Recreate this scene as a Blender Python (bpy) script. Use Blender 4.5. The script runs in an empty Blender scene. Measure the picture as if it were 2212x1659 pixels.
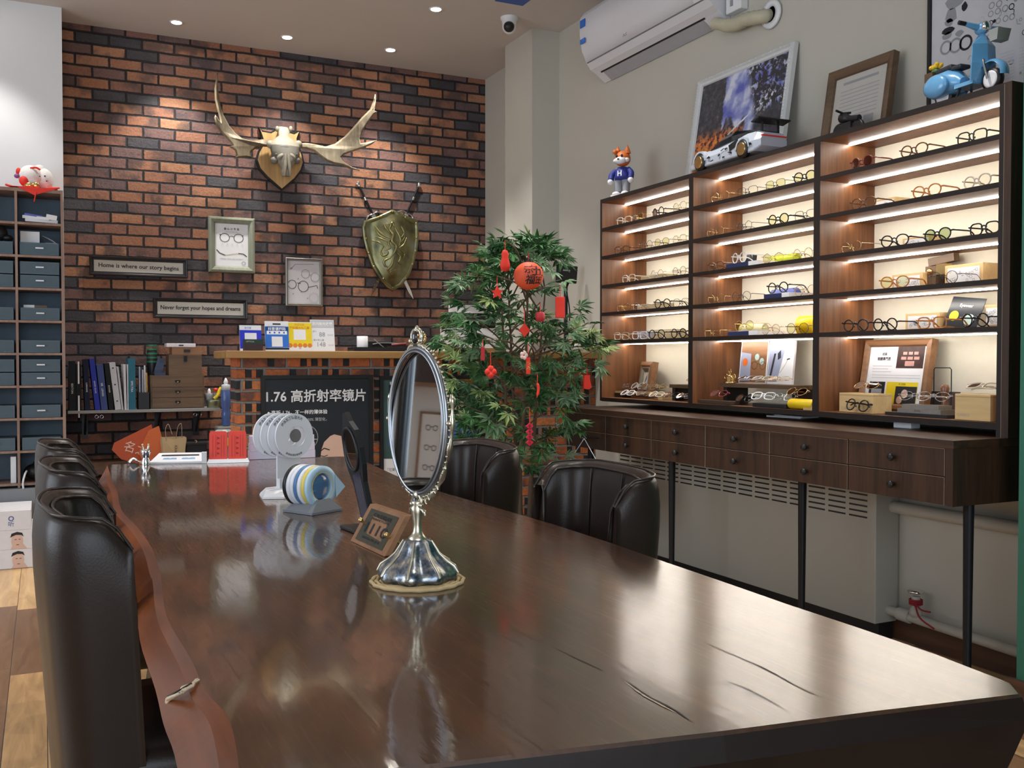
import bpy, math, random
from mathutils.geometry import tessellate_polygon
from mathutils import Vector, Matrix, Euler
random.seed(7)
PI = math.pi
scene = bpy.context.scene
COL = scene.collection
# ---------------------------------------------------------------- camera (photo is 2212x1659; X across the room, Y towards the brick wall)
FPX, YAW, PITCH = 2100.0, math.atan(1012/2100.0), math.atan(49.5/2100.0)
CAM = Vector((0, 0, 1.165))
cd = bpy.data.cameras.new('camera'); cd.sensor_width = 36; cd.lens = FPX/2212*36; cd.clip_start = .02; cd.clip_end = 60
cam = bpy.data.objects.new('camera', cd); COL.objects.link(cam)
cam.location = CAM; cam.rotation_euler = (PI/2-PITCH, 0, -YAW); scene.camera = cam
FW = Vector((math.sin(YAW)*math.cos(PITCH), math.cos(YAW)*math.cos(PITCH), -math.sin(PITCH)))
RT = Vector((math.cos(YAW), -math.sin(YAW), 0)); UP = RT.cross(FW)
def ray(px, py): return (FW*FPX + RT*(px-1106) + UP*(829.5-py)).normalized()
def on_x(px, py, x): d = ray(px, py); return CAM + d*((x-CAM.x)/d.x)
def on_y(px, py, y): d = ray(px, py); return CAM + d*((y-CAM.y)/d.y)
def on_z(px, py, z): d = ray(px, py); return CAM + d*((z-CAM.z)/d.z)
# ---------------------------------------------------------------- world, exposure, daylight from the shop window behind the viewer
scene.view_settings.view_transform = 'Standard'; scene.view_settings.look = 'None'
scene.view_settings.gamma = 1; scene.view_settings.use_curve_mapping = False
scene.view_settings.exposure = 0.32
scene.cycles.use_denoising = True
scene.cycles.max_bounces = 8; scene.cycles.transparent_max_bounces = 16; scene.cycles.sample_clamp_indirect = 6
W = bpy.data.worlds.new('world'); scene.world = W; W.use_nodes = True
W.node_tree.nodes['Background'].inputs[0].default_value = (.75, .86, 1, 1); W.node_tree.nodes['Background'].inputs[1].default_value = .6
def area(name, loc, rot, sx, sy, e, c=(1, 1, 1)):
    l = bpy.data.lights.new(name, 'AREA'); l.shape = 'RECTANGLE'; l.size = sx; l.size_y = sy; l.energy = e; l.color = c
    o = bpy.data.objects.new(name, l); COL.objects.link(o); o.location = loc; o.rotation_euler = rot; return o
area('daylight', (-3.35, 3.2, 1.75), (0, -PI/2, 0), 2.2, 3.4, 75, (.82, .91, 1))
area('daylight', (-.6, -2.75, 1.75), (PI/2, 0, 0), 3.6, 2.2, 80, (.80, .90, 1))
CEIL = 3.43

# ---------------------------------------------------------------- materials
MATS = {}
def newmat(name):
    m = bpy.data.materials.new(name); m.use_nodes = True; nt = m.node_tree
    return m, nt, nt.nodes['Principled BSDF']
def N(nt, t, **kw):
    n = nt.nodes.new(t)
    for k, v in kw.items():
        if k.startswith('i_'): n.inputs[int(k[2:]) if k[2:].isdigit() else k[2:].replace('_', ' ')].default_value = v
        else: setattr(n, k, v)
    return n
def L(nt, a, b): nt.links.new(a, b)
def MA(nt, op, a, b=None, c=None):
    n = nt.nodes.new('ShaderNodeMath'); n.operation = op
    for i, v in enumerate((a, b, c)):
        if v is None: continue
        if isinstance(v, (int, float)): n.inputs[i].default_value = v
        else: L(nt, v, n.inputs[i])
    return n.outputs[0]
def mixc(nt, fac, a, b, mode='MIX'):
    n = nt.nodes.new('ShaderNodeMix'); n.data_type = 'RGBA'; n.blend_type = mode
    for i, v in ((0, fac), (6, a), (7, b)):
        if isinstance(v, (int, float)): n.inputs[i].default_value = v
        elif isinstance(v, tuple): n.inputs[i].default_value = (*v[:3], 1)
        else: L(nt, v, n.inputs[i])
    return n.outputs[2]
def ramp(nt, fac, stops, interp='LINEAR'):
    n = nt.nodes.new('ShaderNodeValToRGB'); n.color_ramp.interpolation = interp
    e = n.color_ramp.elements
    while len(e) < len(stops): e.new(.5)
    for i, (p, c) in enumerate(stops): e[i].position = p; e[i].color = (*c, 1)
    L(nt, fac, n.inputs[0]); return n.outputs[0]
def coords(nt, scale=(1, 1, 1), rot=(0, 0, 0), world=False):
    if world: tc = nt.nodes.new('ShaderNodeNewGeometry').outputs['Position']
    else: tc = nt.nodes.new('ShaderNodeTexCoord').outputs['Object']
    mp = N(nt, 'ShaderNodeMapping'); mp.inputs['Scale'].default_value = scale; mp.inputs['Rotation'].default_value = rot
    L(nt, tc, mp.inputs[0]); return mp.outputs[0]
def noise(nt, vec, scale, detail=3, rough=.5, dist=0):
    n = N(nt, 'ShaderNodeTexNoise'); n.inputs['Scale'].default_value = scale; n.inputs['Detail'].default_value = detail
    n.inputs['Roughness'].default_value = rough; n.inputs['Distortion'].default_value = dist
    L(nt, vec, n.inputs['Vector']); return n.outputs['Fac']
def bump(nt, b, h, strength=.3, dist=.01):
    n = N(nt, 'ShaderNodeBump'); n.inputs['Strength'].default_value = strength; n.inputs['Distance'].default_value = dist
    L(nt, h, n.inputs['Height']); L(nt, n.outputs[0], b.inputs['Normal'])
def mat(name, col, rough=.5, metal=0, var=.06, ns=25, bm=0, bs=120, coat=0, emit=0, trans=0, ior=1.45, spec=.5):
    if name in MATS: return MATS[name]
    m, nt, b = newmat(name)
    f = noise(nt, coords(nt), ns)
    lo = tuple(c*(1-var) for c in col); hi = tuple(min(1, c*(1+var)) for c in col)
    c = mixc(nt, f, lo, hi); L(nt, c, b.inputs['Base Color'])
    b.inputs['Roughness'].default_value = rough; b.inputs['Metallic'].default_value = metal
    b.inputs['Coat Weight'].default_value = coat; b.inputs['Coat Roughness'].default_value = .08
    b.inputs['Transmission Weight'].default_value = trans; b.inputs['IOR'].default_value = ior
    b.inputs['Specular IOR Level'].default_value = spec
    if emit: L(nt, c, b.inputs['Emission Color']); b.inputs['Emission Strength'].default_value = emit
    if bm: bump(nt, b, noise(nt, coords(nt), bs, 4), bm, .003)
    MATS[name] = m; return m
def glassy(name, tint, gl=.12):
    if name in MATS: return MATS[name]
    m, nt, b = newmat(name); out = nt.nodes['Material Output']
    t = N(nt, 'ShaderNodeBsdfTransparent'); t.inputs[0].default_value = (*tint, 1)
    g = N(nt, 'ShaderNodeBsdfGlossy'); g.inputs['Roughness'].default_value = .03
    fr = N(nt, 'ShaderNodeLayerWeight'); fr.inputs[0].default_value = gl
    mx = N(nt, 'ShaderNodeMixShader'); L(nt, fr.outputs['Fresnel'], mx.inputs[0]); L(nt, t.outputs[0], mx.inputs[1]); L(nt, g.outputs[0], mx.inputs[2])
    L(nt, mx.outputs[0], out.inputs[0]); MATS[name] = m; return m
def wood(name, c1, c2, axis='x', sc=14, rough=.45, coat=0, stretch=.07, rings=0, bm=.05, world=False):
    if name in MATS: return MATS[name]
    m, nt, b = newmat(name)
    s = [1, 1, 1]; s['xyz'.index(axis)] = stretch
    v = coords(nt, tuple(s), world=world)
    f = noise(nt, v, sc, 5, .62, .6); f2 = noise(nt, v, sc*5, 3, .6, .2)
    k = MA(nt, 'ADD', MA(nt, 'MULTIPLY', f, .7), MA(nt, 'MULTIPLY', f2, .3))
    c = ramp(nt, k, [(.34, c1), (.62, c2)])
    L(nt, c, b.inputs['Base Color']); b.inputs['Roughness'].default_value = rough
    b.inputs['Coat Weight'].default_value = coat; b.inputs['Coat Roughness'].default_value = .1
    if bm: bump(nt, b, k, bm, .002)
    MATS[name] = m; return m
def tiles(nt, U, V, w, h, gap, off=.5, randoff=False):
    row = MA(nt, 'FLOOR', MA(nt, 'DIVIDE', V, h))
    if randoff:
        wn = N(nt, 'ShaderNodeTexWhiteNoise', noise_dimensions='1D'); L(nt, row, wn.inputs['W']); sh = wn.outputs['Value']
    else: sh = MA(nt, 'MULTIPLY', row, off)
    u2 = MA(nt, 'ADD', MA(nt, 'DIVIDE', U, w), sh)
    col = MA(nt, 'FLOOR', u2); fu = MA(nt, 'FRACT', u2); fv = MA(nt, 'FRACT', MA(nt, 'DIVIDE', V, h))
    cx = N(nt, 'ShaderNodeCombineXYZ'); L(nt, col, cx.inputs[0]); L(nt, row, cx.inputs[1])
    wn = N(nt, 'ShaderNodeTexWhiteNoise', noise_dimensions='3D'); L(nt, cx.outputs[0], wn.inputs['Vector'])
    du = MA(nt, 'MULTIPLY', MA(nt, 'MINIMUM', fu, MA(nt, 'SUBTRACT', 1, fu)), w)
    dv = MA(nt, 'MULTIPLY', MA(nt, 'MINIMUM', fv, MA(nt, 'SUBTRACT', 1, fv)), h)
    d = MA(nt, 'MINIMUM', du, dv)
    return wn.outputs['Value'], wn.outputs['Color'], d, fu, fv, cx.outputs[0]
def smooth(nt, x, a, b):
    n = N(nt, 'ShaderNodeMapRange', interpolation_type='SMOOTHSTEP'); n.inputs[1].default_value = a; n.inputs[2].default_value = b
    L(nt, x, n.inputs[0]); return n.outputs[0]
def xyz(nt, world=True):
    o = nt.nodes.new('ShaderNodeNewGeometry').outputs['Position'] if world else nt.nodes.new('ShaderNodeTexCoord').outputs['Object']
    s = nt.nodes.new('ShaderNodeSeparateXYZ'); L(nt, o, s.inputs[0]); return o, s.outputs[0], s.outputs[1], s.outputs[2]

# ---------------------------------------------------------------- mesh collector
TXT = {}
def text_data(s, bold=0, res=2):
    k = (s, bold)
    if k in TXT: return TXT[k]
    cu = bpy.data.curves.new('t', 'FONT'); cu.body = s; cu.size = 1; cu.align_x = 'CENTER'; cu.align_y = 'CENTER'; cu.resolution_u = res; cu.offset = bold
    o = bpy.data.objects.new('t', cu); COL.objects.link(o); dg = bpy.context.evaluated_depsgraph_get(); dg.update()
    me = bpy.data.meshes.new_from_object(o.evaluated_get(dg))
    v = [tuple(x.co) for x in me.vertices]; f = [tuple(p.vertices) for p in me.polygons]
    bpy.data.objects.remove(o); bpy.data.curves.remove(cu); bpy.data.meshes.remove(me)
    if v:
        cx = (min(a[0] for a in v)+max(a[0] for a in v))/2; cy = (min(a[1] for a in v)+max(a[1] for a in v))/2
        v = [(a[0]-cx, a[1]-cy) for a in v]
        wd = max(a[0] for a in v)*2; hh = max(a[1] for a in v)*2
    else: wd = hh = 1
    TXT[k] = (v, f, wd, hh); return TXT[k]
class MB:
    def __init__(s, m=None): s.v = []; s.f = []; s.fm = []; s.fs = []; s.mats = []; s.cur = 0; s.sm = False; s.X = None; m and s.m(m)
    def m(s, mt):
        if mt not in s.mats: s.mats.append(mt)
        s.cur = s.mats.index(mt); return s
    def add(s, vs, fs, smooth=None):
        n = len(s.v); sm = s.sm if smooth is None else smooth
        s.v += [tuple(s.X @ Vector(p)) if s.X else tuple(p) for p in vs]
        for f in fs: s.f.append(tuple(i+n for i in f)); s.fm.append(s.cur); s.fs.append(sm)
        return s
    def box(s, c, d, R=None):
        hx, hy, hz = d[0]/2, d[1]/2, d[2]/2; c = Vector(c)
        vs = [Vector((x, y, z)) for x in (-hx, hx) for y in (-hy, hy) for z in (-hz, hz)]
        if R is not None: M = Euler(R).to_matrix(); vs = [M@p for p in vs]
        return s.add([p+c for p in vs], [(0, 1, 3, 2), (4, 6, 7, 5), (0, 4, 5, 1), (2, 3, 7, 6), (0, 2, 6, 4), (1, 5, 7, 3)], False)
    def b2(s, a, b): return s.box([(a[i]+b[i])/2 for i in range(3)], [abs(b[i]-a[i]) for i in range(3)])
    def tube(s, pts, r, n=8, closed=False, caps=True, smooth=True, flat=1):
        pts = [Vector(p) for p in pts]; k = len(pts); rs = [r]*k if isinstance(r, (int, float)) else list(r)
        vs = []; fs = []; up = None
        for i, p in enumerate(pts):
            if closed: t = pts[(i+1) % k]-pts[i-1]
            else: t = pts[min(i+1, k-1)]-pts[max(i-1, 0)]
            t.normalize()
            if up is None: up = Vector((0, 0, 1)) if abs(t.z) < .9 else Vector((0, 1, 0))
            a = up-t*up.dot(t)
            if a.length < 1e-6: a = t.orthogonal()
            a.normalize(); up = a; b = t.cross(a)
            for j in range(n):
                q = 2*PI*j/n; vs.append(p+(a*math.cos(q)+b*math.sin(q)*flat)*rs[i])
        for i in range(k if closed else k-1):
            for j in range(n):
                a0 = i*n+j; a1 = i*n+(j+1) % n; c = (i+1) % k
                fs.append((a0, a1, c*n+(j+1) % n, c*n+j))
        s.add(vs, fs, smooth)
        if caps and not closed: s.add([vs[j] for j in range(n)], [tuple(range(n))[::-1]], False); s.add([vs[(k-1)*n+j] for j in range(n)], [tuple(range(n))], False)
        return s
    def cyl(s, a, b, r, r2=None, n=16, smooth=True): return s.tube([a, b], [r, r if r2 is None else r2], n, smooth=smooth)
    def lathe(s, prof, c=(0, 0, 0), n=24, ax='z', lobes=0, amp=0, smooth=True, sy=1):
        c = Vector(c); vs = []; fs = []; k = len(prof)
        for (r, z) in prof:
            for j in range(n):
                q = 2*PI*j/n; rr = r*(1+amp*math.cos(lobes*q)) if lobes else r
                p = (rr*math.cos(q), rr*math.sin(q)*sy, z)
                if ax == 'y': p = (p[0], -p[2], p[1])
                if ax == 'x': p = (p[2], p[0], p[1])
                vs.append(Vector(p)+c)
        for i in range(k-1):
            for j in range(n): fs.append((i*n+j, i*n+(j+1) % n, (i+1)*n+(j+1) % n, (i+1)*n+j))
        s.add(vs, fs, smooth)
        if prof[0][0] > 1e-5: s.add(vs[:n], [tuple(range(n))[::-1]], False)
        if prof[-1][0] > 1e-5: s.add(vs[-n:], [tuple(range(n))], False)
        return s
    def sph(s, c, r, n=16, m=10, R=None):
        if isinstance(r, (int, float)): r = (r, r, r)
        c = Vector(c); M = Euler(R).to_matrix() if R else Matrix.Identity(3); vs = []; fs = []
        for i in range(m+1):
            t = PI*i/m
            for j in range(n):
                q = 2*PI*j/n; vs.append(M@Vector((r[0]*math.sin(t)*math.cos(q), r[1]*math.sin(t)*math.sin(q), r[2]*math.cos(t)))+c)
        for i in range(m):
            for j in range(n): fs.append((i*n+j, (i+1)*n+j, (i+1)*n+(j+1) % n, i*n+(j+1) % n))
        return s.add(vs, fs, True)
    def prism(s, pts, fn, d0, d1, smooth=False):
        """pts 2-D outline, fn(u, v, d) -> point; extruded from d0 to d1"""
        k = len(pts); vs = [fn(u, v, d0) for u, v in pts]+[fn(u, v, d1) for u, v in pts]
        s.add(vs, [tuple(range(k)), tuple(range(2*k-1, k-1, -1))], False)
        return s.add(vs, [(i, i+k, (i+1) % k+k, (i+1) % k) for i in range(k)], smooth)
    def pxz(s, pts, y0, y1, smooth=False): return s.prism(pts, lambda u, v, d: (u, d, v), y0, y1, smooth)
    def pxy(s, pts, z0, z1, smooth=False): return s.prism(pts, lambda u, v, d: (u, v, d), z1, z0, smooth)
    def loft(s, loops, smooth=True, cap=(True, True), closed=True, tess=False):
        n = len(loops[0]); vs = [p for lp in loops for p in lp]; fs = []
        for i in range(len(loops)-1):
            for j in range(n if closed else n-1): fs.append((i*n+j, i*n+(j+1) % n, (i+1)*n+(j+1) % n, (i+1)*n+j))
        s.add(vs, fs, smooth)
        if tess:
            for lp_ in (loops[0], loops[-1]): s.add(lp_, [tuple(t) for t in tessellate_polygon([[Vector((p[0], 0, p[2])) for p in lp_]])], smooth)
            return s
        if cap[0]: s.add(loops[0], [tuple(range(n))[::-1]], False)
        if cap[1]: s.add(loops[-1], [tuple(range(n))], False)
        return s
    def frame(s, w, h, prof):
        """rectangular picture frame in XZ facing -Y; prof = [(inset, y)...]"""
        lp = [[(x*(w/2-i), y, z*(h/2-i)) for x, z in ((-1, -1), (1, -1), (1, 1), (-1, 1))] for i, y in prof]
        return s.loft(lp, False, (False, False))
    def text(s, t, cx, cz, h=None, w=None, y=0, bold=0, rot=0, ax='xz', sq=1):
        """flat lettering in XZ facing -Y (ax xz) or lying in XY facing +Z (ax xy), fitted to height h or width w"""
        v, f, tw, th = text_data(t, bold)
        k = (w/tw) if w else h/th
        kx = k; kz = k*sq
        if w and h: kz = h/th
        c, q = math.cos(rot), math.sin(rot); out = []
        for a, b in v:
            a *= kx; b *= kz; a, b = a*c-b*q, a*q+b*c
            out.append((cx+a, y, cz+b) if ax == 'xz' else (cx+a, cz+b, y))
        return s.add(out, f, False)
    def rect(s, cx, cz, w, h, y): return s.add([(cx-w/2, y, cz-h/2), (cx+w/2, y, cz-h/2), (cx+w/2, y, cz+h/2), (cx-w/2, y, cz+h/2)], [(0, 1, 2, 3)], False)
    def poly(s, pts, y): return s.add([(a, y, b) for a, b in pts], [tuple(range(len(pts)))], False)
    def ring(s, cx, cz, r, t, y, n=20, rz=None):
        rz = rz or r; vs = []
        for j in range(n):
            q = 2*PI*j/n; vs += [(cx+r*math.cos(q), y, cz+rz*math.sin(q)), (cx+(r-t)*math.cos(q), y, cz+(rz-t)*math.sin(q))]
        return s.add(vs, [(2*j, 2*((j+1) % n), 2*((j+1) % n)+1, 2*j+1) for j in range(n)], False)
    def disc(s, cx, cz, r, y, n=16, rz=None): return s.poly([(cx+r*math.cos(2*PI*j/n), cz+(rz or r)*math.sin(2*PI*j/n)) for j in range(n)], y)
    def line(s, pts, t, y):
        for (a, b), (c, d) in zip(pts, pts[1:]):
            l = math.hypot(c-a, d-b) or 1e-6; nx, nz = -(d-b)/l*t/2, (c-a)/l*t/2
            s.add([(a+nx, y, b+nz), (a-nx, y, b-nz), (c-nx, y, d-nz), (c+nx, y, d+nz)], [(0, 1, 2, 3)], False)
        return s
    def build(s, name, parent=None, loc=None, rot=None, bevel=0, sub=0, label=None):
        me = bpy.data.meshes.new(name); me.from_pydata([tuple(p) for p in s.v], [], s.f); me.validate()
        for mt in s.mats: me.materials.append(mt)
        if len(me.polygons) == len(s.fm):
            me.polygons.foreach_set('material_index', s.fm); me.polygons.foreach_set('use_smooth', s.fs)
        me.update()
        o = bpy.data.objects.new(name, me); COL.objects.link(o)
        if parent is not None: o.parent = parent
        if loc is not None: o.location = loc
        if rot is not None: o.rotation_euler = rot
        if sub:
            w = o.modifiers.new('weld', 'WELD'); w.merge_threshold = 1e-5
            md = o.modifiers.new('sub', 'SUBSURF'); md.levels = md.render_levels = sub
        if bevel: md = o.modifiers.new('bevel', 'BEVEL'); md.width = bevel; md.segments = 2; md.limit_method = 'ANGLE'; md.angle_limit = .9
        if label: o['label'] = label
        return o
def tag(o, label, cat, group=None):
    o['label'] = label; o['category'] = cat
    if group: o['group'] = group
    return o
def thing(name, label, cat, loc=(0, 0, 0), rz=0, group=None, rot=None):
    o = bpy.data.objects.new(name, None); o.empty_display_size = .1; COL.objects.link(o); o.location = loc
    o.rotation_euler = rot or (0, 0, rz); return tag(o, label, cat, group)
def struct(o): o['kind'] = 'structure'; return o
def dup(root, loc, rz=0, label=None, group=None, rot=None, mats=None):
    r = root.copy(); COL.objects.link(r); r.location = loc; r.rotation_euler = rot or (0, 0, rz)
    if label: r['label'] = label
    if group: r['group'] = group
    def kids(a, b):
        for ch in [c for c in ALLCH.get(a, list(a.children))]:
            c = ch.copy(); COL.objects.link(c); c.parent = b; kids(ch, c)
    kids(root, r); return r
ALLCH = {}
def norm(v): return Vector(v).normalized()
RW = -PI/2      # things on the right wall: their local -Y front turned to face -X
def circ(r, n, cx=0, cz=0, rz=None, a0=0): return [(cx+r*math.cos(a0+2*PI*j/n), cz+(rz or r)*math.sin(a0+2*PI*j/n)) for j in range(n)]
def spl(pts, n=6):
    """Catmull-Rom through pts"""
    P = [Vector(p) for p in pts]; P = [P[0]*2-P[1]]+P+[P[-1]*2-P[-2]]; out = []
    for i in range(1, len(P)-2):
        for k in range(n):
            t = k/n; a, b, c, d = P[i-1], P[i], P[i+1], P[i+2]
            out.append(.5*((2*b)+(c-a)*t+(2*a-5*b+4*c-d)*t*t+(3*b-a-3*c+d)*t**3))
    return out+[P[-2]]
# ================================================================ shared materials
M_wall = mat('wall_paint', (.52, .50, .44), .85, var=.03, ns=3, bm=.05, bs=300)
M_white = mat('white_paint', (.72, .73, .75), .85, var=.02, ns=3)
M_ceil = mat('ceiling_paint', (.56, .53, .52), .9, var=.03, ns=3)
M_green = mat('green_paint', (.035, .17, .115), .6, var=.08, ns=5)
M_black = mat('black_plastic', (.012, .012, .014), .4, var=.2)
M_blackmetal = mat('black_metal', (.012, .013, .016), .45, metal=.4, var=.2)
M_whitep = mat('white_plastic', (.78, .79, .82), .35, var=.02)
M_paper = mat('white_paper', (.80, .80, .82), .7, var=.02)
M_ink = mat('black_ink', (.015, .015, .02), .7)
M_grey = mat('grey_print', (.30, .31, .33), .7)
M_lgrey = mat('pale_grey_print', (.52, .53, .56), .7)
M_whiteink = mat('white_ink', (.85, .86, .88), .6, var=.01)
M_chrome = mat('chrome', (.85, .86, .88), .12, metal=1, var=.03)
M_gold = mat('gold_metal', (.75, .52, .22), .25, metal=1, var=.1)
M_red = mat('red_paper', (.72, .035, .02), .6, var=.1)
M_walnut = wood('dark_walnut', (.016, .007, .004), (.062, .027, .013), 'z', 22, .45)
M_walnut_y = wood('dark_walnut_long', (.022, .010, .006), (.075, .035, .018), 'y', 16, .4)
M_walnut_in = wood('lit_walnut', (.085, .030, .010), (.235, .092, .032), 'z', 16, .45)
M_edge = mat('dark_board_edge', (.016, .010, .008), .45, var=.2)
M_cream = mat('cream_panel', (.80, .74, .60), .8, var=.03, ns=60)
M_pine = wood('pale_pine', (.55, .36, .15), (.72, .52, .26), 'x', 12, .55)
M_oak = wood('yellow_oak', (.24, .12, .035), (.42, .235, .08), 'x', 9, .5)
M_brownwood = wood('brown_wood', (.075, .042, .022), (.16, .095, .05), 'x', 12, .5)
M_midwood = wood('mid_brown_wood', (.17, .075, .032), (.30, .15, .07), 'x', 12, .45)

# ---------------------------------------------------------------- brick veneer
def brick_mat(name, w, h, gap, stops, mortar, depth=.012, cells=False, useX=True, off=.5):
    m, nt, b = newmat(name); o, x, y, z = xyz(nt)
    nz = noise(nt, coords(nt, world=True), 9, 3); wob = MA(nt, 'MULTIPLY', MA(nt, 'SUBTRACT', nz, .5), .010)
    U = MA(nt, 'ADD', x if useX else y, wob); V = MA(nt, 'ADD', z, wob)
    val, colr, d, fu, fv, idv = tiles(nt, U, V, w, h, gap, off)
    c = ramp(nt, val, stops)
    # each brick carries its own burnt end and flecks
    vv = N(nt, 'ShaderNodeVectorMath', operation='MULTIPLY_ADD'); L(nt, colr, vv.inputs[0]); vv.inputs[1].default_value = (9, 9, 9); L(nt, o, vv.inputs[2])
    burn = smooth(nt, noise(nt, vv.outputs[0], 6, 3), .48, .66)
    c = mixc(nt, MA(nt, 'MULTIPLY', burn, .75), c, (.045, .038, .042))
    fl = noise(nt, coords(nt, world=True), 70, 5, .65)
    c = mixc(nt, .55, c, ramp(nt, fl, [(.25, (.25, .25, .25)), (.75, (.85, .80, .78))]), 'OVERLAY')
    mask = smooth(nt, MA(nt, 'ADD', d, MA(nt, 'MULTIPLY', MA(nt, 'SUBTRACT', fl, .5), .006)), gap*.35, gap*.75)
    if cells:   # sawn hollow bricks: square dark cells in some of them
        cu = MA(nt, 'FRACT', MA(nt, 'MULTIPLY', fu, 4)); cm = MA(nt, 'MULTIPLY', smooth(nt, cu, .28, .34), MA(nt, 'SUBTRACT', 1, smooth(nt, cu, .86, .92)))
        vm = MA(nt, 'MULTIPLY', smooth(nt, fv, .16, .22), 1)
        row = MA(nt, 'FLOOR', MA(nt, 'MULTIPLY', fu, 4)); cx = N(nt, 'ShaderNodeVectorMath', operation='ADD'); L(nt, idv, cx.inputs[0])
        cc = N(nt, 'ShaderNodeCombineXYZ'); L(nt, row, cc.inputs[2]); L(nt, cc.outputs[0], cx.inputs[1])
        wn = N(nt, 'ShaderNodeTexWhiteNoise', noise_dimensions='3D'); L(nt, cx.outputs[0], wn.inputs['Vector'])
        hole = MA(nt, 'MULTIPLY', MA(nt, 'MULTIPLY', cm, vm), MA(nt, 'GREATER_THAN', wn.outputs['Value'], .5))
        c = mixc(nt, hole, c, (.018, .02, .022))
    c = mixc(nt, mask, mortar, c); L(nt, c, b.inputs['Base Color']); b.inputs['Roughness'].default_value = .85
    hgt = MA(nt, 'ADD', mask, MA(nt, 'MULTIPLY', noise(nt, coords(nt, world=True), 38, 5, .7), .6))
    if cells: hgt = MA(nt, 'SUBTRACT', hgt, MA(nt, 'MULTIPLY', hole, 1.2))
    bump(nt, b, hgt, .9, depth); return m
M_brick = brick_mat('brick_veneer', .212, .0752, .012, [(0, (.045, .042, .05)), (.14, (.06, .056, .064)), (.2, (.135, .082, .078)), (.4, (.17, .088, .072)), (.55, (.25, .115, .072)), (.75, (.30, .135, .075)), (.9, (.34, .17, .095)), (1, (.21, .105, .08))], (.016, .015, .018))
M_brick2 = brick_mat('red_brick', .245, .0625, .012, [(0, (.36, .10, .035)), (.5, (.46, .135, .045)), (1, (.50, .19, .07))], (.20, .19, .18), .012, True)
# ---------------------------------------------------------------- floor
def floor_mat():
    m, nt, b = newmat('plank_floor'); o, x, y, z = xyz(nt)
    val, colr, d, fu, fv, idv = tiles(nt, y, x, 1.05, .123, .002, 0, True)
    c = ramp(nt, val, [(0, (.16, .085, .045)), (.14, (.22, .12, .06)), (.2, (.42, .25, .115)), (.6, (.52, .33, .155)), (1, (.62, .42, .22))])
    vv = N(nt, 'ShaderNodeVectorMath', operation='MULTIPLY_ADD'); L(nt, colr, vv.inputs[0]); vv.inputs[1].default_value = (7, 7, 7)
    mp = N(nt, 'ShaderNodeMapping'); mp.inputs['Scale'].default_value = (1, .12, 1); L(nt, o, mp.inputs[0]); L(nt, mp.outputs[0], vv.inputs[2])
    g = noise(nt, vv.outputs[0], 16, 5, .65, 1.2)
    c = mixc(nt, .6, c, ramp(nt, g, [(.3, (.22, .2, .18)), (.7, (.75, .75, .75))]), 'OVERLAY')
    k = smooth(nt, d, .0006, .002); c = mixc(nt, k, (.05, .03, .02), c)
    L(nt, c, b.inputs['Base Color']); b.inputs['Roughness'].default_value = .32; bump(nt, b, k, .3, .002); return m
M_floor = floor_mat()
XR, YB = 3.23, 7.2
struct(MB(M_floor).b2((-3.5, -2.9, -.1), (3.5, 7.4, 0)).build('floor'))
struct(MB(M_ceil).b2((-3.5, -2.9, CEIL), (3.5, 7.4, CEIL+.1)).build('ceiling'))
struct(MB(M_brick).b2((-3.5, YB, 0), (3.5, YB+.2, CEIL)).build('wall_back'))
struct(MB(M_wall).b2((XR, 2.1, 0), (3.5, YB, CEIL)).build('wall_right'))
struct(MB(M_wall).b2((3.02, 5.95, 0), (XR, 6.38, CEIL)).build('wall_right_pilaster'))
struct(MB(M_white).b2((-3.5, 6.92, 0), (.128, YB, CEIL)).build('wall_left_return'))
struct(MB(M_green).b2((2.82, -2.9, 0), (3.5, 2.1, CEIL)).build('wall_right_green'))
# street side: walls with window openings
def holed(name, ax, at, th, a0, a1, w0, w1, z0, z1):
    mb = MB(M_white)
    def bx(p, q, zz0, zz1):
        mb.b2((at, p, zz0), (at+th, q, zz1)) if ax == 'x' else mb.b2((p, at, zz0), (q, at+th, zz1))
    bx(a0, w0, 0, CEIL); bx(w1, a1, 0, CEIL); bx(w0, w1, 0, z0); bx(w0, w1, z1, CEIL); struct(mb.build(name))
    g = MB(M_blackmetal)
    def fx(p, q, zz0, zz1): g.b2((at+.03, p, zz0), (at+th-.03, q, zz1)) if ax == 'x' else g.b2((p, at+.03, zz0), (q, at+th-.03, zz1))
    n = 5
    for i in range(n+1): c = w0+(w1-w0)*i/n; fx(c-.02, c+.02, z0, z1)
    for i in range(3): c = z0+(z1-z0)*i/2; fx(w0, w1, c-.02, c+.02)
    return struct(g.build('window_1' if ax == 'x' else 'window_2'))
holed('wall_left', 'x', -3.5, .12, -2.9, 7.2, 1.2, 5.2, .6, 2.9)
holed('wall_front', 'y', -2.9, .12, -3.5, 3.0, -2.5, 1.3, .6, 2.9)
M_base = wood('brown_skirting', (.05, .022, .012), (.11, .05, .028), 'y', 12, .4)
struct(MB(M_base).b2((XR-.018, 2.1, 0), (XR, 5.4, .085)).build('baseboard_right'))
struct(MB(M_base).b2((2.80, -2.9, 0), (2.82, 2.118, .125)).b2((2.795, -2.9, .125), (2.82, 2.123, .14)).build('baseboard_green'))

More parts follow.
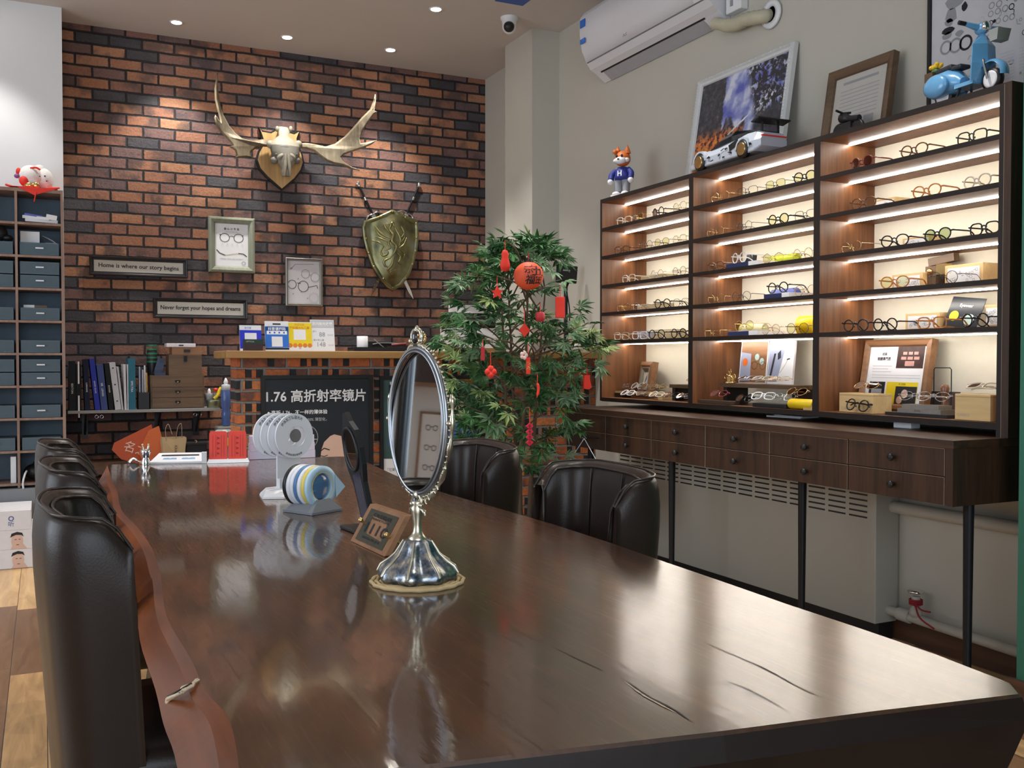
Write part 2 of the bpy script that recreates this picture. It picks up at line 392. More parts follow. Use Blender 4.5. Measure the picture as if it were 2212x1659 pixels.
# ================================================================ ceiling downlights (lamp inside each)
M_lamp = mat('lamp_glow', (1, .97, .92), .5, emit=30, var=.01)
def downlight(x, y, e, label, ang=78, tgt=None):
    t = thing('ceiling_light', label, 'ceiling light', (x, y, CEIL), group='recessed ceiling downlights')
    MB(M_whitep).lathe([(.030, -.001), (.044, -.006), (.046, 0)], n=28).build('trim_ring', t)
    MB(M_lamp).lathe([(0, -.004), (.031, -.004)], n=24).build('diffuser', t)
    l = bpy.data.lights.new('downlight_lamp', 'SPOT'); l.energy = e; l.spot_size = math.radians(ang); l.spot_blend = .55; l.shadow_soft_size = .035; l.color = (1, .955, .89)
    o = bpy.data.objects.new('downlight_lamp', l); COL.objects.link(o); o.parent = t; o.location = (0, 0, -.02)
    if tgt: o.rotation_euler = (Vector(tgt)-Vector((x, y, CEIL))).to_track_quat('-Z', 'Y').to_euler()
E1 = 78
downlight(.825, 6.88, E1, 'small recessed downlight nearest the white wall, closest to the brick wall', 84)
downlight(1.56, 6.86, E1*.8, 'small recessed downlight over the antlers in the row along the brick wall', 84)
downlight(2.30, 6.81, E1, 'small recessed downlight over the crossed swords and shield', 84)
downlight(2.30, 5.90, 60, 'recessed downlight nearest the white dome camera')
downlight(1.58, 5.98, 60, 'recessed downlight cut by the top edge of the picture')
for (x, y, e) in ((-.3, 6.55, 38), (.8, 4.9, 60), (2.3, 4.8, 95), (.8, 3.8, 95), (2.3, 3.7, 80), (2.3, 2.6, 60), (.8, 2.6, 48), (-1.2, 4.6, 95), (-1.2, 2.6, 95), (1.5, .8, 30)):
    downlight(x, y, e, 'recessed downlight further along the ceiling')

# ================================================================ brick bar partition with its wooden top
bar = thing('bar_counter', 'low red brick bar wall with a thick yellow wooden top', 'bar counter', (0, 0, 0))
MB(M_brick2).b2((.952, 5.45, 0), (3.225, 5.64, 1.18)).build('brick_base', bar)
MB(M_oak).b2((.885, 5.37, 1.18), (3.225, 5.80, 1.221)).build('countertop', bar, bevel=.004)

# ================================================================ wall console of drawers
YA, YZ, ZT, XF = 2.218, 4.81, .907, 2.66
con = thing('drawer_console', 'long dark walnut console with two rows of drawers on thin black legs', 'console', (0, 0, 0))
MB(M_walnut_y).b2((XF-.004, YA-.004, ZT-.028), (3.225, YZ, ZT)).build('countertop', con, bevel=.002)
bd = MB(M_walnut).b2((XF+.02, YA, .69), (3.22, YZ, ZT-.028)); bd.b2((XF, YA, .69), (XF+.02, YA+.03, ZT-.028)); bd.build('carcass', con)
dw = (YZ-YA-.03)/6; M_line = mat('pale_edge_line', (.32, .25, .19), .5)
for r in range(2):
    z0 = .692+r*.0945; z1 = z0+.0915
    for i in range(6):
        a = YA+.032+i*dw; c = a+dw-.004
        d = MB(M_walnut).b2((XF, a, z0), (XF+.018, c, z1))
        d.m(M_line).b2((XF-.0005, a, z1-.0012), (XF+.002, c, z1)).b2((XF-.0005, a, z0), (XF+.002, a+.0015, z1))
        d = d.build('drawer', con)
        MB(M_black).lathe([(0, -.026), (.009, -.025), (.0135, -.019), (.012, -.012), (.006, -.007), (.006, .001)], (XF, (a+c)/2, (z0+z1)/2), 14, ax='y' ).build('knob', d) if False else \
        MB(M_black).lathe([(.006, .001), (.006, -.007), (.012, -.012), (.0135, -.019), (.009, -.025), (0, -.026)], (XF, (a+c)/2, (z0+z1)/2), 14, ax='x').build('knob', d)
for y in (2.262, 3.055, 3.97, 4.76):
    for x in (2.79,): MB(M_blackmetal).cyl((x, y, .69), (x, y, 0), .0175, .0125).build('leg', con)

# ================================================================ lit display cabinets
ZS = [2.094, 1.928, 1.767, 1.601, 1.443, 1.283, .956]; XC, BW = 2.90, .872
M_led = mat('led_strip_glow', (1, .95, .86), .5, emit=42, var=.01)
CABN = ['nearest of the three, beside the green wall', 'middle one of the three', 'farthest of the three, beside the potted tree']
def cabinet(i):
    y0 = 2.23+i*BW; y1 = y0+BW; T = .018
    c = thing('display_cabinet', 'dark walnut cabinet of eyeglass shelves, '+CABN[i], 'display cabinet', (0, 0, 0), group='wall cabinets')
    for q, (a, b) in enumerate(((y0, y0+T), (y1-T, y1))):
        lo = .936 if not (i == 0 and q == 0) else ZT
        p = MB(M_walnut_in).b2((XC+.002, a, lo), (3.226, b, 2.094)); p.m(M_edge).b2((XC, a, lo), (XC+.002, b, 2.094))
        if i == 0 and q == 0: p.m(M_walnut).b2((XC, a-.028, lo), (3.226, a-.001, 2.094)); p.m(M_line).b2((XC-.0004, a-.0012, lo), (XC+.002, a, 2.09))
        p.build('side_panel', c)
    MB(M_cream).b2((3.206, y0+T, .94), (3.226, y1-T, 2.09)).build('back_panel', c)
    for k, z in enumerate(ZS):
        t = T if 0 < k < 6 else .022
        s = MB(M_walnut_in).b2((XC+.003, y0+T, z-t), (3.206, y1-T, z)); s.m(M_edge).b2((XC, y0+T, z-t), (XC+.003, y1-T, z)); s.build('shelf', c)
        if k < 6: MB(M_led).b2((3.053, y0+T+.004, z-t-.0045), (3.060, y1-T-.004, z-t-.0005)).build('led_strip', c)
for i in range(3): cabinet(i)

# ================================================================ radiator box and pipes under the console
rad = thing('radiator_cover', 'pale grey metal radiator cover with rows of slots under the console', 'radiator cover', (0, 0, 0))
M_rad = mat('radiator_paint', (.40, .39, .34), .5, var=.04, ns=6)
MB(M_rad).b2((3.092, 2.953, .075), (3.222, 4.95, .66)).build('casing', rad, bevel=.004)
sl = MB(M_black)
for r in range(5):
    z = .605-r*.0235; y = 3.0
    while y < 4.85: sl.b2((3.0905, y, z-.0035), (3.094, y+.10, z+.0035)); y += .122
sl.build('vent_slots', rad)
MB(M_black).b2((3.12, 2.96, 0), (3.20, 4.94, .075)).build('plinth', rad)
M_pipe = mat('painted_pipe', (.46, .44, .39), .5)
pp = thing('heating_pipe', 'cream painted upper heating pipe along the wall beneath the console', 'pipe', (0, 0, 0))
MB(M_pipe).tube([(3.19, 2.955, .557), (3.19, 2.11, .557)], .026, 12).build('pipe', pp)
pp = thing('heating_pipe', 'lower heating pipe with a small red tied shut valve near the floor', 'pipe', (0, 0, 0))
MB(M_pipe).tube([(3.17, 2.955, .125), (3.17, 2.11, .105)], .02, 12).tube([(3.17, 2.90, .124), (3.17, 2.84, .1225)], .027, 12).build('pipe', pp)
vb = MB(M_pipe).cyl((3.165, 2.81, .12), (3.165, 2.81, .215), .017).sph((3.165, 2.81, .15), .026); vb.build('valve_body', pp)
MB(M_chrome).lathe([(.008, 0), (.03, .004), (.033, .012), (.01, .016)], (3.165, 2.81, .225), 8).build('valve_wheel', pp)
rs = MB(mat('red_cord', (.30, .02, .03), .8))
for k in range(3): rs.tube([Vector((3.165+.024*math.cos(a), 2.81+.024*math.sin(a), .185+.008*k)) for a in [2*PI*j/12 for j in range(12)]], .004, 6, closed=True)
rs.tube(spl([(3.14, 2.79, .19), (3.12, 2.74, .18), (3.11, 2.69, .185)]), .0035, 6).tube(spl([(3.14, 2.79, .185), (3.11, 2.74, .15), (3.12, 2.68, .12)]), .0035, 6).build('red_string', pp)
# ================================================================ big slab table
TZ = .765
def lacq():
    m, nt, b = newmat('lacquered_slab'); o, x, y, z = xyz(nt)
    v = coords(nt, (1, .10, 1), (0, 0, .12), True)
    f = noise(nt, v, 7, 6, .62, 1.4); f2 = noise(nt, v, 46, 4, .7, .3); big = noise(nt, coords(nt, (1, .5, 1), world=True), 2.2, 3)
    k = MA(nt, 'ADD', MA(nt, 'MULTIPLY', f, .55), MA(nt, 'MULTIPLY', f2, .45))
    c = ramp(nt, k, [(.33, (.010, .0035, .0025)), (.5, (.036, .012, .007)), (.66, (.095, .036, .018))])
    c = mixc(nt, smooth(nt, big, .45, .7), c, mixc(nt, .6, c, (.085, .028, .012)))
    L(nt, c, b.inputs['Base Color']); b.inputs['Roughness'].default_value = .35
    b.inputs['Coat Weight'].default_value = 1; b.inputs['Coat IOR'].default_value = 1.72; b.inputs['Coat Tint'].default_value = (1, .91, .74, 1); L(nt, smooth(nt, noise(nt, coords(nt, (1, .05, 1), (0, 0, .10), True), 170, 4, .7), .15, .5), b.inputs['Coat Weight'])
    wear = smooth(nt, MA(nt, 'ADD', x, MA(nt, 'MULTIPLY', noise(nt, coords(nt, world=True), 4, 2), .25)), .55, .95)
    r = MA(nt, 'ADD', MA(nt, 'MULTIPLY', noise(nt, coords(nt, (1, .14, 1), (0, 0, .12), True), 150, 4, .7), .10), MA(nt, 'ADD', .015, MA(nt, 'MULTIPLY', wear, .105))); L(nt, r, b.inputs['Coat Roughness'])
    h = MA(nt, 'ADD', MA(nt, 'MULTIPLY', noise(nt, coords(nt, (1, .16, 1), (0, 0, .12), True), 20, 3), .7), MA(nt, 'MULTIPLY', f2, .3))
    n = N(nt, 'ShaderNodeBump'); n.inputs['Strength'].default_value = .45; n.inputs['Distance'].default_value = .001; L(nt, h, n.inputs['Height']); L(nt, n.outputs[0], b.inputs['Coat Normal'])
    return m
M_slab = lacq()
M_sap = wood('sapwood_edge', (.075, .017, .004), (.21, .056, .012), 'y', 10, .34, coat=.15, world=True)
M_endgrain = mat('end_grain', (.012, .006, .005), .42, var=.5, ns=14, coat=.12, bm=.15, bs=30, spec=.3)
right = [on_z(*p, TZ).xy for p in ((2200, 1499), (2180, 1475), (2020, 1413), (1860, 1358), (1700, 1305), (1560, 1256), (1440, 1215), (1320, 1173), (1200, 1134), (1080, 1099), (960, 1065), (870, 1034), (800, 1002))]
far = [on_z(*p, TZ).xy for p in ((770, 990), (741, 986), (600, 990), (440, 996), (330, 1000), (232, 1004))]
leftp = [Vector(p) for p in ((.205, 3.6), (.20, 3.2), (.185, 2.8), (.20, 2.5), (.205, 2.2), (.195, 1.95))]+[on_z(*p, TZ).xy for p in ((348, 1250), (360, 1331), (413, 1425), (445, 1494), (494, 1551), (516, 1657))]+[Vector((.158, .93))]
near = [on_z(*p, TZ).xy for p in ((870, 1657), (1240, 1615), (1560, 1579), (1880, 1537))]
LQ = [.05]*6+[.042, .040, .046, .049, .058, .052, .05]
LS = spl([(p.x, p.y, q*10) for p, q in zip(leftp, LQ)], 4); leftp = [Vector((p.x, p.y)) for p in LS]; LQ = [p.z/10 for p in LS]
top = right+far+leftp+near
nR, nF, nL = len(right), len(far), len(leftp)
lower = []; mid = []
for i, p in enumerate(top):
    if i < nR: a = Vector((.012, 0)); b = Vector((-.03, 0))
    elif i < nR+nF: a = Vector((0, .012)); b = Vector((0, -.03))
    elif i < nR+nF+nL:
        j = i-nR-nF; q = LQ
        a = Vector((-q[j], 0)); b = Vector((-q[j]+.045, 0))
    else: a = Vector((0, -.008)); b = Vector((0, .012))
    if i == 0: a = Vector((.012, -.006)); b = Vector((-.05, .01))
    mid.append(p+a); lower.append(p+b)
tab = thing('slab_table', 'huge glossy dark brown live edge slab dining table in the middle', 'table', (.6, 2.4, 0))
O = Vector((-.6, -2.4))
def lp(ps, z): return [(p.x-.6, p.y-2.4, z) for p in ps]
n = len(top)
mb = MB(M_slab); mb.add(lp(top, TZ), [tuple(range(n))], False)
E = [lp(top, TZ), lp([t.lerp(m_, .35) for t, m_ in zip(top, mid)], TZ-.004), lp(mid, TZ-.032), lp([m_.lerp(l_, .3) for m_, l_ in zip(mid, lower)], TZ-.07), lp(lower, TZ-.15)]
for i in range(n):
    j = (i+1) % n
    isleft = nR+nF-1 <= i < nR+nF+nL-1; isnear = i >= nR+nF+nL-1
    for k in range(4):
        mb.m(M_sap if isleft and k < 4 else (M_endgrain if isnear and k > 0 else M_slab))
        mb.add([E[k][i], E[k][j], E[k+1][j], E[k+1][i]], [(0, 1, 2, 3)], isleft)
mb.m(M_endgrain).add(E[-1], [tuple(range(n))[::-1]], False)
mb.build('tabletop', tab)
# long splits in the slab and the chipped knot on the live edge
def crack(pts, w, mt, nm, z=TZ+.0006):
    P = spl([(p.x-.6, p.y-2.4, 0) for p in [on_z(a, b, TZ) for a, b in pts]], 5); c = MB(mt); k = len(P); vs = []
    for i, p in enumerate(P):
        t = (P[min(i+1, k-1)]-P[max(i-1, 0)]); t.normalize(); nn = Vector((-t.y, t.x, 0)); ww = w*math.sin(PI*(i+.35)/(k-.3))*(.7+.6*random.random())
        vs += [(p+nn*ww)[:2]+(z,), (p-nn*ww)[:2]+(z,)]
    c.add(vs, [(2*i, 2*i+1, 2*i+3, 2*i+2) for i in range(k-1)], False); return c.build(nm, tab)
M_gap = mat('dark_split', (.004, .003, .003), .5)
M_rawwood = mat('raw_wood', (.62, .50, .36), .6, var=.3, ns=200)
crack([(1352, 1470), (1400, 1505), (1450, 1530), (1500, 1563)], .0022, M_gap, 'split')
crack([(1348, 1472), (1385, 1499), (1425, 1522), (1462, 1541)], .0018, M_rawwood, 'split')
crack([(1500, 1378), (1560, 1405), (1650, 1444), (1740, 1492), (1830, 1526)], .0011, M_gap, 'split')
crack([(1190, 1395), (1250, 1425), (1310, 1452)], .0008, M_gap, 'split')
crack([(1560, 1468), (1620, 1492), (1700, 1535)], .0009, M_gap, 'split')
def knot():
    c = MB(M_rawwood); g = [on_z(x, y, TZ) for x, y in ((425, 1470), (413, 1483), (400, 1491), (388, 1499))]
    pts = [(p.x-.6, p.y-2.4, TZ+.002) for p in g]+[(on_z(362, 1512, TZ-.02)-Vector((.6, 2.4, 0)))[:2]+(TZ-.018,), (on_z(357, 1521, TZ-.03)-Vector((.6, 2.4, 0)))[:2]+(TZ-.035,)]
    for k in range(4):
        c.tube([Vector(p)+Vector((random.uniform(-.003, .003), random.uniform(-.006, .006), 0)) for p in pts], [.0012, .002, .0024, .002, .0024, .001], 5)
    c.m(M_gap).tube([Vector(p)+Vector((0, .0005, .0015)) for p in pts[1:]], .0016, 5); c.build('chipped_knot', tab)
knot()
for y in (1.35, 3.5):
    MB(M_endgrain).loft([[(-.30, y-2.4-.06, 0), (.38, y-2.4-.06, 0), (.38, y-2.4+.06, 0), (-.30, y-2.4+.06, 0)], [(-.22, y-2.4-.05, TZ-.149), (.32, y-2.4-.05, TZ-.149), (.32, y-2.4+.05, TZ-.149), (-.22, y-2.4+.05, TZ-.149)]], False).build('leg', tab)

# ================================================================ leather tub chairs
def leather():
    m, nt, b = newmat('brown_leather'); v = coords(nt)
    f = noise(nt, v, 6, 3); c = mixc(nt, f, (.013, .008, .007), (.028, .017, .013)); L(nt, c, b.inputs['Base Color'])
    b.inputs['Roughness'].default_value = .36; b.inputs['Specular IOR Level'].default_value = .34
    h = MA(nt, 'ADD', MA(nt, 'MULTIPLY', noise(nt, v, 260, 3), .25), noise(nt, v, 9, 2)); bump(nt, b, h, .25, .004); return m
M_leather = leather(); M_piping = mat('piping', (.02, .014, .012), .3)
def chair_shell(hb=.905, tip=.02):
    """U-shaped padded back: opening to local -Y, width along X"""
    nu, Wd, Dp, Th = 29, .235, .11, .062
    def plan(u, inset):   # u in -1..1 round the U
        a = abs(u); s = 1 if u > 0 else -1; w = Wd-inset; d = Dp-inset; r = .07-inset*.4
        flat = w-r; tot = flat+r*PI/2+(d+.03-r); L_ = a*tot
        if L_ < flat: return (s*L_, Dp-inset+.018*(1-(L_/flat)**2))
        L_ -= flat
        if L_ < r*PI/2: q = L_/r; return (s*(flat+r*math.sin(q)), Dp-inset-r+r*math.cos(q))
        L_ -= r*PI/2; return (s*w, Dp-inset-r-L_)
    us = [-1+2*i/(nu-1) for i in range(nu)]
    def ztop(u): a = abs(u); return hb-.014*max(0, (a-.4)/.6)-.055*max(0, (a-.84)/.16)**2
    def lean(z): return (z-.42)*.05
    loops = []
    prof = [(0.0, 0, .37), (0.0, 1, .37), (0, 0, .37)]
    L_ = []
    for (ins, zf) in ((.004, 'b'), (0, .5), (-.006, .8), (.001, .955), (.012, 1.0), (.034, 1.0), (.046, .965), (.052, .8), (.046, .5), (.048, 'b')):
        row = []
        for u in us:
            zt = ztop(u); z = .375 if zf == 'b' else .375+(zt-.375)*zf
            x, y = plan(u, ins); tw = 1-.06*(1-(z-.375)/.53)
            row.append((x*tw, y+lean(z)-(.01 if ins < .03 else 0), z))
        L_.append(row)
    mb = MB(M_leather); mb.sm = True
    for i in range(len(L_)-1):
        mb.add(L_[i]+L_[i+1], [(j, j+1, nu+j+1, nu+j) for j in range(nu-1)], True)
    for e in (0, nu-1): mb.add([r[e] for r in L_], [tuple(range(len(L_)))] if e else [tuple(range(len(L_)))[::-1]], True)
    out = [Vector(p) for p in L_[4]]; inn = [Vector(p) for p in L_[6]]
    endl = [Vector(r[0]) for r in L_]; endr = [Vector(r[-1]) for r in L_]
    seams = [[Vector(r[k]) for r in L_[6:9]] for k in (8, 16)]
    return mb, out, inn, endl, endr, seams
def make_chair(label):
    t = thing('leather_chair', label, 'chair', (0, 0, 0), group='brown leather chairs round the table')
    mb, out, inn, el, er, seams = chair_shell(); mb.build('backrest', t, sub=1)
    p = MB(M_piping); p.tube([v+Vector((0, 0, .004)) for v in inn], .0035, 6)
    for e in (el, er): p.tube(e[5:], .0035, 6)
    p.tube(out, .003, 6)
    for s in seams: p.tube([v+Vector((0, -.002, 0)) for v in s], .0025, 5)
    p.build('piping', t)
    prof = [(.0, .385), (.19, .385), (.215, .40), (.218, .45), (.20, .475), (.12, .485), (0, .487)]
    rr = []
    for (r, z) in prof[1:]:
        k = r/.2; rr.append([(math.copysign(abs(math.cos(a))**.5, math.cos(a))*.205*k, -.125+math.copysign(abs(math.sin(a))**.5, math.sin(a))*.19*k, z) for a in [2*PI*j/28 for j in range(28)]])
    MB(M_leather).loft(rr, True, (True, True)).build('seat', t)
    for sx in (-1, 1):
        MB(M_walnut).cyl((sx*.17, -.26, .39), (sx*.18, -.28, 0), .02, .014).build('leg', t)
        MB(M_walnut).cyl((sx*.15, .02, .39), (sx*.155, .03, 0), .02, .014).build('leg', t)
    return t
ch = make_chair('brown leather tub chair nearest the viewer, its curved back on the left of the table')
# chairs along the left side face +X, right side face -X
ch.location = (.118, 2.03, 0); ch.rotation_euler = (0, 0, PI/2)
bpy.context.view_layer.update()
dup(ch, (.118, 2.80, 0), PI/2, 'brown leather tub chair second of the three at the left side of the table')
dup(ch, (.112, 3.48, 0), PI/2+.03, 'brown leather tub chair farthest back at the left side, before the drawer wall')
dup(ch, (1.185, 2.08, 0), -PI/2-.06, 'brown leather chair at the right side with its whole padded back in view')
dup(ch, (1.20, 2.85, 0), -PI/2-.04, 'brown leather chair pushed in behind the oval mirror and before the tree')
# ================================================================ things on the brick wall
YW = 7.2
def zp(x, y, sc, ox, oy, Y): return on_y(ox+x/sc, oy+y/sc, Y)
def inset(poly, d):
    n = len(poly); A = sum(poly[i][0]*poly[(i+1) % n][1]-poly[(i+1) % n][0]*poly[i][1] for i in range(n)); sg = 1 if A > 0 else -1; out = []
    for i in range(n):
        a, b, c = (Vector(poly[k]) for k in (i-1, i, (i+1) % n))
        e = (b-a).normalized()+(c-b).normalized()
        if e.length < .35: e = (c-a)
        e.normalize(); out.append((b.x-e.y*d*sg, b.y+e.x*d*sg))
    return out
# --- moose skull on plaque
A0 = on_y(608, 345, YW)
def loc2(pts, Y=YW-.05): return [((p := zp(x, y, 4.424, 430, 140, Y)).x-A0.x, p.z-A0.z) for x, y in pts]
moose = thing('antler_trophy', 'bone antlers and skull on a pointed wooden plaque on the brick wall', 'trophy', (A0.x, YW, A0.z))
pl = loc2([(578, 582), (615, 618), (690, 632), (770, 592), (850, 622), (915, 642), (972, 622), (955, 700), (962, 765), (1000, 850), (1015, 930), (990, 1010), (930, 1090), (860, 1150), (800, 1195), (730, 1140), (650, 1070), (580, 990), (548, 900), (570, 820), (602, 765), (604, 700)])
MB(M_black).pxz(pl, 0, -.022).build('plaque', moose, label='black backboard')
MB(wood('plaque_face_wood', (.36, .20, .07), (.60, .38, .16), 'z', 14, .45)).pxz(inset(pl, .014), -.022, -.030).build('plaque_face', moose)
def bone():
    m, nt, b = newmat('antler_bone'); v = coords(nt); f = noise(nt, v, 5, 4); g = noise(nt, coords(nt, (1, 1, .3)), 45, 4)
    c = mixc(nt, smooth(nt, f, .35, .65), (.15, .115, .07), (.34, .285, .19)); c = mixc(nt, .35, c, ramp(nt, g, [(.3, (.2, .2, .2)), (.7, (.8, .8, .8))]), 'OVERLAY')
    L(nt, c, b.inputs['Base Color']); b.inputs['Roughness'].default_value = .55; bump(nt, b, g, .5, .008); return m
M_bone = bone(); M_bone2 = mat('skull_bone', (.27, .245, .185), .6, var=.4, ns=13, bm=.3, bs=60); M_bonedk = mat('skull_grey', (.16, .15, .13), .7, var=.3, ns=20)
def antler(pts, side):
    P = loc2(pts); 
    def yy(p): d = abs(p[0]); return -.075-.20*min(1, max(0, (d-.1)/.5))**1.3
    f = [(x, yy((x, z))-.017, z) for x, z in inset(P, .011)]; k = [(x, yy((x, z))+.013, z) for x, z in inset(P, .008)]; m_ = [(x, yy((x, z)), z) for x, z in P]
    MB(M_bone).loft([k, m_, f], True, tess=True).build('antler', moose)
antler([(690, 728), (600, 720), (500, 740), (400, 730), (330, 690), (260, 620), (205, 530), (168, 430), (150, 330), (142, 230), (145, 140), (122, 200), (108, 290), (113, 390), (136, 480), (160, 565), (172, 600), (150, 570), (118, 530), (105, 560), (120, 620), (170, 690), (230, 740), (275, 785), (290, 800), (250, 815), (285, 832), (318, 850), (328, 890), (305, 925), (360, 915), (430, 905), (492, 903), (472, 880), (482, 850), (530, 810), (600, 792), (690, 792)], -1)
antler([(930, 758), (1000, 755), (1080, 770), (1180, 802), (1260, 782), (1340, 722), (1410, 645), (1480, 560), (1548, 490), (1582, 400), (1595, 350), (1602, 420), (1594, 478), (1586, 500), (1615, 515), (1582, 542), (1540, 600), (1492, 680), (1467, 750), (1472, 800), (1540, 792), (1615, 775), (1560, 820), (1480, 850), (1400, 872), (1335, 892), (1312, 912), (1340, 960), (1400, 1010), (1470, 1055), (1390, 1032), (1320, 992), (1250, 972), (1190, 942), (1130, 892), (1080, 842), (1010, 812), (930, 805)], 1)
M_bonegr = mat('weathered_bone', (.15, .14, .115), .7, var=.35, ns=22)
def S(x, y, d): p = loc2([(x, y)])[0]; return Vector((p[0], -d, p[1]))
sk = MB(M_bone2); sk.sm = True
def sec(x0, x1, y, d, t, n=14): # horizontal slice of the skull
    a = S(x0, y, 0); b = S(x1, y, 0); c = (a+b)/2; r = (b.x-a.x)/2
    return [(c.x+r*math.cos(2*PI*j/n), -d-t*math.sin(2*PI*j/n), c.z) for j in range(n)]
sk.loft([sec(745, 845, 600, .06, .02), sec(735, 862, 640, .075, .035), sec(750, 850, 690, .085, .04), sec(700, 905, 735, .09, .045), sec(650, 955, 765, .095, .05), sec(660, 945, 795, .105, .055)], cap=(True, False)); sk.m(M_bonegr).loft([sec(660, 945, 795, .105, .055), sec(665, 940, 850, .115, .06), sec(680, 935, 910, .125, .062), sec(712, 896, 945, .135, .058)], cap=(False, False)); sk.m(M_bone2).loft([sec(712, 896, 945, .135, .058), sec(730, 876, 975, .142, .052), sec(755, 845, 1010, .155, .042), sec(745, 848, 1060, .165, .035), sec(760, 838, 1092, .168, .024)])
for sx in (-1, 1): sk.tube([S(800+sx*12, 890, .185), S(800+sx*18, 1000, .20), S(800+sx*26, 1098, .198)], [.012, .014, .005], 8)
for x in (668, 935): sk.sph(S(x, 775, .1), (.028, .024, .03))
for x in (735, 865): sk.sph(S(x, 625, .09), (.014, .014, .022))
sk.build('skull', moose)
dk = MB(M_bonedk)
for sx in (-1, 1): dk.sph(S(800+sx*105, 935, .135), (.028, .03, .026)).sph(S(800+sx*96, 885, .158), (.008, .014, .008))
dk.sph(S(800, 818, .150), (.052, .016, .024)).sph(S(740, 860, .135), (.02, .03, .022)).sph(S(862, 860, .135), (.02, .03, .022)); dk.build('eye_sockets', moose)
wb = MB(M_bone2)
for sx in (-1, 1): wb.sph(S(800+sx*52, 905, .162), (.034, .024, .02), R=(0, sx*.7, 0))
wb.build('brow_bones', moose)
MB(M_chrome).cyl((0, -.01, .155), (0, -.03, .165), .006).build('hook', moose)
# --- shield and crossed swords
B0 = on_y(847, 540, YW)
def loc3(pts, Y=YW-.06): return [((p := zp(x, y, 5.53, 700, 360, Y)).x-B0.x, p.z-B0.z) for x, y in pts]
def bronze():
    m, nt, b = newmat('aged_bronze'); v = coords(nt); f = noise(nt, v, 9, 4)
    c = ramp(nt, f, [(.3, (.10, .105, .07)), (.5, (.25, .235, .11)), (.7, (.32, .34, .26))]); L(nt, c, b.inputs['Base Color'])
    b.inputs['Metallic'].default_value = .9; b.inputs['Roughness'].default_value = .32; bump(nt, b, noise(nt, v, 40, 3), .2, .004); return m
M_bronze = bronze(); M_brass = mat('old_brass', (.42, .34, .13), .3, metal=1, var=.2)
sh = thing('heraldic_shield', 'embossed bronze heraldic shield with brass studs on the brick wall', 'shield', (B0.x, YW, B0.z))
so = loc3([(818, 505), (870, 535), (940, 570), (1020, 600), (1118, 640), (1134, 720), (1136, 850), (1118, 1000), (1080, 1150), (1010, 1310), (915, 1435), (828, 1487), (745, 1435), (655, 1340), (570, 1180), (508, 1000), (472, 850), (458, 720), (480, 645), (560, 618), (640, 592), (730, 550)])
cx = .0; 
def bulge(x, z): return -.055-.075*(1-min(1, (x/.16)**2))*(1-min(1, (abs(z)/.30)**2.5))
def ring_pts(ins, dy): return [(x, bulge(x, z)+dy, z) for x, z in inset(so, ins)]
mb = MB(M_bronze); mb.sm = True
lps = [ring_pts(0, .02), ring_pts(0, 0)]
ctr = Vector((0, 0))
def shrink(k, dy): return [(x*k, bulge(x*k, z*k+.0)+dy, z*k) for x, z in inset(so, .026)]
lps += [ring_pts(.003, -.006), ring_pts(.022, -.006), ring_pts(.025, 0), shrink(.97, .002), shrink(.8, .002), shrink(.6, .002), shrink(.4, .002), shrink(.2, .002), shrink(.02, .002)]
mb.loft(lps, True, (True, True)); mb.build('shield_plate', sh)
st = MB(M_brass)
for q in ((818, 540), (672, 600), (960, 612), (1100, 678), (1104, 850), (1092, 1008), (1046, 1168), (958, 1338), (820, 1445), (697, 1340), (597, 1195), (533, 1032), (500, 860)):
    x, z = loc3([q])[0]; st.sph((x, bulge(x, z)-.006, z), (.0085, .007, .0085), 12, 8)
st.build('studs', sh)
cr = MB(mat('relief_bronze', (.28, .25, .11), .3, metal=.9, var=.25))
def rel(pts, r):
    P = spl([(p[0], 0, p[1]) for p in loc3(pts)], 4); n = len(P)
    cr.tube([(p.x, bulge(p.x, p.z)+.001, p.z) for p in P], [r*(.45+.8*math.sin(PI*min(1, (i+1)/n*1.05))) for i in range(n)], 6)
for pts, r in (([(600, 690), (640, 760), (700, 830), (760, 870)], .007), ([(700, 690), (720, 740), (760, 800)], .007), ([(605, 740), (660, 830), (740, 880)], .006), ([(600, 830), (680, 870), (750, 920)], .006), ([(570, 880), (640, 900), (700, 960)], .006), ([(780, 700), (760, 760), (800, 820), (780, 900), (830, 960), (800, 1040), (760, 1100)], .012), ([(820, 740), (850, 800), (880, 880), (860, 960)], .008), ([(900, 720), (930, 800), (890, 860)], .006), ([(940, 780), (930, 860), (880, 920)], .006), ([(960, 860), (920, 940), (860, 980)], .006), ([(690, 960), (665, 1020), (690, 1070), (740, 1040), (720, 1000)], .007), ([(760, 1100), (700, 1130), (710, 1190), (760, 1210)], .008), ([(800, 1080), (780, 1180), (740, 1240), (790, 1290)], .009), ([(840, 1040), (880, 1090), (860, 1150), (900, 1180)], .008), ([(880, 1000), (930, 1050), (910, 1110)], .006), ([(780, 860), (740, 920), (760, 980), (700, 1010)], .007), ([(800, 1290), (770, 1260), (830, 1240)], .006), ([(760, 700), (800, 680), (810, 720)], .008)): rel(pts, r)
cr.build('crest_relief', sh)
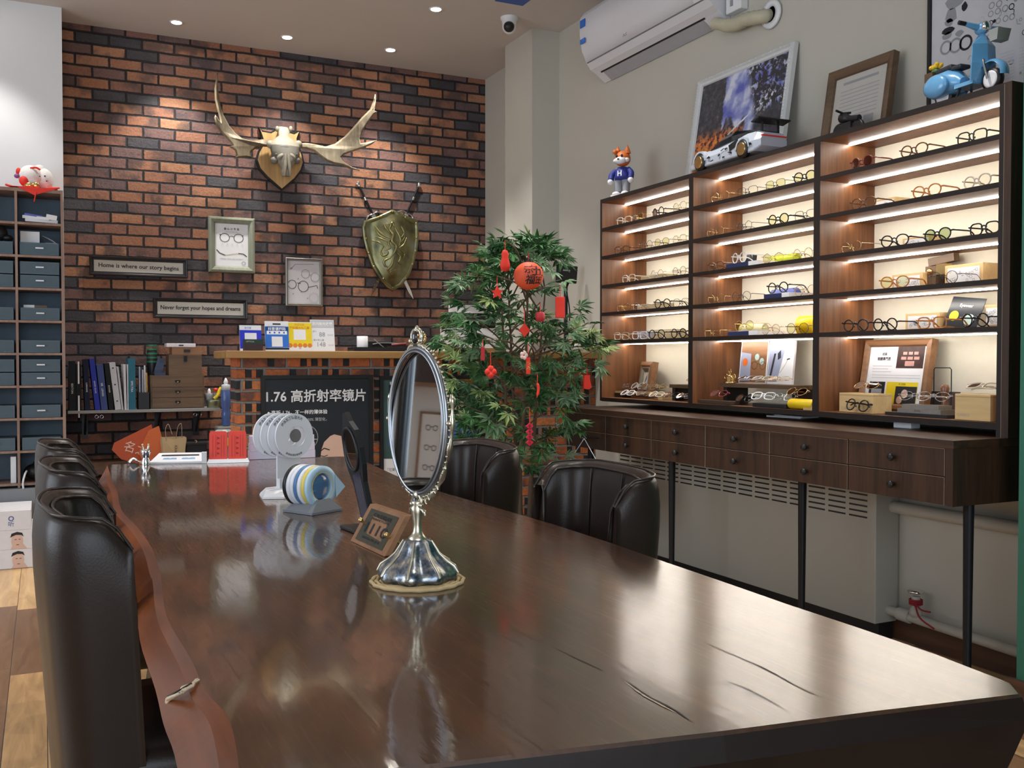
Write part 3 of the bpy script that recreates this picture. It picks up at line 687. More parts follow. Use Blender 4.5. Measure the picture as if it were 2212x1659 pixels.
for k, (pa, pb, lab) in enumerate((((430, 190), (1095, 1580), 'sword behind the shield with its black hilt at the upper left'), ((1160, 205), (578, 1550), 'sword behind the shield with its black hilt at the upper right'))):
    (ax, az), (bx, bz) = loc3([pa, pb]); a = Vector((ax, 0, az)); b = Vector((bx, 0, bz)); d = (b-a).normalized(); Ln = (b-a).length; yo = -.008-.010*k
    t = thing('sword', lab, 'sword', (B0.x, YW+yo, B0.z), group='crossed swords')
    nn = Vector((-d.z, 0, d.x))
    MB(M_blackmetal).cyl(a+d*.02, a+d*.11, .0085).cyl(a+d*.135, a+d*.25, .0085).build('grip', t)
    MB(M_chrome).sph(a, (.016, .012, .018)).cyl(a, a+d*.022, .009).build('pommel', t); MB(M_chrome).cyl(a+d*.109, a+d*.137, .0098).build('ferrule', t)
    MB(M_chrome).tube(spl([a+d*.25-nn*.075+d*.03, a+d*.252-nn*.04, a+d*.252, a+d*.252+nn*.04, a+d*.25+nn*.075+d*.03]), .008, 8).build('crossguard', t)
    bl = MB(M_chrome); q = [a+d*.25+nn*.016, a+d*(Ln-.06)+nn*.012, b, a+d*(Ln-.06)-nn*.012, a+d*.25-nn*.016]
    bl.loft([[p+Vector((0, .003, 0)) for p in q], [p-Vector((0, .003, 0)) for p in q]], False); bl.build('blade', t)
# --- framed pieces
def framed(name, label, cat, p0, p1, fw, prof, fm, pm, draw, Y=YW, group=None, dep=.02):
    a = on_y(*p0, Y-dep); b = on_y(*p1, Y-dep); w = abs(b.x-a.x); h = abs(a.z-b.z)
    t = thing(name, label, cat, ((a.x+b.x)/2, Y-.001, (a.z+b.z)/2), group=group)
    MB(fm).frame(w, h, prof).build('frame', t)
    mb = MB(pm).rect(0, 0, w-2*fw+.004, h-2*fw+.004, prof[-1][1]+.001); draw(mb, w-2*fw, h-2*fw, prof[-1][1]-.0004); mb.build('print', t); return t
P_blk = [(0, 0), (0, -.02), (.004, -.026), (.012, -.024), (.018, -.014), (.026, -.012), (.028, -.008)]
M_frblk = mat('black_frame', (.016, .014, .016), .3, var=.2); M_linen = mat('linen_card', (.60, .58, .52), .8, var=.04, ns=80)
framed('framed_sign', 'black framed sign lettered Home is where our story begins', 'sign', (193, 551), (405, 601), .028, P_blk, M_frblk, M_linen, lambda m, w, h, y: m.m(M_ink).text('Home is where our story begins', 0, -.002, w=w*.90, y=y, bold=.016, rot=-.012))
framed('framed_sign', 'black framed sign lettered Never forget your hopes and dreams', 'sign', (331, 642), (535, 690), .028, P_blk, M_frblk, M_linen, lambda m, w, h, y: m.m(M_ink).text('Never forget your hopes and dreams', 0, 0, w=w*.93, h=h*.44, y=y, bold=.018))
def specs(m, cx, cz, s, y, mt, t=.004, sq=1):
    m.m(mt)
    for q in (-1, 1): m.ring(cx+q*s*.5, cz, s*.36, t, y, 18, s*.33*sq)
    m.line([(cx-s*.15, cz+s*.08), (cx, cz+s*.14), (cx+s*.15, cz+s*.08)], t, y); m.line([(cx-s*.86, cz+s*.2), (cx-s*.78, cz+s*.2)], t*1.3, y); m.line([(cx+s*.78, cz+s*.2), (cx+s*.86, cz+s*.2)], t*1.3, y)
M_greenwood = wood('green_grey_wood', (.16, .175, .125), (.27, .285, .215), 'z', 14, .5)
P_wide = [(0, 0), (0, -.018), (.006, -.03), (.018, -.034), (.036, -.026), (.044, -.014), (.047, -.008)]
def print1(m, w, h, y):
    m.m(M_ink).text('最 心 の 专 造', 0, h*.38, w=w*.46, y=y, bold=.01).m(M_grey).text('glasses made with heart', 0, h*.31, w=w*.36, y=y)
    specs(m, 0, h*.17, w*.42, y, M_ink, .004)
    m.m(M_lgrey)
    for k in range(5): m.line([(w*(-.32+.15*k), -.01), (w*(-.28+.15*k), .012), (w*(-.25+.15*k), -.012)], .0015, y)
    m.m(M_ink).line([(-w*.46, -h*.12), (-w*.36, -h*.20), (-w*.2, -h*.245)], .006, y).line([(w*.46, -h*.26), (w*.36, -h*.20), (w*.2, -h*.19)], .006, y)
    m.m(mat('tan_print', (.5, .38, .2), .7)).line([(-w*.2, -h*.245), (w*.2, -h*.19)], .004, y)
    m.m(M_grey).text('ETERNAL VISION AND PROPERTY', 0, -h*.33, w=w*.7, y=y, bold=.01).ring(w*.36, -h*.42, .014, .003, y)
framed('framed_print', 'wide green grey wooden frame with a drawing of a pair of spectacles', 'picture', (450, 466), (551, 591), .047, P_wide, M_greenwood, M_paper, print1)
M_silver = mat('silver_frame', (.34, .33, .30), .35, metal=.5, var=.15)
P_thin = [(0, 0), (0, -.024), (.005, -.028), (.009, -.02), (.013, -.026), (.018, -.018), (.022, -.008)]
def print2(m, w, h, y):
    m.m(M_grey).line([(-w*.40, h*.32), (-w*.28, h*.42), (w*.32, h*.44)], .004, y).line([(-w*.44, h*.30), (-w*.38, h*.335)], .008, y)
    for (a, b, r, mt) in ((.05, .20, .032, M_grey), (.36, .13, .034, M_grey), (.32, -.36, .036, M_lgrey), (-.02, -.10, .04, M_ink), (-.38, -.06, .032, M_ink)): m.m(mt).ring(w*a, h*b, r, .004, y, 18, r*1.05)
    m.m(M_grey).line([(w*.15, h*.19), (w*.24, h*.17)], .003, y).m(M_ink).line([(w*.13, -h*.12), (w*.42, -h*.07), (w*.45, -h*.14)], .004, y).line([(-w*.22, -h*.02), (-w*.1, -h*.03)], .004, y)
    for (a, b) in ((-.2, .06), (.1, -.4), (-.36, -.3), (-.1, -.25)): m.line([(w*a, h*b), (w*a+.006, h*b+.01)], .003, y)
framed('framed_print', 'narrow silver frame with sketches of several round spectacles', 'picture', (617, 556), (697, 662), .022, P_thin, M_silver, mat('pale_pink_paper', (.62, .60, .62), .7, var=.05, ns=12), print2)

# ================================================================ bookshelf on the brick wall at the left
SY0, SZ = 6.93, None
SZ = on_y(300, 885, SY0).z; sx0 = .14; sx1 = on_y(476, 880, SY0).x
sf = thing('wall_shelf', 'grey board shelf on black brackets holding binders and a drawer box', 'shelf', (0, 0, 0))
MB(mat('grey_board', (.30, .29, .27), .6)).b2((sx0, SY0, SZ-.018), (sx1, YW-.002, SZ)).build('board', sf)
for px in (185, 345, 430):
    x = on_y(px, 900, SY0+.1).x
    MB(M_black).b2((x-.018, YW-.012, SZ-.20), (x+.018, YW-.001, SZ-.018)).b2((x-.018, SY0+.03, SZ-.024), (x+.018, YW-.001, SZ-.018)).tube([(x, SY0+.05, SZ-.022), (x, YW-.01, SZ-.17)], .008, 6).build('bracket', sf)
for px in (209, 220, 422, 432):
    x = on_y(px, 900, YW-.02).x; h = thing('hook_ring', 'small steel hook ring below the shelf', 'hook', (x, YW, SZ-.055), group='hook rings below the bookshelf')
    MB(M_chrome).tube([(.011*math.cos(a), -.012, .011*math.sin(a)) for a in [2*PI*j/14 for j in range(14)]], .003, 6, closed=True).cyl((0, 0, .012), (0, -.012, .012), .003, n=8).build('ring', h)
def bk(name, label, pxa, pxb, ptop, col, lean=0, th=None, spine=None, tcol=None, cat='binder', deep=.2, mt=None, group='binders on the wall shelf'):
    a = on_y(pxa, 880, SY0+.02); b = on_y(pxb, 880, SY0+.02); top = on_y((pxa+pxb)/2, ptop, SY0+.02).z; w = b.x-a.x; h = top-SZ
    t = thing(name, label, cat, (a.x+w/2, SY0+.02, SZ), group=group)
    t.rotation_euler = (0, lean, 0); z0 = abs(math.sin(lean))*w/2*1.02
    m_ = mt or mat('cover_%02d%02d%02d' % tuple(int(c*99) for c in col), col, .6, var=.1, spec=.2)
    c = MB(m_).box((0, deep/2, z0+h/2), (w, deep, h)); c.m(M_paper).box((0, deep/2+.004, z0+h/2), (w*.7, deep, h*.985))
    if spine: c.m(M_whiteink if tcol is None else tcol).text(spine, 0, z0+h*.45, h=w*.30, y=-.0006, rot=-PI/2)
    c.build('cover', t); return t
bk('ring_binder', 'black ring binder with white lettering at the far left end of the wall shelf', 149, 164, 780, (.014, .016, .018), spine='SEXTON'); bk('ring_binder', 'slim black binder with a white label between two dark binders', 165, 176, 786, (.013, .014, .016), spine='—  —')
bk('ring_binder', 'dark navy binder leaning beside the bright blue one', 184, 195, 776, (.012, .015, .04), -.03, spine='LORRAINE')
bk('ring_binder', 'bright royal blue binder leaning with pale lettering', 206, 217, 775, (.03, .045, .36), -.10, spine='GOOD GLASS')
bk('ring_binder', 'mid blue binder leaning with SIB on its spine', 219, 233, 788, (.06, .085, .24), -.09, spine='SIB   LENSES')
bk('ring_binder', 'black binder leaning against the white punched folder', 236, 246, 785, (.013, .013, .015), -.09, spine='BOGNER')
fld = bk('punched_folder', 'white folder with punched holes leaning among dark binders', 249, 262, 783, (.55, .56, .58), -.11)
hb = MB(M_ink)
for z in (.06, .17, .28): hb.disc(0, z, .005, -.001)
hb.build('holes', fld)
bk('paper_pad', 'thin pale folder leaning behind the punched folder', 263, 267, 792, (.5, .5, .5), -.10)
bk('white_file', 'narrow white file with a ring tab', 269, 274, 787, (.62, .62, .64), -.02); bk('white_file', 'thick white file beside the tall teal book', 275.5, 277.5, 787, (.7, .7, .72), 0)
bk('teal_book', 'tall teal blue book with pale spine lettering', 278, 293, 774, (.03, .14, .20), 0, spine='SPECTRA', cat='book')
# pen box with papers
def at_shelf(px, dy=.06): return on_y(px, 880, SY0+dy).x
x0, x1 = at_shelf(297), at_shelf(323)
t = thing('desk_organizer', 'black desk box holding upright papers and brochures', 'desk organizer', ((x0+x1)/2, SY0+.06, SZ))
w = x1-x0; MB(M_black).b2((-w/2, -.03, 0), (w/2, -.026, .115)).b2((-w/2, .06, 0), (w/2, .064, .16)).b2((-w/2, -.03, 0), (-w/2+.004, .06, .12)).b2((w/2-.004, -.03, 0), (w/2, .06, .12)).b2((-w/2, -.03, 0), (w/2, .06, .004)).build('box', t)
for k, (dx, c, h) in enumerate(((-.03, (.5, .5, .52), .28), (-.018, (.05, .06, .15), .27), (-.005, (.62, .62, .63), .26), (.012, (.75, .76, .78), .29), (.026, (.62, .36, .10), .24))):
    q = tag(MB(mat('brochure_%d' % k, c, .6)).box((0, 0, .004+h/2), (.006, .06, h)).build('brochure', None, ((x0+x1)/2+dx*.8, SY0+.074, SZ+.002), (0, 0, 0)), ['grey brochure at the left inside the black desk box', 'navy brochure inside the black desk box', 'white brochure in the middle of the black desk box', 'tallest white brochure inside the black desk box', 'orange brochure at the right inside the black desk box'][k], 'brochure', 'brochures in the desk box')
# drawer box, small box, wooden box
x0, x1 = at_shelf(325), at_shelf(441); zt = on_y(380, 811, SY0+.05).z
t = thing('drawer_box', 'brown wooden box with three small drawers on the wall shelf', 'drawer box', ((x0+x1)/2, SY0+.05, SZ)); w = x1-x0; h = zt-SZ
MB(M_brownwood).box((0, .11, h/2), (w, .22, h)).build('carcass', t)
for k in range(3):
    d = MB(M_brownwood).box((0, -.003, h*(.18+.31*k)), (w-.02, .008, h*.29)).build('drawer', t)
    MB(M_blackmetal).box((0, -.008, h*(.18+.31*k)+.006), (.034, .003, .014)).m(M_brass).sph((0, -.013, h*(.18+.31*k)), .0055).build('pull', d)
x2, x3 = at_shelf(366), at_shelf(437); zu = on_y(400, 766, SY0+.07).z
t = thing('keepsake_box', 'dark brown wooden box standing on the three drawer box', 'box', ((x2+x3)/2, SY0+.07, zt)); w = x3-x2; MB(M_brownwood).box((0, .09, (zu-zt)/2), (w, .18, zu-zt)).build('body', t); MB(M_blackmetal).box((0, -.003, (zu-zt)*.8), (.02, .006, .04)).build('latch', t)
x2, x3 = at_shelf(373), at_shelf(437); zv = on_y(400, 750, SY0+.07).z
t = thing('hinged_box', 'shallow honey coloured wooden box with a black clasp on top of the dark box', 'box', ((x2+x3)/2, SY0+.07, zu)); MB(M_midwood).box((0, .08, (zv-zu)/2), (x3-x2, .16, zv-zu)).build('body', t); MB(M_black).box((0, -.003, (zv-zu)/2), (.04, .006, .02)).build('clasp', t)
x2, x3 = at_shelf(361), at_shelf(424); zw = on_y(400, 742, SY0+.07).z
t = thing('flat_case', 'flat pinkish white case topmost of the stack of boxes', 'case', ((x2+x3)/2, SY0+.07, zv)); MB(mat('pinkish_white', (.66, .60, .64), .4)).box((0, .06, (zw-zv)/2), (x3-x2, .13, zw-zv)).build('body', t, bevel=.003); MB(M_black).box((0, -.006, (zw-zv)/2), (.03, .003, .008)).build('label_tab', t)
# canister and tape dispenser on the drawer box
x = at_shelf(327, .12); t = thing('canister', 'black and green banded canister standing on the drawer box', 'canister', (at_shelf(333), SY0+.18, zt)); hh = on_y(327, 756, SY0+.18).z-zt
cm = MB(M_black).lathe([(.032, 0), (.034, .005), (.034, hh-.01), (.026, hh)], n=20); cm.m(mat('green_band', (.02, .16, .08), .4))
for k in range(5): cm.lathe([(.0346, hh*.5+k*.028), (.0352, hh*.5+.006+k*.028), (.0346, hh*.5+.012+k*.028)], n=20)
cm.build('body', t)
t = thing('phone_stand', 'small dark blue phone stand before the brown box', 'stand', (at_shelf(347), SY0+.085, zt)); M_navy = mat('navy_plastic', (.03, .045, .09), .45)
MB(M_navy).box((0, .02, .01), (.07, .06, .02)).box((.0, .03, .06), (.05, .008, .12), (-.25, .3, 0)).box((-.012, .01, .03), (.04, .02, .02)).build('body', t)
# right of the drawer box: tin, dish, toy, spray bottle
t = thing('round_tin', 'olive metal round tin on the wall shelf beside the drawer box', 'tin', (at_shelf(462), SY0+.07, SZ)); MB(mat('olive_tin', (.20, .21, .13), .3, metal=.7)).lathe([(.044, 0), (.046, .003), (.046, .036), (.047, .04), (.047, .052), (.043, .055), (0, .056)], n=28).build('body', t)
t = thing('plastic_tub', 'clear grey plastic tub of small tools on the round tin', 'tub', (at_shelf(455), SY0+.085, SZ+.056)); MB(mat('smoke_plastic', (.16, .17, .17), .3)).lathe([(.034, 0), (.040, .045), (.038, .045), (.034, .003), (0, .003)], n=22).build('body', t); MB(M_whitep).lathe([(.012, .003), (.012, .06), (.006, .075), (0, .078)], (-.004, .012, 0), 12).build('bottle_cap', t)
t = thing('toy_plane', 'little yellow and red toy perched beside the blue bottle', 'toy', (at_shelf(469), SY0+.045, SZ+.056)); MB(mat('yellow_plastic', (.75, .55, .03), .4)).tube(spl([(-.02, 0, .008), (0, -.005, .03), (.012, 0, .06), (.028, 0, .085)]), [.012]*19, 8).build('body', t); MB(M_red).sph((-.012, -.006, .07), .013).build('knob', t)
t = thing('spray_bottle', 'clear blue plastic bottle with white and red cap at the bar corner', 'bottle', (at_shelf(487, -.03), SY0-.05, SZ-.12))
M_bluebot = mat('blue_clear_plastic', (.12, .20, .50), .12, trans=.45)
MB(M_bluebot).lathe([(.026, 0), (.028, .01), (.026, .05), (.03, .08), (.024, .11), (.031, .14), (.031, .24), (.018, .27)], n=14, lobes=6, amp=.06).build('body', t); MB(mat('grey_cap', (.4, .42, .45), .4)).lathe([(.028, .245), (.03, .25), (.03, .28), (.02, .285)], n=18).build('collar', t); MB(M_whitep).lathe([(.012, .285), (.016, .30), (.006, .325), (0, .33)], n=14).build('nozzle', t); MB(M_red).box((.034, 0, .26), (.016, .02, .04)).build('clip', t)
# grey case hanging by the bar corner that carries the bottle
t = thing('storage_bin', 'taupe grey plastic bin standing on end under the blue bottle', 'bin', (at_shelf(483, -.03), SY0-.05, SZ-.12)); MB(mat('taupe_plastic', (.15, .14, .12), .5)).box((0, .0, -.098), (.115, .13, .19)).build('body', t, bevel=.012)

# ================================================================ low bench against the brick wall and what lies on it
BZ = .50
bench = thing('low_bench', 'low dark bench under the wall shelf behind the table', 'bench', (0, 0, 0))
MB(M_walnut_y).b2((.16, 6.45, BZ-.03), (1.12, 7.15, BZ)).build('top', bench)
for x in (.2, 1.08):
    for y in (6.5, 7.1): MB(M_blackmetal).cyl((x, y, BZ-.03), (x, y, 0), .02, .016).build('leg', bench)
M_orange = mat('orange_red_card', (.46, .075, .022), .6, var=.12)
def pt(px, py, Y): p = on_y(px, py, Y); return (p.x, p.z)
for k, (poly, Y, lab) in enumerate((([(242, 1000), (247, 985), (328, 945), (334, 972), (344, 1010), (300, 1030), (262, 1020)], 6.70, 'large orange red gift envelope leaning under the wall shelf'), ([(300, 1010), (322, 962), (344, 952), (354, 990), (360, 1020), (312, 1035)], 6.66, 'smaller orange red gift envelope with pale writing in front of the larger'))):
    q = [pt(x, y, Y) for x, y in poly]; zmin = min(b for a, b in q); xm = sum(a for a, b in q)/len(q)
    t = thing('gift_envelope', lab, 'envelope', (xm, Y, BZ), group='orange gift envelopes'); t.rotation_euler = (-.06, 0, 0)
    e = MB(M_orange if k == 0 else mat('bright_orange_card', (.56, .12, .03), .6)).pxz([(a-xm, b-zmin) for a, b in q], 0, .012); 
    if k == 0: e.m(mat('pale_pink_ink', (.75, .55, .45), .6)).text('名之', .0, .10, h=.07, y=-.001, rot=-.35)
    e.build('envelope', t)
# kraft bag
t = thing('kraft_bag', 'open brown kraft paper bag with twisted handles behind the white tray', 'paper bag', ((pt(375, 960, 6.6))[0], 6.6, BZ))
M_kraft = mat('kraft_paper', (.46, .33, .18), .75, var=.08)
zt_ = pt(375, 944, 6.6)[1]-BZ; kw = .062
kb = MB(M_kraft).add([(-kw, -.03, 0), (kw, -.03, 0), (kw+.012, -.035, zt_), (-.004, -.024, zt_-.012), (-kw-.012, -.035, zt_)], [(0, 1, 2, 3, 4)], False).add([(-kw, .03, 0), (kw, .03, 0), (kw+.012, .035, zt_), (-kw-.012, .035, zt_)], [(0, 1, 2, 3)], False)
kb.add([(-kw, -.03, 0), (-kw, .03, 0), (-kw-.012, .035, zt_), (-kw-.02, 0, zt_*.9), (-kw-.012, -.035, zt_)], [(0, 1, 2, 3, 4)], False).add([(kw, -.03, 0), (kw, .03, 0), (kw+.012, .035, zt_), (kw+.02, 0, zt_*.9), (kw+.012, -.035, zt_)], [(0, 1, 2, 3, 4)], False).add([(-kw, -.03, .001), (kw, -.03, .001), (kw, .03, .001), (-kw, .03, .001)], [(0, 1, 2, 3)], False)
kb.m(M_ink).text('KRAFT', .01, zt_*.5, h=.016, y=-.0345, rot=-PI/2); kb.build('bag', t)
for y in (-.033, .033): MB(mat('paper_cord', (.30, .25, .18), .8)).tube(spl([(-kw*.75, y, zt_-.02), (-kw*.85, y, zt_+.05), (-kw*.55, y, zt_+.085), (-kw*.2, y, zt_+.02)] if y < 0 else [(kw*.3, y, zt_-.02), (kw*.5, y, zt_+.06), (kw*.85, y, zt_+.08), (kw*.9, y, zt_-.01)]), .0022, 5).build('handle', t)
# black lidded box, plastic packet
x0 = pt(402, 960, 6.6)[0]; x1 = pt(446, 960, 6.6)[0]; zz = pt(420, 957, 6.6)[1]-BZ
t = thing('storage_box', 'black storage box with a steel clip beside the kraft bag', 'box', ((x0+x1)/2, 6.6, BZ)); MB(M_black).box((0, .06, zz/2-.005), (x1-x0, .14, zz-.01)).build('body', t, bevel=.004); MB(M_black).box((0, .06, zz-.006), (x1-x0+.012, .152, .012)).build('lid', t); MB(M_chrome).tube([(-.005, -.01, zz), (0, -.02, zz+.015), (-.012, -.02, zz+.02)], .004, 6).build('clip', t)
x0 = pt(460, 930, 6.65)[0]; zz = pt(460, 938, 6.65)[1]
t = thing('snack_packet', 'crumpled clear packet with a yellow label under the grey bin', 'packet', (x0+.075, 6.72, BZ+.005)); MB(mat('cloudy_plastic', (.30, .31, .33), .25)).loft([[(rr*(.055+.012*math.sin(j*2.3+z*40))*math.cos(2*PI*j/11), rr*.045*math.sin(2*PI*j/11), z) for j in range(11)] for rr, z in ((.9, 0), (1, .05), (1.05, .10), (.85, .15), (1.05, .185), (.7, .20))], False).build('bag', t); MB(mat('yellow_label', (.66, .50, .05), .5)).box((.008, -.05, .12), (.06, .006, .05)).build('label_tab', t)

# ================================================================ pigeonhole cabinet at the far left
PY = 6.62; cw = .253; xr = .119; zb = .413; rp = .1987
pg = thing('pigeonhole_cabinet', 'reddish wood pigeonhole cabinet with slate blue drawers by the white wall', 'cabinet', (0, 0, 0))
M_pw = wood('rosy_wood', (.20, .115, .085), (.34, .215, .16), 'z', 14, .5); M_slate = mat('slate_fabric', (.085, .125, .155), .8, var=.1, ns=90); M_slate2 = mat('slate_back', (.17, .23, .29), .85, var=.08)
fr = MB(M_pw)
for k in range(3): x = xr-k*cw; fr.b2((x-.014, PY, zb-.02), (x, 6.915, zb+9*rp+.014))
for k in range(10): z = zb+k*rp; fr.b2((xr-2*cw, PY+.001, z-.007), (xr-.001, 6.915, z+.007 if k < 9 else z+.0135))
fr.build('frame', pg)
MB(M_slate2).b2((xr-2*cw, 6.90, zb), (xr-.01, 6.914, zb+9*rp)).build('back_panel', pg)
def pdrawer(col, z, h, push=.012):
    x = xr-col*cw-.014-(cw-.014)/2
    d = MB(M_slate).b2((x-.108, PY+push, z), (x+.108, PY+push+.22, z+h)); d.m(mat('slate_trim', (.15, .20, .23), .7)).frame(.21, h-.008, [(0, 0), (.0, -.0012), (.0018, -.0012), (.0018, 0)])
    d.v[8:] = [(a+x, b+PY+push, c+z+h/2) for a, b, c in d.v[8:]]
    d = d.build('drawer', pg); MB(M_whitep).box((x, PY+push-.006, z+h*.56), (.045, .01, .008)).build('handle', d)
for row, n in ((7, 1), (6, 2), (5, 1), (4, 1), (3, 2), (2, 1), (1, 1)):
    for k in range(n): pdrawer(0, zb+row*rp+.009+k*.082, .076); pdrawer(1, zb+row*rp+.009+k*.082, .076)
def in_cell(px, row, Y=PY+.07): return (on_y(px, 800, Y).x, Y, zb+row*rp+.0075)
t = thing('paper_stack', 'stack of white folded papers and a blue edged pad on an upper pigeonhole shelf', 'papers', in_cell(92, 8)); pm = MB(M_paper)
pm.box((0, .03, .016), (.18, .15, .02), (0, .02, .05)).box((-.02, .02, .032), (.15, .14, .018), (0, .06, -.1)).box((.06, -.01, .042), (.06, .12, .03), (.1, .15, 0)); pm.m(mat('blue_pad', (.12, .14, .5), .6)).box((-.04, -.04, .045), (.10, .02, .012), (0, .12, 0)); pm.build('papers', t)
t = thing('white_carton', 'small white carton standing on the pigeonhole drawer under the papers', 'box', (on_y(68, 800, PY+.05).x, PY+.06, zb+7*rp+.0855)); MB(M_paper).box((0, .04, .036), (.106, .07, .072)).build('carton', t)
t = thing('paper_roll', 'curled white leaflet beside the small carton', 'leaflet', (on_y(110, 800, PY+.05).x, PY+.06, zb+7*rp+.0855)); MB(M_paper).add([(-.04, 0, .05), (-.02, 0, .042), (.02, 0, .022), (.045, 0, .0), (-.04, .1, .05), (-.02, .1, .042), (.02, .1, .022), (.045, .1, .0)], [(0, 1, 5, 4), (1, 2, 6, 5), (2, 3, 7, 6)], True).box((.01, .05, .003), (.07, .1, .006)).build('leaflet', t)
t = thing('card_box', 'small white and brown card boxes on the fourth pigeonhole drawer', 'box', (on_y(72, 800, PY+.05).x, PY+.05, zb+5*rp+.0855)); MB(M_paper).box((-.02, .03, .009), (.06, .06, .018)).m(M_brownwood).box((.045, .03, .008), (.07, .06, .016)).build('box', t)
t = thing('black_pouch', 'crumpled black pouch in the left column of pigeonholes', 'pouch', (on_y(8, 800, PY+.05).x-.02, PY+.05, zb+7*rp+.0875)); MB(M_black).sph((0, .04, .052), (.05, .04, .05)).sph((.05, .03, .024), (.03, .03, .02)).build('pouch', t)
t = thing('white_file_box', 'upright white file in the lowest pigeonhole', 'file', (on_y(29, 1010, PY+.05).x, PY+.05, zb+.0075)); MB(M_paper).box((0, .05, .08), (.03, .12, .16)).build('file', t)
t = thing('cable_bundle', 'bundle of dark cloth with a white cord in the lowest right pigeonhole', 'bundle', (on_y(70, 1010, PY+.05).x+.018, PY+.06, zb+.0075)); MB(M_black).sph((0, .05, .058), (.07, .06, .05)).sph((.03, .06, .09), (.05, .05, .05)).build('cloth', t); MB(M_paper).tube(spl([(-.05, -.02, .07), (-.06, -.066, .05), (-.07, -.075, .0), (-.065, -.075, -.06), (-.06, -.075, -.12)]), .006, 6).build('cord', t)
struct(MB(mat('grey_plinth', (.22, .23, .25), .7)).b2((-1.2, 6.55, 0), (.12, 6.915, .39)).build('trim_1'))
# lion ornament on top
t = thing('lion_ornament', 'white lion dance ornament on a red ribbon on the pigeonhole cabinet', 'ornament', (on_y(74, 410, PY+.12).x, PY+.12, zb+9*rp+.018))
fur = mat('white_fur', (.78, .76, .74), .9, var=.08, ns=60, bm=.6, bs=90)
MB(fur).sph((-.02, 0, .082), (.07, .07, .075), 18, 12).sph((.055, .02, .075), (.055, .06, .072), 16, 12).sph((.03, .03, .12), (.04, .04, .05)).build('head', t)
MB(M_red).sph((-.055, -.05, .05), (.028, .024, .03)).build('mouth', t); MB(M_red).sph((-.085, -.01, .11), (.016, .02, .025)).build('ear', t); MB(M_red).tube(spl([(-.02, -.05, .13), (.01, -.058, .135), (.035, -.05, .125)]), .006, 6).build('brow', t)
MB(M_gold).sph((-.025, -.065, .022), (.03, .02, .02)).sph((.012, -.066, .024), (.018, .016, .022)).build('bells', t)
MB(mat('violet', (.25, .1, .32), .4)).sph((-.095, -.03, .08), (.016, .016, .014)).build('bauble', t)
MB(M_ink).sph((.03, -.045, .085), .005, 8, 6).sph((.06, -.04, .09), .005, 8, 6).sph((.07, -.04, .06), .004, 8, 6).build('eyes', t)
rb = MB(M_red).add([(-.10, -.1255, .003), (.13, -.1255, .003), (0, -.128, -.045)], [(0, 1, 2)], False).tube([(.01, -.129, -.03), (.004, -.131, -.06), (.0, -.129, -.085)], .004, 6).b2((-.13, -.1255, .001), (.13, .06, .004)); rb.tube(spl([(-.10, -.05, .006), (-.135, -.06, .012), (-.155, -.05, .02)]), .007, 6).tube(spl([(.08, -.10, .008), (.115, -.10, .010), (.14, -.085, .016)]), .006, 6); rb.build('ribbon', t)
# cartons on the floor
M_skin = mat('printed_skin', (.62, .42, .34), .7, var=.04); M_hair = mat('printed_hair', (.02, .018, .02), .7); M_blueink = mat('blue_ink', (.06, .10, .30), .7)
bx0 = on_y(71, 1160, 6.1).x
for k, lab in enumerate(('lowest white carton of the floor stack with a printed portrait', 'middle white carton of the floor stack with a printed portrait', 'top white carton of the floor stack with a blue emblem')):
    t = thing('shipping_carton', lab, 'carton', (bx0-.26-.004*k, 6.1, .0025+k*.108), group='white cartons on the floor by the cabinet')
    c = MB(mat('carton_white', (.66, .65, .68), .6)).box((0, .2, .0535), (.52, .4, .107))
    if k < 2:
        c.m(M_skin).disc(.185, .045, .03, -.0008, 18, .042).poly([(.15, .0), (.235, .0), (.215, .028), (.165, .026)], -.0006)
        c.m(M_hair).poly([(.15, .066), (.157, .088), (.185, .097), (.21, .09), (.218, .068), (.205, .078), (.18, .08), (.16, .072)], -.0012).line([(.172, .054), (.182, .055)], .003, -.0012).line([(.192, .055), (.202, .054)], .003, -.0012).line([(.18, .024), (.194, .024)], .003, -.0012)
        c.m(M_blueink).text('视无界', .02, .04, h=.022, y=-.0008)
    else: c.m(M_blueink).ring(.16, .065, .014, .005, -.0008).text('听', .16, .035, h=.03, y=-.0008)
    c.build('carton', t)
# ================================================================ posters leaning on the brick bar
PYB = 5.425
def poster(name, label, x0, x1, ytop, draw, group):
    a = on_y(x0, ytop, PYB); b = on_y(x1, ytop+3, PYB); w = b.x-a.x; top = a.z; bot = .14; h = top-bot
    t = thing(name, label, 'poster', ((a.x+b.x)/2, PYB+.02, (top+bot)/2), group=group)
    MB(M_black).frame(w, h, [(0, 0), (0, -.022), (.021, -.022), (.024, -.012)]).build('frame', t)
    O_ = ((a.x+b.x)/2, (top+bot)/2)
    def q(px, py): p = on_y(px, py, PYB+.008); return (p.x-O_[0], p.z-O_[1])
    mb = MB(); draw(mb, w-.046, h-.046, q); mb.build('print', t)
    MB(M_black).box((-.15, -.012, -h/2-.06), (.03, .02, .13)).box((.15, -.012, -h/2-.06), (.03, .02, .13)).build('feet', t)
M_night = mat('night_blue_print', (.018, .022, .030), .35, var=.1, ns=4); M_teal = mat('teal_print', (.05, .10, .10), .4, var=.35, ns=5); M_mint = mat('mint_print', (.42, .58, .56), .5); M_denim = mat('denim_print', (.09, .20, .42), .6, var=.3, ns=16)
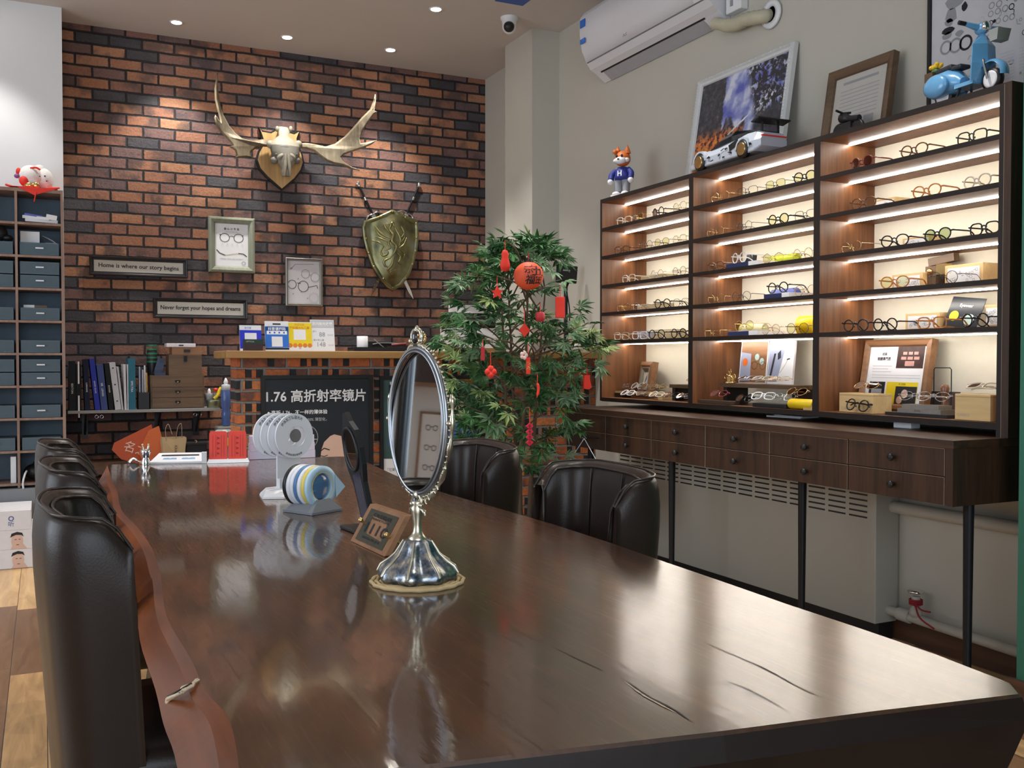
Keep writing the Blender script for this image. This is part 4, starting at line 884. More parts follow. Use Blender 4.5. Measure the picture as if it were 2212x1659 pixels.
def posterA(m, w, h, q):
    m.m(M_night).rect(0, 0, w, h, -.0125); Y = -.0135
    x0, z0 = q(575, 872); x1, z1 = q(790, 838)
    m.m(M_whiteink).text('1.76 高折射率镜片', (x0+x1)/2, (z0+z1)/2, w=x1-x0, y=Y, bold=.018)
    a, b = q(707, 889); m.text('高折 1.76，不一样的薄体验', (q(586, 889)[0]+a)/2, b, w=a-q(586, 889)[0], y=Y, bold=.012).disc(q(580, 889)[0], b, .0055, Y)
    a, b = q(706, 905); m.m(M_lgrey).text('对比实现了约 50% 薄型化。', (q(614, 905)[0]+a)/2, b, w=a-q(614, 905)[0], y=Y)
    c = q(660, 945); m.m(M_grey).ring(c[0], c[1], .072, .004, Y, 26); m.m(M_lgrey).line([(c[0]-.07, c[1]-.005), (c[0]+.07, c[1]-.012)], .004, Y)
    m.m(M_skin).poly([q(*p) for p in ((692, 990), (694, 972), (700, 955), (713, 942), (722, 938), (738, 942), (752, 955), (768, 985), (780, 1040), (720, 1070), (700, 1030))], Y)
    m.m(M_hair).poly([q(*p) for p in ((722, 938), (738, 932), (765, 940), (790, 975), (790, 1040), (770, 990), (752, 955), (738, 942))], Y-.0005)
    m.line([q(693, 974), q(700, 968), q(712, 972)], .006, Y-.0005).line([q(691, 984), q(700, 986), (q(708, 983))], .004, Y-.0005)
poster('standing_poster', 'black framed poster headed 1.76 in large white type with a face below', 564, 806, 811, posterA, 'framed lens posters')
def posterB(m, w, h, q):
    m.m(M_teal).rect(0, 0, w, h, -.0125); Y = -.0135
    a = q(840, 835); b = q(886, 848)
    m.m(M_night).poly([q(840, 830), q(888, 830), q(888, 850), q(840, 850)][::-1], Y).m(M_whiteink).text('眼睛照护设计', (a[0]+b[0])/2+.006, q(0, 837)[1], w=b[0]-a[0]-.0, y=Y-.0006, bold=.01)
    m.m(M_mint).poly([q(837, 862), q(900, 862), q(900, 892), q(837, 892)][::-1], Y).m(M_night).text('LUTINA', q(873, 877)[0], q(873, 877)[1], h=.022, y=Y-.0006).ring(q(857, 877)[0], q(857, 877)[1], .028, .003, Y-.0006)
    m.m(M_whiteink).text('守护你的眼睛', q(880, 913)[0], q(880, 913)[1], h=.036, y=Y, bold=.02)
    m.m(M_blueink).poly([q(839, 941), q(862, 941), q(862, 964), q(839, 964)][::-1], Y).m(M_whiteink).text('UV', q(850, 949)[0], q(850, 949)[1], h=.012, y=Y-.0006).text('紫外线', q(850, 957)[0], q(850, 957)[1], h=.011, y=Y-.0006)
    m.m(M_paper).poly([q(829, 991), q(960, 991), q(960, 1080), q(829, 1080)][::-1], Y).m(M_ink).text('「它是你的', q(852, 1014)[0], q(852, 1014)[1], h=.018, y=Y-.0006)
    m.m(M_skin).poly([q(*p) for p in ((960, 905), (962, 870), (975, 850), (995, 848), (1005, 870), (1000, 900), (985, 915), (970, 915))], Y).m(M_hair).poly([q(*p) for p in ((955, 890), (960, 850), (985, 836), (1010, 850), (1012, 890), (1000, 868), (975, 858), (964, 875))], Y-.0005)
    m.m(M_denim).poly([q(*p) for p in ((950, 1060), (955, 940), (975, 912), (1000, 910), (1018, 935), (1030, 1060))], Y)
    m.m(M_gold).disc(q(905, 822)[0], q(905, 822)[1], .03, Y, 12, .015).disc(q(1010, 820)[0], q(1010, 820)[1], .05, Y, 12, .03)
poster('standing_poster', 'teal framed poster with a person in denim behind the oval mirror', 821, 1040, 812, posterB, 'framed lens posters')

# ================================================================ things on the bar top
BT = 1.221
def bx(px, Y): return on_y(px, 760, Y).x
def bz(py, Y, px=700): return on_y(px, py, Y).z
def card(label, x0, x1, ytop, Y, draw, lean=-.16):
    a = bx(x0, Y); b = bx(x1, Y); w = b-a; h = (bz(ytop, Y, (x0+x1)/2)-BT)/math.cos(lean)
    t = thing('counter_sign', label, 'sign', ((a+b)/2, Y, BT+.0015), rot=(lean, 0, 0), group='cards standing on the bar')
    m = MB(M_whitep).box((0, .003, h/2), (w, .006, h)); m.X = Matrix.Translation((0, 0, h/2)); draw(m, w, h, -.0008); m.build('card', t)
    MB(M_whitep).box((0, .028, .009), (w*.6, .055, .004), (-lean, 0, 0)).build('stand_foot', t)
M_b1 = mat('royal_blue_print', (.02, .035, .55), .5); M_b2 = mat('azure_print', (.03, .16, .62), .5); M_y1 = mat('yellow_print', (.80, .62, .02), .5); M_or = mat('orange_print', (.70, .22, .03), .5)
def cA(m, w, h, y):
    m.m(M_b1).rect(0, -h*.05, w, h*.72, y).m(M_b1).text('支付宝', -w*.12, h*.40, h=h*.08, y=y).m(M_paper).rect(0, .0, w*.55, h*.40, y*1.5)
card('royal blue payment card at the left end of the bar behind a dark box', 519, 566, 703, 5.58, cA)
def cB(m, w, h, y):
    m.m(M_b2).rect(0, -h*.04, w, h*.70, y).rect(0, .22*h, w, h*.2, y).m(M_night).rect(0, -h*.43, w, h*.06, y).m(M_whitep).disc(0, h*.40, w*.42, y*1.3, 16, h*.07).m(M_ink).rect(0, h*.40, w*.34, h*.05, y*1.6)
    m.m(M_whiteink).text('抖音请扫码', 0, h*.24, w=w*.75, y=y*1.5, bold=.02).rect(0, h*.11, w*.86, h*.12, y*1.5).m(M_paper).rect(0, -h*.19, w*.46, h*.34, y*1.5)
    m.m(M_b2)
    for k in range(4): m.disc(w*(-.3+.2*k), h*.11, w*.04, y*2)
card('azure blue payment card with white lettering beside the yellow card', 574, 625, 694, 5.47, cB)
def cC(m, w, h, y):
    m.m(M_y1).rect(0, h*.07, w, h*.80, y).m(M_or).text('扫码领大礼优惠', 0, h*.30, w=w*.82, y=y*1.5, bold=.02).text('欢迎光临', 0, h*.41, w=w*.4, y=y*1.5).m(M_paper).rect(0, h*.06, w*.5, h*.36, y*1.5).m(M_or)
    for k in range(5): m.disc(w*(-.4+.2*k), -h*.31, w*.09, y*1.4)
    m.m(M_ink).text('•••', 0, -h*.42, h=h*.02, y=y*1.5)
card('bright yellow payment card on the bar', 622.5, 675, 696, 5.475, cC)
def cD(m, w, h, y):
    m.m(M_lgrey).rect(0, h*.37, w, h*.24, y).m(M_whiteink).text('店内验光收费', 0, h*.37, w=w*.86, y=y*1.5, bold=.02)
    m.m(M_grey).text('成人', -w*.32, h*.13, h=h*.06, y=y).text('88', -.02*w, .03*h, h=h*.14, y=y).text('元/人次', w*.32, .015*h, h=h*.05, y=y).text('青少年儿童', -w*.17, -h*.15, h=h*.065, y=y, bold=.01).text('148', -.06*w, -h*.29, h=h*.14, y=y).text('元/人次', w*.34, -h*.31, h=h*.05, y=y)
card('white price card reading 88 and 148 on the bar', 672.5, 724, 691, 5.48, cD)
t = thing('card_box', 'small dark green and brown box before the royal blue card', 'box', (bx(548, 5.46), 5.45, BT)); w = bx(568, 5.46)-bx(529, 5.46); h = bz(733, 5.46, 548)-BT
MB(mat('deep_green', (.015, .04, .03), .5)).box((0, .03, h*.8), (w, .06, h*.4)).m(mat('plum_brown', (.04, .02, .022), .5)).box((0, .03, h*.3), (w, .06, h*.6)).m(M_lgrey).text('OPTICAL', -.02, h*.8, h=.008, y=-.001).build('box', t)
t = thing('pen_tray', 'black tray of tools and pens on the bar', 'tray', (bx(829, 5.45), 5.45, BT)); w = bx(893, 5.45)-bx(765, 5.45)
MB(M_black).box((0, .06, .006), (w, .13, .012)).box((0, -.004, .014), (w, .006, .022)).box((0, .124, .014), (w, .006, .022)).build('tray', t)
t = thing('paper_cup', 'plain white round cup on the black tray', 'cup', (bx(785, 5.47), 5.49, BT+.0125)); r = (bx(796, 5.47)-bx(773, 5.47))/2; MB(M_whitep).lathe([(r*.94, 0), (r, .004), (r, .076), (r*.93, .077), (r*.93, .01), (0, .009)], n=24).build('cup', t)
t = thing('pliers', 'dark red handled pliers lying on the black tray', 'pliers', (bx(840, 5.47), 5.50, BT+.0255)); MB(M_black).tube(spl([(-.09, 0, .012), (-.04, .01, .02), (.03, .015, .02), (.09, .01, .015)]), .009, 8).build('handle', t); MB(mat('dark_red_grip', (.16, .02, .02), .5)).tube(spl([(.02, -.02, .012), (.06, -.025, .016), (.11, -.015, .02)]), .008, 8).build('grip', t)
t = thing('steel_pen', 'slim silver pen leaning across the black tray', 'pen', (bx(822, 5.45), 5.455, BT+.013)); MB(M_chrome).cyl((-.035, .01, .060), (.03, 0, .003), .0035, n=8).build('barrel', t)
t = thing('desk_case', 'dark glass case behind the tools on the bar', 'case', (bx(822, 5.55), 5.60, BT)); MB(M_black).box((0, .04, .035), (.12, .07, .06)).build('case', t, bevel=.004)
# gold treasure ornament
t = thing('gold_ornament', 'small round gilded ornament on a black stand on the bar', 'ornament', (bx(911, 5.46), 5.50, BT)); zc = .085; g = MB(M_gold)
for j in range(14): q = 2*PI*j/14; g.sph((.034*math.cos(q), 0, zc+.034*math.sin(q)), (.012, .016, .012), 8, 6)
for j in range(9): q = 2*PI*j/9+.3; g.sph((.018*math.cos(q), -.01, zc+.018*math.sin(q)), (.008, .012, .008), 8, 6)
g.sph((0, -.012, zc), (.010, .012, .014), 10, 8).box((0, 0, .05), (.05, .03, .012)).build('medallion', t)
MB(M_black).lathe([(.044, 0), (.044, .008), (.034, .014), (.034, .03), (.042, .036), (.042, .045), (0, .046)], n=20).build('stand', t)
t = thing('spectacles', 'white rimmed spectacles lying folded on the bar beside the gold ornament', 'glasses', (bx(952, 5.44), 5.42, BT)); MB(M_whitep).tube([(-.035+.02*math.cos(a), .02*math.sin(a)*.6, .006+.008*math.sin(a)) for a in [2*PI*j/14 for j in range(14)]], .003, 6, True).tube([(.03+.02*math.cos(a), .02*math.sin(a)*.6, .006+.008*math.sin(a)) for a in [2*PI*j/14 for j in range(14)]], .003, 6, True).tube([(-.015, 0, .008), (.01, 0, .008)], .003, 6).tube([(-.06, .01, .006), (.06, .03, .006)], .003, 6).build('frame', t)
t = thing('wood_tray', 'yellow wooden board under the white boxes on the bar', 'board', (bx(1030, 5.45), 5.52, BT)); MB(M_oak).box((0, .08, .012), (.32, .22, .024)).build('board', t)
for k, (zz, lab) in enumerate(((BT+.0245, 'lower white carton on the wooden board behind the tree'), (BT+.0245+.062, 'upper white carton under the papers behind the tree'))):
    t = thing('white_carton', lab, 'box', (bx(1024, 5.5), 5.52, zz), group='white cartons on the bar'); MB(M_paper).box((0, .07, .0305), (.30, .19, .061)).build('carton', t)
t = thing('printer', 'black desktop printer holding papers behind the tree', 'printer', (bx(1022, 5.55), 5.53, BT+.149)); MB(M_black).box((0, .07, .045), (.27, .20, .09)).box((0, -.03, .02), (.22, .02, .03)).build('body', t, bevel=.01); MB(M_paper).box((-.01, .02, .118), (.24, .17, .05), (.06, 0, 0)).add([(-.2, -.07, .15), (.12, -.09, .135), (.12, .08, .14), (-.17, .08, .145)], [(0, 1, 2, 3)], False).build('papers', t)
# right end of bar
t = thing('paper_roll', 'tall pale paper roll at the right end of the bar', 'paper roll', (3.165, 5.47, BT)); MB(mat('roll_paper', (.58, .54, .47), .7, var=.06, ns=40)).lathe([(.042, 0), (.044, .004), (.044, .172), (.04, .176), (.015, .176), (.015, .17)], n=28).build('roll', t)
t = thing('white_gadget', 'small white gadget with a dark handle beside the paper roll', 'gadget', (bx(1236, 5.45), 5.44, BT)); MB(M_whitep).box((0, .03, .026), (.075, .06, .052)).build('body', t, bevel=.008); MB(M_black).tube(spl([(-.05, -.005, .0), (-.03, -.012, .03), (-.02, -.01, .05)]), .008, 8).build('handle', t)
px = bx(1222, 5.6)
t = thing('customer_display', 'black payment screen on a tall black pole behind the tree', 'display', (px, 5.6, BT)); zt = bz(574, 5.6, 1222)-BT; zb_ = bz(612, 5.6, 1222)-BT
MB(M_black).lathe([(.06, 0), (.06, .012), (.02, .02)], n=22).build('base', t); MB(M_blackmetal).cyl((0, 0, .01), (0, 0, zb_+.02), .013).tube(spl([(.012, .01, .05), (.03, .0, .25), (.0, -.015, .4), (.02, 0, zb_)]), .004, 6).build('pole', t)
s = MB(M_black).box((0, -.01, (zt+zb_)/2), (.155, .035, zt-zb_), (.12, 0, .15)); s.build('screen', t, bevel=.006); MB(M_whiteink).text('Welcome', -.02, (zt+zb_)/2+.025, h=.011, y=-.037).build('lettering', t)

# ================================================================ potted maple with red charms
TX, TY = 2.337, 4.72
tree = thing('potted_maple', 'leafy artificial maple tree hung with red charms before the brick bar', 'tree', (TX, TY, 0))
MB(mat('pot_glaze', (.10, .07, .055), .4)).lathe([(.12, 0), (.15, .02), (.18, .28), (.19, .30), (.17, .30), (.165, .26), (0, .26)], n=28).build('pot', tree)
M_bark = mat('bark', (.13, .085, .055), .85, var=.3, ns=40); random.seed(11)
tr = MB(M_bark); stems = []
for (bxx, byy, tx, ty, h) in ((-.02, -.02, .02, -.04, 1.78), (.05, .02, .16, .04, 1.55), (-.06, .03, -.14, -.03, 1.5), (.0, .05, -.03, .12, 1.65)):
    P = spl([(bxx, byy, .24), (bxx*1.5, byy*1.5, .6), (bxx+(tx-bxx)*.5, byy+(ty-byy)*.5, 1.0), (tx, ty, h)], 8); stems.append(P); tr.tube(P, [.016*(1-i/len(P)*.75) for i in range(len(P))], 7)
LG = [mat('leaf_dark', (.022, .085, .022), .5, var=.3, ns=8), mat('leaf_mid', (.045, .150, .040), .5, var=.3, ns=8), mat('leaf_pale', (.26, .36, .13), .5, var=.2, ns=8), mat('leaf_silver', (.16, .28, .15), .5, var=.2, ns=8)]
fo = MB(LG[0]); br = tr
def leaf(p, d, up, s, mt):
    d = d.normalized(); r = d.cross(up); r = r.normalized() if r.length > 1e-3 else d.orthogonal().normalized(); u = r.cross(d); fo.m(mt); vs = []; fs = []
    for ang, ln in ((0, 1), (.62, .92), (-.62, .92), (1.25, .70), (-1.25, .70), (1.95, .36), (-1.95, .36)):
        a = d*math.cos(ang)+r*math.sin(ang); b = u.cross(a); n = len(vs)
        tip = p+a*s*ln-u*s*.16*ln*ln; m1 = p+a*s*ln*.5+b*s*.12*ln+u*s*.02; m2 = p+a*s*ln*.5-b*s*.12*ln+u*s*.02
        vs += [p, m1, tip, m2]; fs.append((n, n+1, n+2, n+3))
    fo.add(vs, fs, False)
def rad(z): 
    pts = [(.62, .24), (.75, .34), (.95, .42), (1.2, .46), (1.4, .40), (1.55, .37), (1.68, .29), (1.78, .17), (1.87, .06)]
    for (a, b), (c, d) in zip(pts, pts[1:]):
        if a <= z <= c: return b+(d-b)*(z-a)/(c-a)
    return .05
for k in range(330):
    z = .62+1.2*(random.random()**.8); q = random.random()*2*PI; R = rad(z)*(.25+.75*random.random()**.5)
    c = Vector((R*math.cos(q), R*math.sin(q), z))
    if TX+c.x > 2.50 and z < 1.08: continue
    if c.x > .10 and 1.46 < z < 1.74: continue
    P = random.choice(stems); z0 = z-.12-.1*random.random(); s0 = min(P, key=lambda p: abs(p.z-z0))
    out = (Vector((c.x, c.y, 0))-Vector((s0.x, s0.y, 0))); out = out.normalized() if out.length > .01 else Vector((1, 0, 0))
    if k % 4 == 0: br.tube(spl([s0, s0.lerp(c, .5)+Vector((0, 0, .03)), c], 3), [.0045]*5+[.0022, .002], 5)
    pale = random.random()
    for j in range(random.randint(3, 5)):
        dr = (out*.8+Vector((random.uniform(-1, 1), random.uniform(-1, 1), random.uniform(-.7, .6)))).normalized()
        mt = LG[2] if pale > .9 else LG[3] if pale > .72 else LG[random.choice((0, 0, 1))]
        leaf(c+dr*random.uniform(.0, .06), dr, Vector((random.uniform(-.4, .4), -.5+random.uniform(-.4, .4), 1)).normalized(), random.uniform(.06, .095), mt)
twigs = []
# charms
CY = 4.24
def charm(px, py, label, cat, dy=0): p = on_y(px, py, CY+dy); return thing('hanging_charm', label, cat, p, group='red charms on the maple tree'), on_y(px+1, py, CY).x-on_y(px, py, CY).x
def string(t, z0, z1):
    p = t.location+Vector((0, 0, z1)); q = p-Vector((TX, TY, 0)); s0 = min(random.choice(stems), key=lambda v: abs(v.z-p.z+.15)); twigs.append((s0, q)); MB(M_red).cyl((0, 0, z0), (0, 0, z1), .0018, n=5).build('string', t)
t, k = charm(1091, 560, 'red gourd shaped charm high in the tree', 'charm'); MB(M_red).lathe([(0, -24*k), (8*k, -22*k), (11*k, -13*k), (9*k, -3*k), (7*k, 3*k), (8*k, 10*k), (5*k, 17*k), (0, 19*k)], n=16, sy=.5).build('gourd', t); string(t, 18*k, 36*k)
t, k = charm(1142, 596, 'round red paper lantern with black characters', 'lantern'); r = 29*k
M_lant = mat('lantern_paper', (.66, .085, .03), .6, var=.08)
lm = MB(M_lant); lm.sm = True; prof = []
for i in range(33): a = PI*(i/32-.5); prof.append((max(.0, r*math.cos(a)*(1 if i % 2 else .965))+.001, r*.93*math.sin(a)))
lm.lathe(prof, n=28)
lm.m(M_ink)
def on_ball(tx, cx, cz, h):
    v, f, tw, th = text_data(tx, .02); s = h/th; out = []
    for a, b in v: x = cx+a*s; z = cz+b*s; out.append((x, -math.sqrt(max(1e-6, (r*1.012)**2-x*x-z*z*1.1)), z))
    lm.add(out, f, False)
on_ball('五', .014, .022, r*.75); on_ball('福', -.022, -.022, r*.62); on_ball('田', .022, -.024, r*.5); on_ball('示', -.030, .024, r*.5)
lm.build('shade', t); MB(M_black).lathe([(.018, 0), (.018, .008)], (0, 0, r*.93), 14).build('cap', t); string(t, r*.95, r*1.5)
t, k = charm(1074, 632, 'small red star charm left of the lantern', 'charm'); MB(M_red).pxz([((13 if i % 2 == 0 else 6)*k*math.sin(PI*i/5), (13 if i % 2 == 0 else 6)*k*math.cos(PI*i/5)) for i in range(10)], -.006, .006).build('star', t); string(t, 10*k, 30*k)
t, k = charm(1210, 664, 'red rectangular tag charm at the right near the black pole', 'charm'); MB(M_red).box((0, 0, 0), (20*k, .008, 40*k)).build('tag', t, bevel=.003); string(t, 20*k, 40*k)
t, k = charm(1167, 684, 'dark red round drum charm beneath the lantern', 'charm'); MB(mat('deep_red', (.42, .02, .03), .5)).lathe([(6*k, -9*k), (9*k, -5*k), (9*k, 6*k), (6*k, 9*k)], n=16).build('drum', t); string(t, 9*k, 26*k)
t, k = charm(1133, 713, 'plain red diamond charm in the middle of the tree', 'charm'); MB(M_red).pxz([(0, -13*k), (11.5*k, 0), (0, 13*k), (-11.5*k, 0)], -.004, .004).build('diamond', t); string(t, 13*k, 40*k)
t, k = charm(1043, 764, 'thin dark red scroll charm at the left of the tree', 'charm'); MB(mat('deep_red', 0)).box((0, 0, 0), (7*k, .006, 26*k)).build('scroll', t); string(t, 13*k, 26*k)
t, k = charm(1060, 803, 'red clover shaped charm above the first right chair', 'charm'); c = MB(M_red)
for a in range(4): c.lathe([(0, -.005), (6.5*k, -.004), (6.5*k, .004), (0, .005)], (6*k*math.cos(PI/2*a), 0, 6*k*math.sin(PI/2*a)), 14, ax='y')
c.build('clover', t); string(t, 11*k, 38*k)
t, k = charm(1141, 790, 'red banner charm with a pale flower on top', 'charm'); string(t, 24*k, 40*k); MB(M_red).box((0, 0, 0), (8*k, .006, 32*k)).m(M_gold).text('吉祥', 0, 0, h=8*k, y=-.004, rot=-PI/2).build('banner', t); f = MB(mat('pale_pink', (.72, .5, .48), .6))
for a in range(5): f.sph((-10*k+5*k*math.cos(a*1.2566), -.004, 20*k+5*k*math.sin(a*1.2566)), (4*k, .004, 4*k), 8, 6)
f.build('flower', t)
t, k = charm(1161, 843, 'narrow red chilli charm low in the tree', 'charm'); string(t, 13*k, 30*k); MB(M_red).tube(spl([(0, 0, 14*k), (2*k, 0, 2*k), (-1*k, 0, -14*k)]), [.002]+[.007]*10+[.002]*2, 8).build('chilli', t)
t, k = charm(1268, 826, 'red pouch charm at the far right edge of the tree', 'charm', .2); MB(M_red).pxz([(-7*k, 14*k), (6*k, 14*k), (5*k, 6*k), (10*k, -10*k), (3*k, -14*k), (-8*k, -12*k), (-8*k, -4*k)], -.006, .006).build('pouch', t); string(t, 14*k, 28*k)
t, k = charm(1144, 945, 'string of four red diamond charms with characters above the chair', 'charm', -.12); k *= .97; c = MB(M_red)
for i in range(4): c.m(mat('crimson', (.62, .02, .06), .5)).pxz([(0, 22*k-i*10.5*k-7*k+7*k+6.5*k), (8*k, 22*k-i*10.5*k), (0, 22*k-i*10.5*k-6.5*k), (-8*k, 22*k-i*10.5*k)], -.003, .003).m(M_ink).text('新年快乐'[i], 0, 22*k-i*10.5*k, h=6*k, y=-.004)
c.build('diamonds', t); string(t, 28*k, 56*k)
for s0, q in twigs: tr.tube(spl([s0, s0.lerp(q, .5)+Vector((0, 0, .06)), q+Vector((0, 0, .004))], 4), [.005]*6+[.0025]*3, 5)
tr.build('trunk', tree); fo.build('foliage', tree)
# hanging board behind the second right chair
hp = on_x(1262, 947, 2.55); t = thing('hanging_board', 'dark board hung by white strings from a console knob behind the chair', 'board', (hp.x, hp.y, hp.z))
a = on_x(1232, 993, 2.55)-hp; b = on_x(1291, 999, 2.55)-hp
MB(M_paper).cyl((0, 0, 0), a, .0022, n=5).cyl((0, 0, 0), b, .0022, n=5).build('string', t)
ay = a.y; by = b.y; MB(M_black).b2((-.01, min(ay, by)-.02, a.z-.22), (.01, max(ay, by)+.02, a.z)).build('board', t); MB(M_black).cyl((0, 0, 0), (.09, 0, .0), .005, n=8).build('hook', t)
# ================================================================ air conditioner, its pipe, outlet, camera, signs
ac = thing('air_conditioner', 'white split air conditioner high on the right wall', 'air conditioner', (0, 0, 0))
M_ac = mat('ac_white', (.70, .70, .74), .35, var=.015)
pf = [(3.228, 2.92), (3.156, 2.972), (3.118, 2.992), (3.089, 3.027), (3.055, 3.10), (3.040, 3.2), (3.043, 3.305), (3.07, 3.34), (3.228, 3.345)]
Ya, Yb = 4.09, 5.33
b = MB(M_ac); b.loft([[(x, y, z) for x, z in pf] for y in (Ya, Yb)], False); b.build('body', ac, bevel=.01)
fpn = [(3.0855, 3.034), (3.0505, 3.10), (3.0355, 3.2), (3.0385, 3.30), (3.06, 3.325)]
MB(M_ac).loft([[(x, y, z) for x, z in fpn]+[(x+.01, y, z) for x, z in fpn[::-1]] for y in (Ya+.12, Yb-.004)], True).build('front_panel', ac)
MB(mat('ac_grey', (.16, .16, .17), .5)).b2((3.0845, Ya+.02, 3.0265), (3.095, Yb-.01, 3.0325)).build('panel_gap', ac)
MB(M_black).add([(3.151, Ya+.12, 2.976), (3.151, Yb-.06, 2.976), (3.160, Yb-.06, 2.966), (3.160, Ya+.12, 2.966)], [(0, 1, 2, 3)], False).build('outlet_slot', ac)
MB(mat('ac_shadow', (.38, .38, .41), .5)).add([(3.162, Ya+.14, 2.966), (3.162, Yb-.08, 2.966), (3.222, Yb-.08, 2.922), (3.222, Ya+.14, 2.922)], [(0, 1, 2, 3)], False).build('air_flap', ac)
lg = MB(M_grey); p = on_x(1349, 75, 3.033)
v, f, tw, th = text_data('AS', .02); lg.add([(3.0338+(.0 if True else 0), p.y-a_*.03/th, p.z+b_*.018/th) for a_, b_ in v], f, False); lg.build('badge', ac)
for (pa, pb) in (((1254, 46), (1264, 56)), ((1254, 87), (1264, 91))):
    a = on_x(*pa, 3.034); b = on_x(*pb, 3.034); MB(M_b2).b2((3.030, b.y, b.z), (3.0345, a.y, a.z)).build('sticker', ac)
pipe = thing('wrapped_pipe', 'cream tape wrapped pipe from the air conditioner into the wall ring', 'pipe', (0, 0, 0))
P = [on_x(px, py, x) for px, py, x in ((1543, 50, 3.165), (1553, 52, 3.17), (1575, 55, 3.175), (1596, 50, 3.175), (1612, 42, 3.175), (1640, 37, 3.18), (1655, 34, 3.20), (1667, 31, 3.26))]
MB(mat('cream_tape', (.52, .49, .37), .55, var=.12, ns=30)).tube(spl(P, 5), [.030]*8+[.034]*8+[.031, .036]*7+[.03]*6, 14).build('wrapping', pipe)
r = on_x(1667, 31, 3.222); t = thing('wall_ring', 'white round cover ring where the pipe enters the wall', 'cover ring', r); MB(M_whitep).lathe([(.038, 0), (.07, 0), (.068, .010), (.040, .012), (.038, 0)], ax='x', n=30).build('ring', t, rot=(0, PI, 0))
a = on_x(1574, 34, 3.2); t = thing('wall_outlet', 'white wall outlet box with a plug above the pipe', 'outlet', (XR, a.y, a.z)); MB(M_whitep).b2((-.05, -.12, 0), (-.001, 0, .13)).build('box', t, bevel=.006); MB(M_grey).box((-.052, -.05, .045), (.004, .02, .03)).build('plug', t)
c = on_z(1100, 38, CEIL); t = thing('dome_camera', 'white dome security camera on the ceiling', 'camera', c)
MB(M_whitep).lathe([(.058, 0), (.058, -.012), (.050, -.022), (.046, -.05), (.04, -.05)][::-1], n=28).sph((0, 0, -.058), (.047, .047, .05), 22, 14).build('housing', t); MB(M_black).sph((-.012, -.022, -.068), (.036, .036, .036), 18, 12).build('lens_cover', t)
s = on_z(1112, -2, 3.02); t = thing('hanging_sign', 'blue hanging sign cut by the top edge of the picture', 'sign', (s.x, s.y, 3.02)); MB(mat('sign_blue', (.03, .09, .40), .5)).box((0, .02, .13), (.16, .10, .26)).build('box', t); MB(M_blackmetal).cyl((0, .02, .26), (0, .02, CEIL-3.02), .006).build('rod', t)
# poster of camera parts on the wall
SX = XR-.001
y0, y1 = on_x(2003, 30, SX-.02).y, 2.13; z0, z1 = 2.16, 3.05
t = thing('parts_poster', 'black framed white poster of scattered camera parts behind the scooter', 'poster', (SX, (y0+y1)/2, (z0+z1)/2), RW); w, h = y0-y1, z1-z0
MB(M_black).frame(w, h, [(0, 0), (0, -.02), (.014, -.02), (.016, -.01)]).build('frame', t); m = MB(mat('poster_white', (.60, .60, .64), .6)).rect(0, 0, w-.03, h-.03, -.011); random.seed(5)
inks = [M_ink, M_grey, M_grey, M_lgrey]
def pz(px, py): p = on_x(px, py, SX-.012); return ((y0+y1)/2-p.y, p.z-(z0+z1)/2)
for (px, py, kx, kz) in ((2062, 5, .05, .03), (2055, 32, .03, .035), (2050, 48, .024, .018), (2048, 66, .03, .016), (2046, 78, .028, .016), (2072, 72, .02, .014), (2084, 14, .014, .02)): m.m(random.choice(inks[:2])).poly([(pz(px, py)[0]+kx*math.cos(a)*random.uniform(.7, 1.1), pz(px, py)[1]+kz*math.sin(a)*random.uniform(.7, 1.1)) for a in [2*PI*j/9 for j in range(9)]], -.0116)
for (px, py, r) in ((2043, 103, .028), (2064, 98, .03), (2086, 92, .03), (2140, 30, .012), (2155, 24, .012), (2171, 18, .013), (2185, 14, .012), (2140, 50, .011), (2156, 45, .011), (2172, 40, .012), (2186, 36, .012), (2142, 12, .013), (2158, 8, .013)): m.m(random.choice(inks[:3])).ring(*pz(px, py), r, r*.3, -.0116)
for k in range(150):
    x = random.uniform(-.3, .33); z = random.uniform(-.40, .43)
    if -.30 < x < -.1 and z > -.25: continue
    q = random.random(); mt = random.choice(inks)
    if q < .35: m.m(mt).ring(x, z, random.uniform(.006, .013), .0025, -.0116, 12)
    elif q < .7: m.m(mt).disc(x, z, random.uniform(.003, .009), -.0116, 8)
    else: a = random.random()*6; m.m(mt).line([(x, z), (x+.02*math.cos(a), z+.02*math.sin(a)), (x+.03*math.cos(a+.5), z+.03*math.sin(a+.5))], .0025, -.0116)
m.m(M_lgrey)
for r_ in range(9):
    for c_ in range(4): m.line([(-.02+c_*.08, -.30-r_*.012), (.04+c_*.08, -.30-r_*.012)], .003, -.0116)
m.build('print', t)
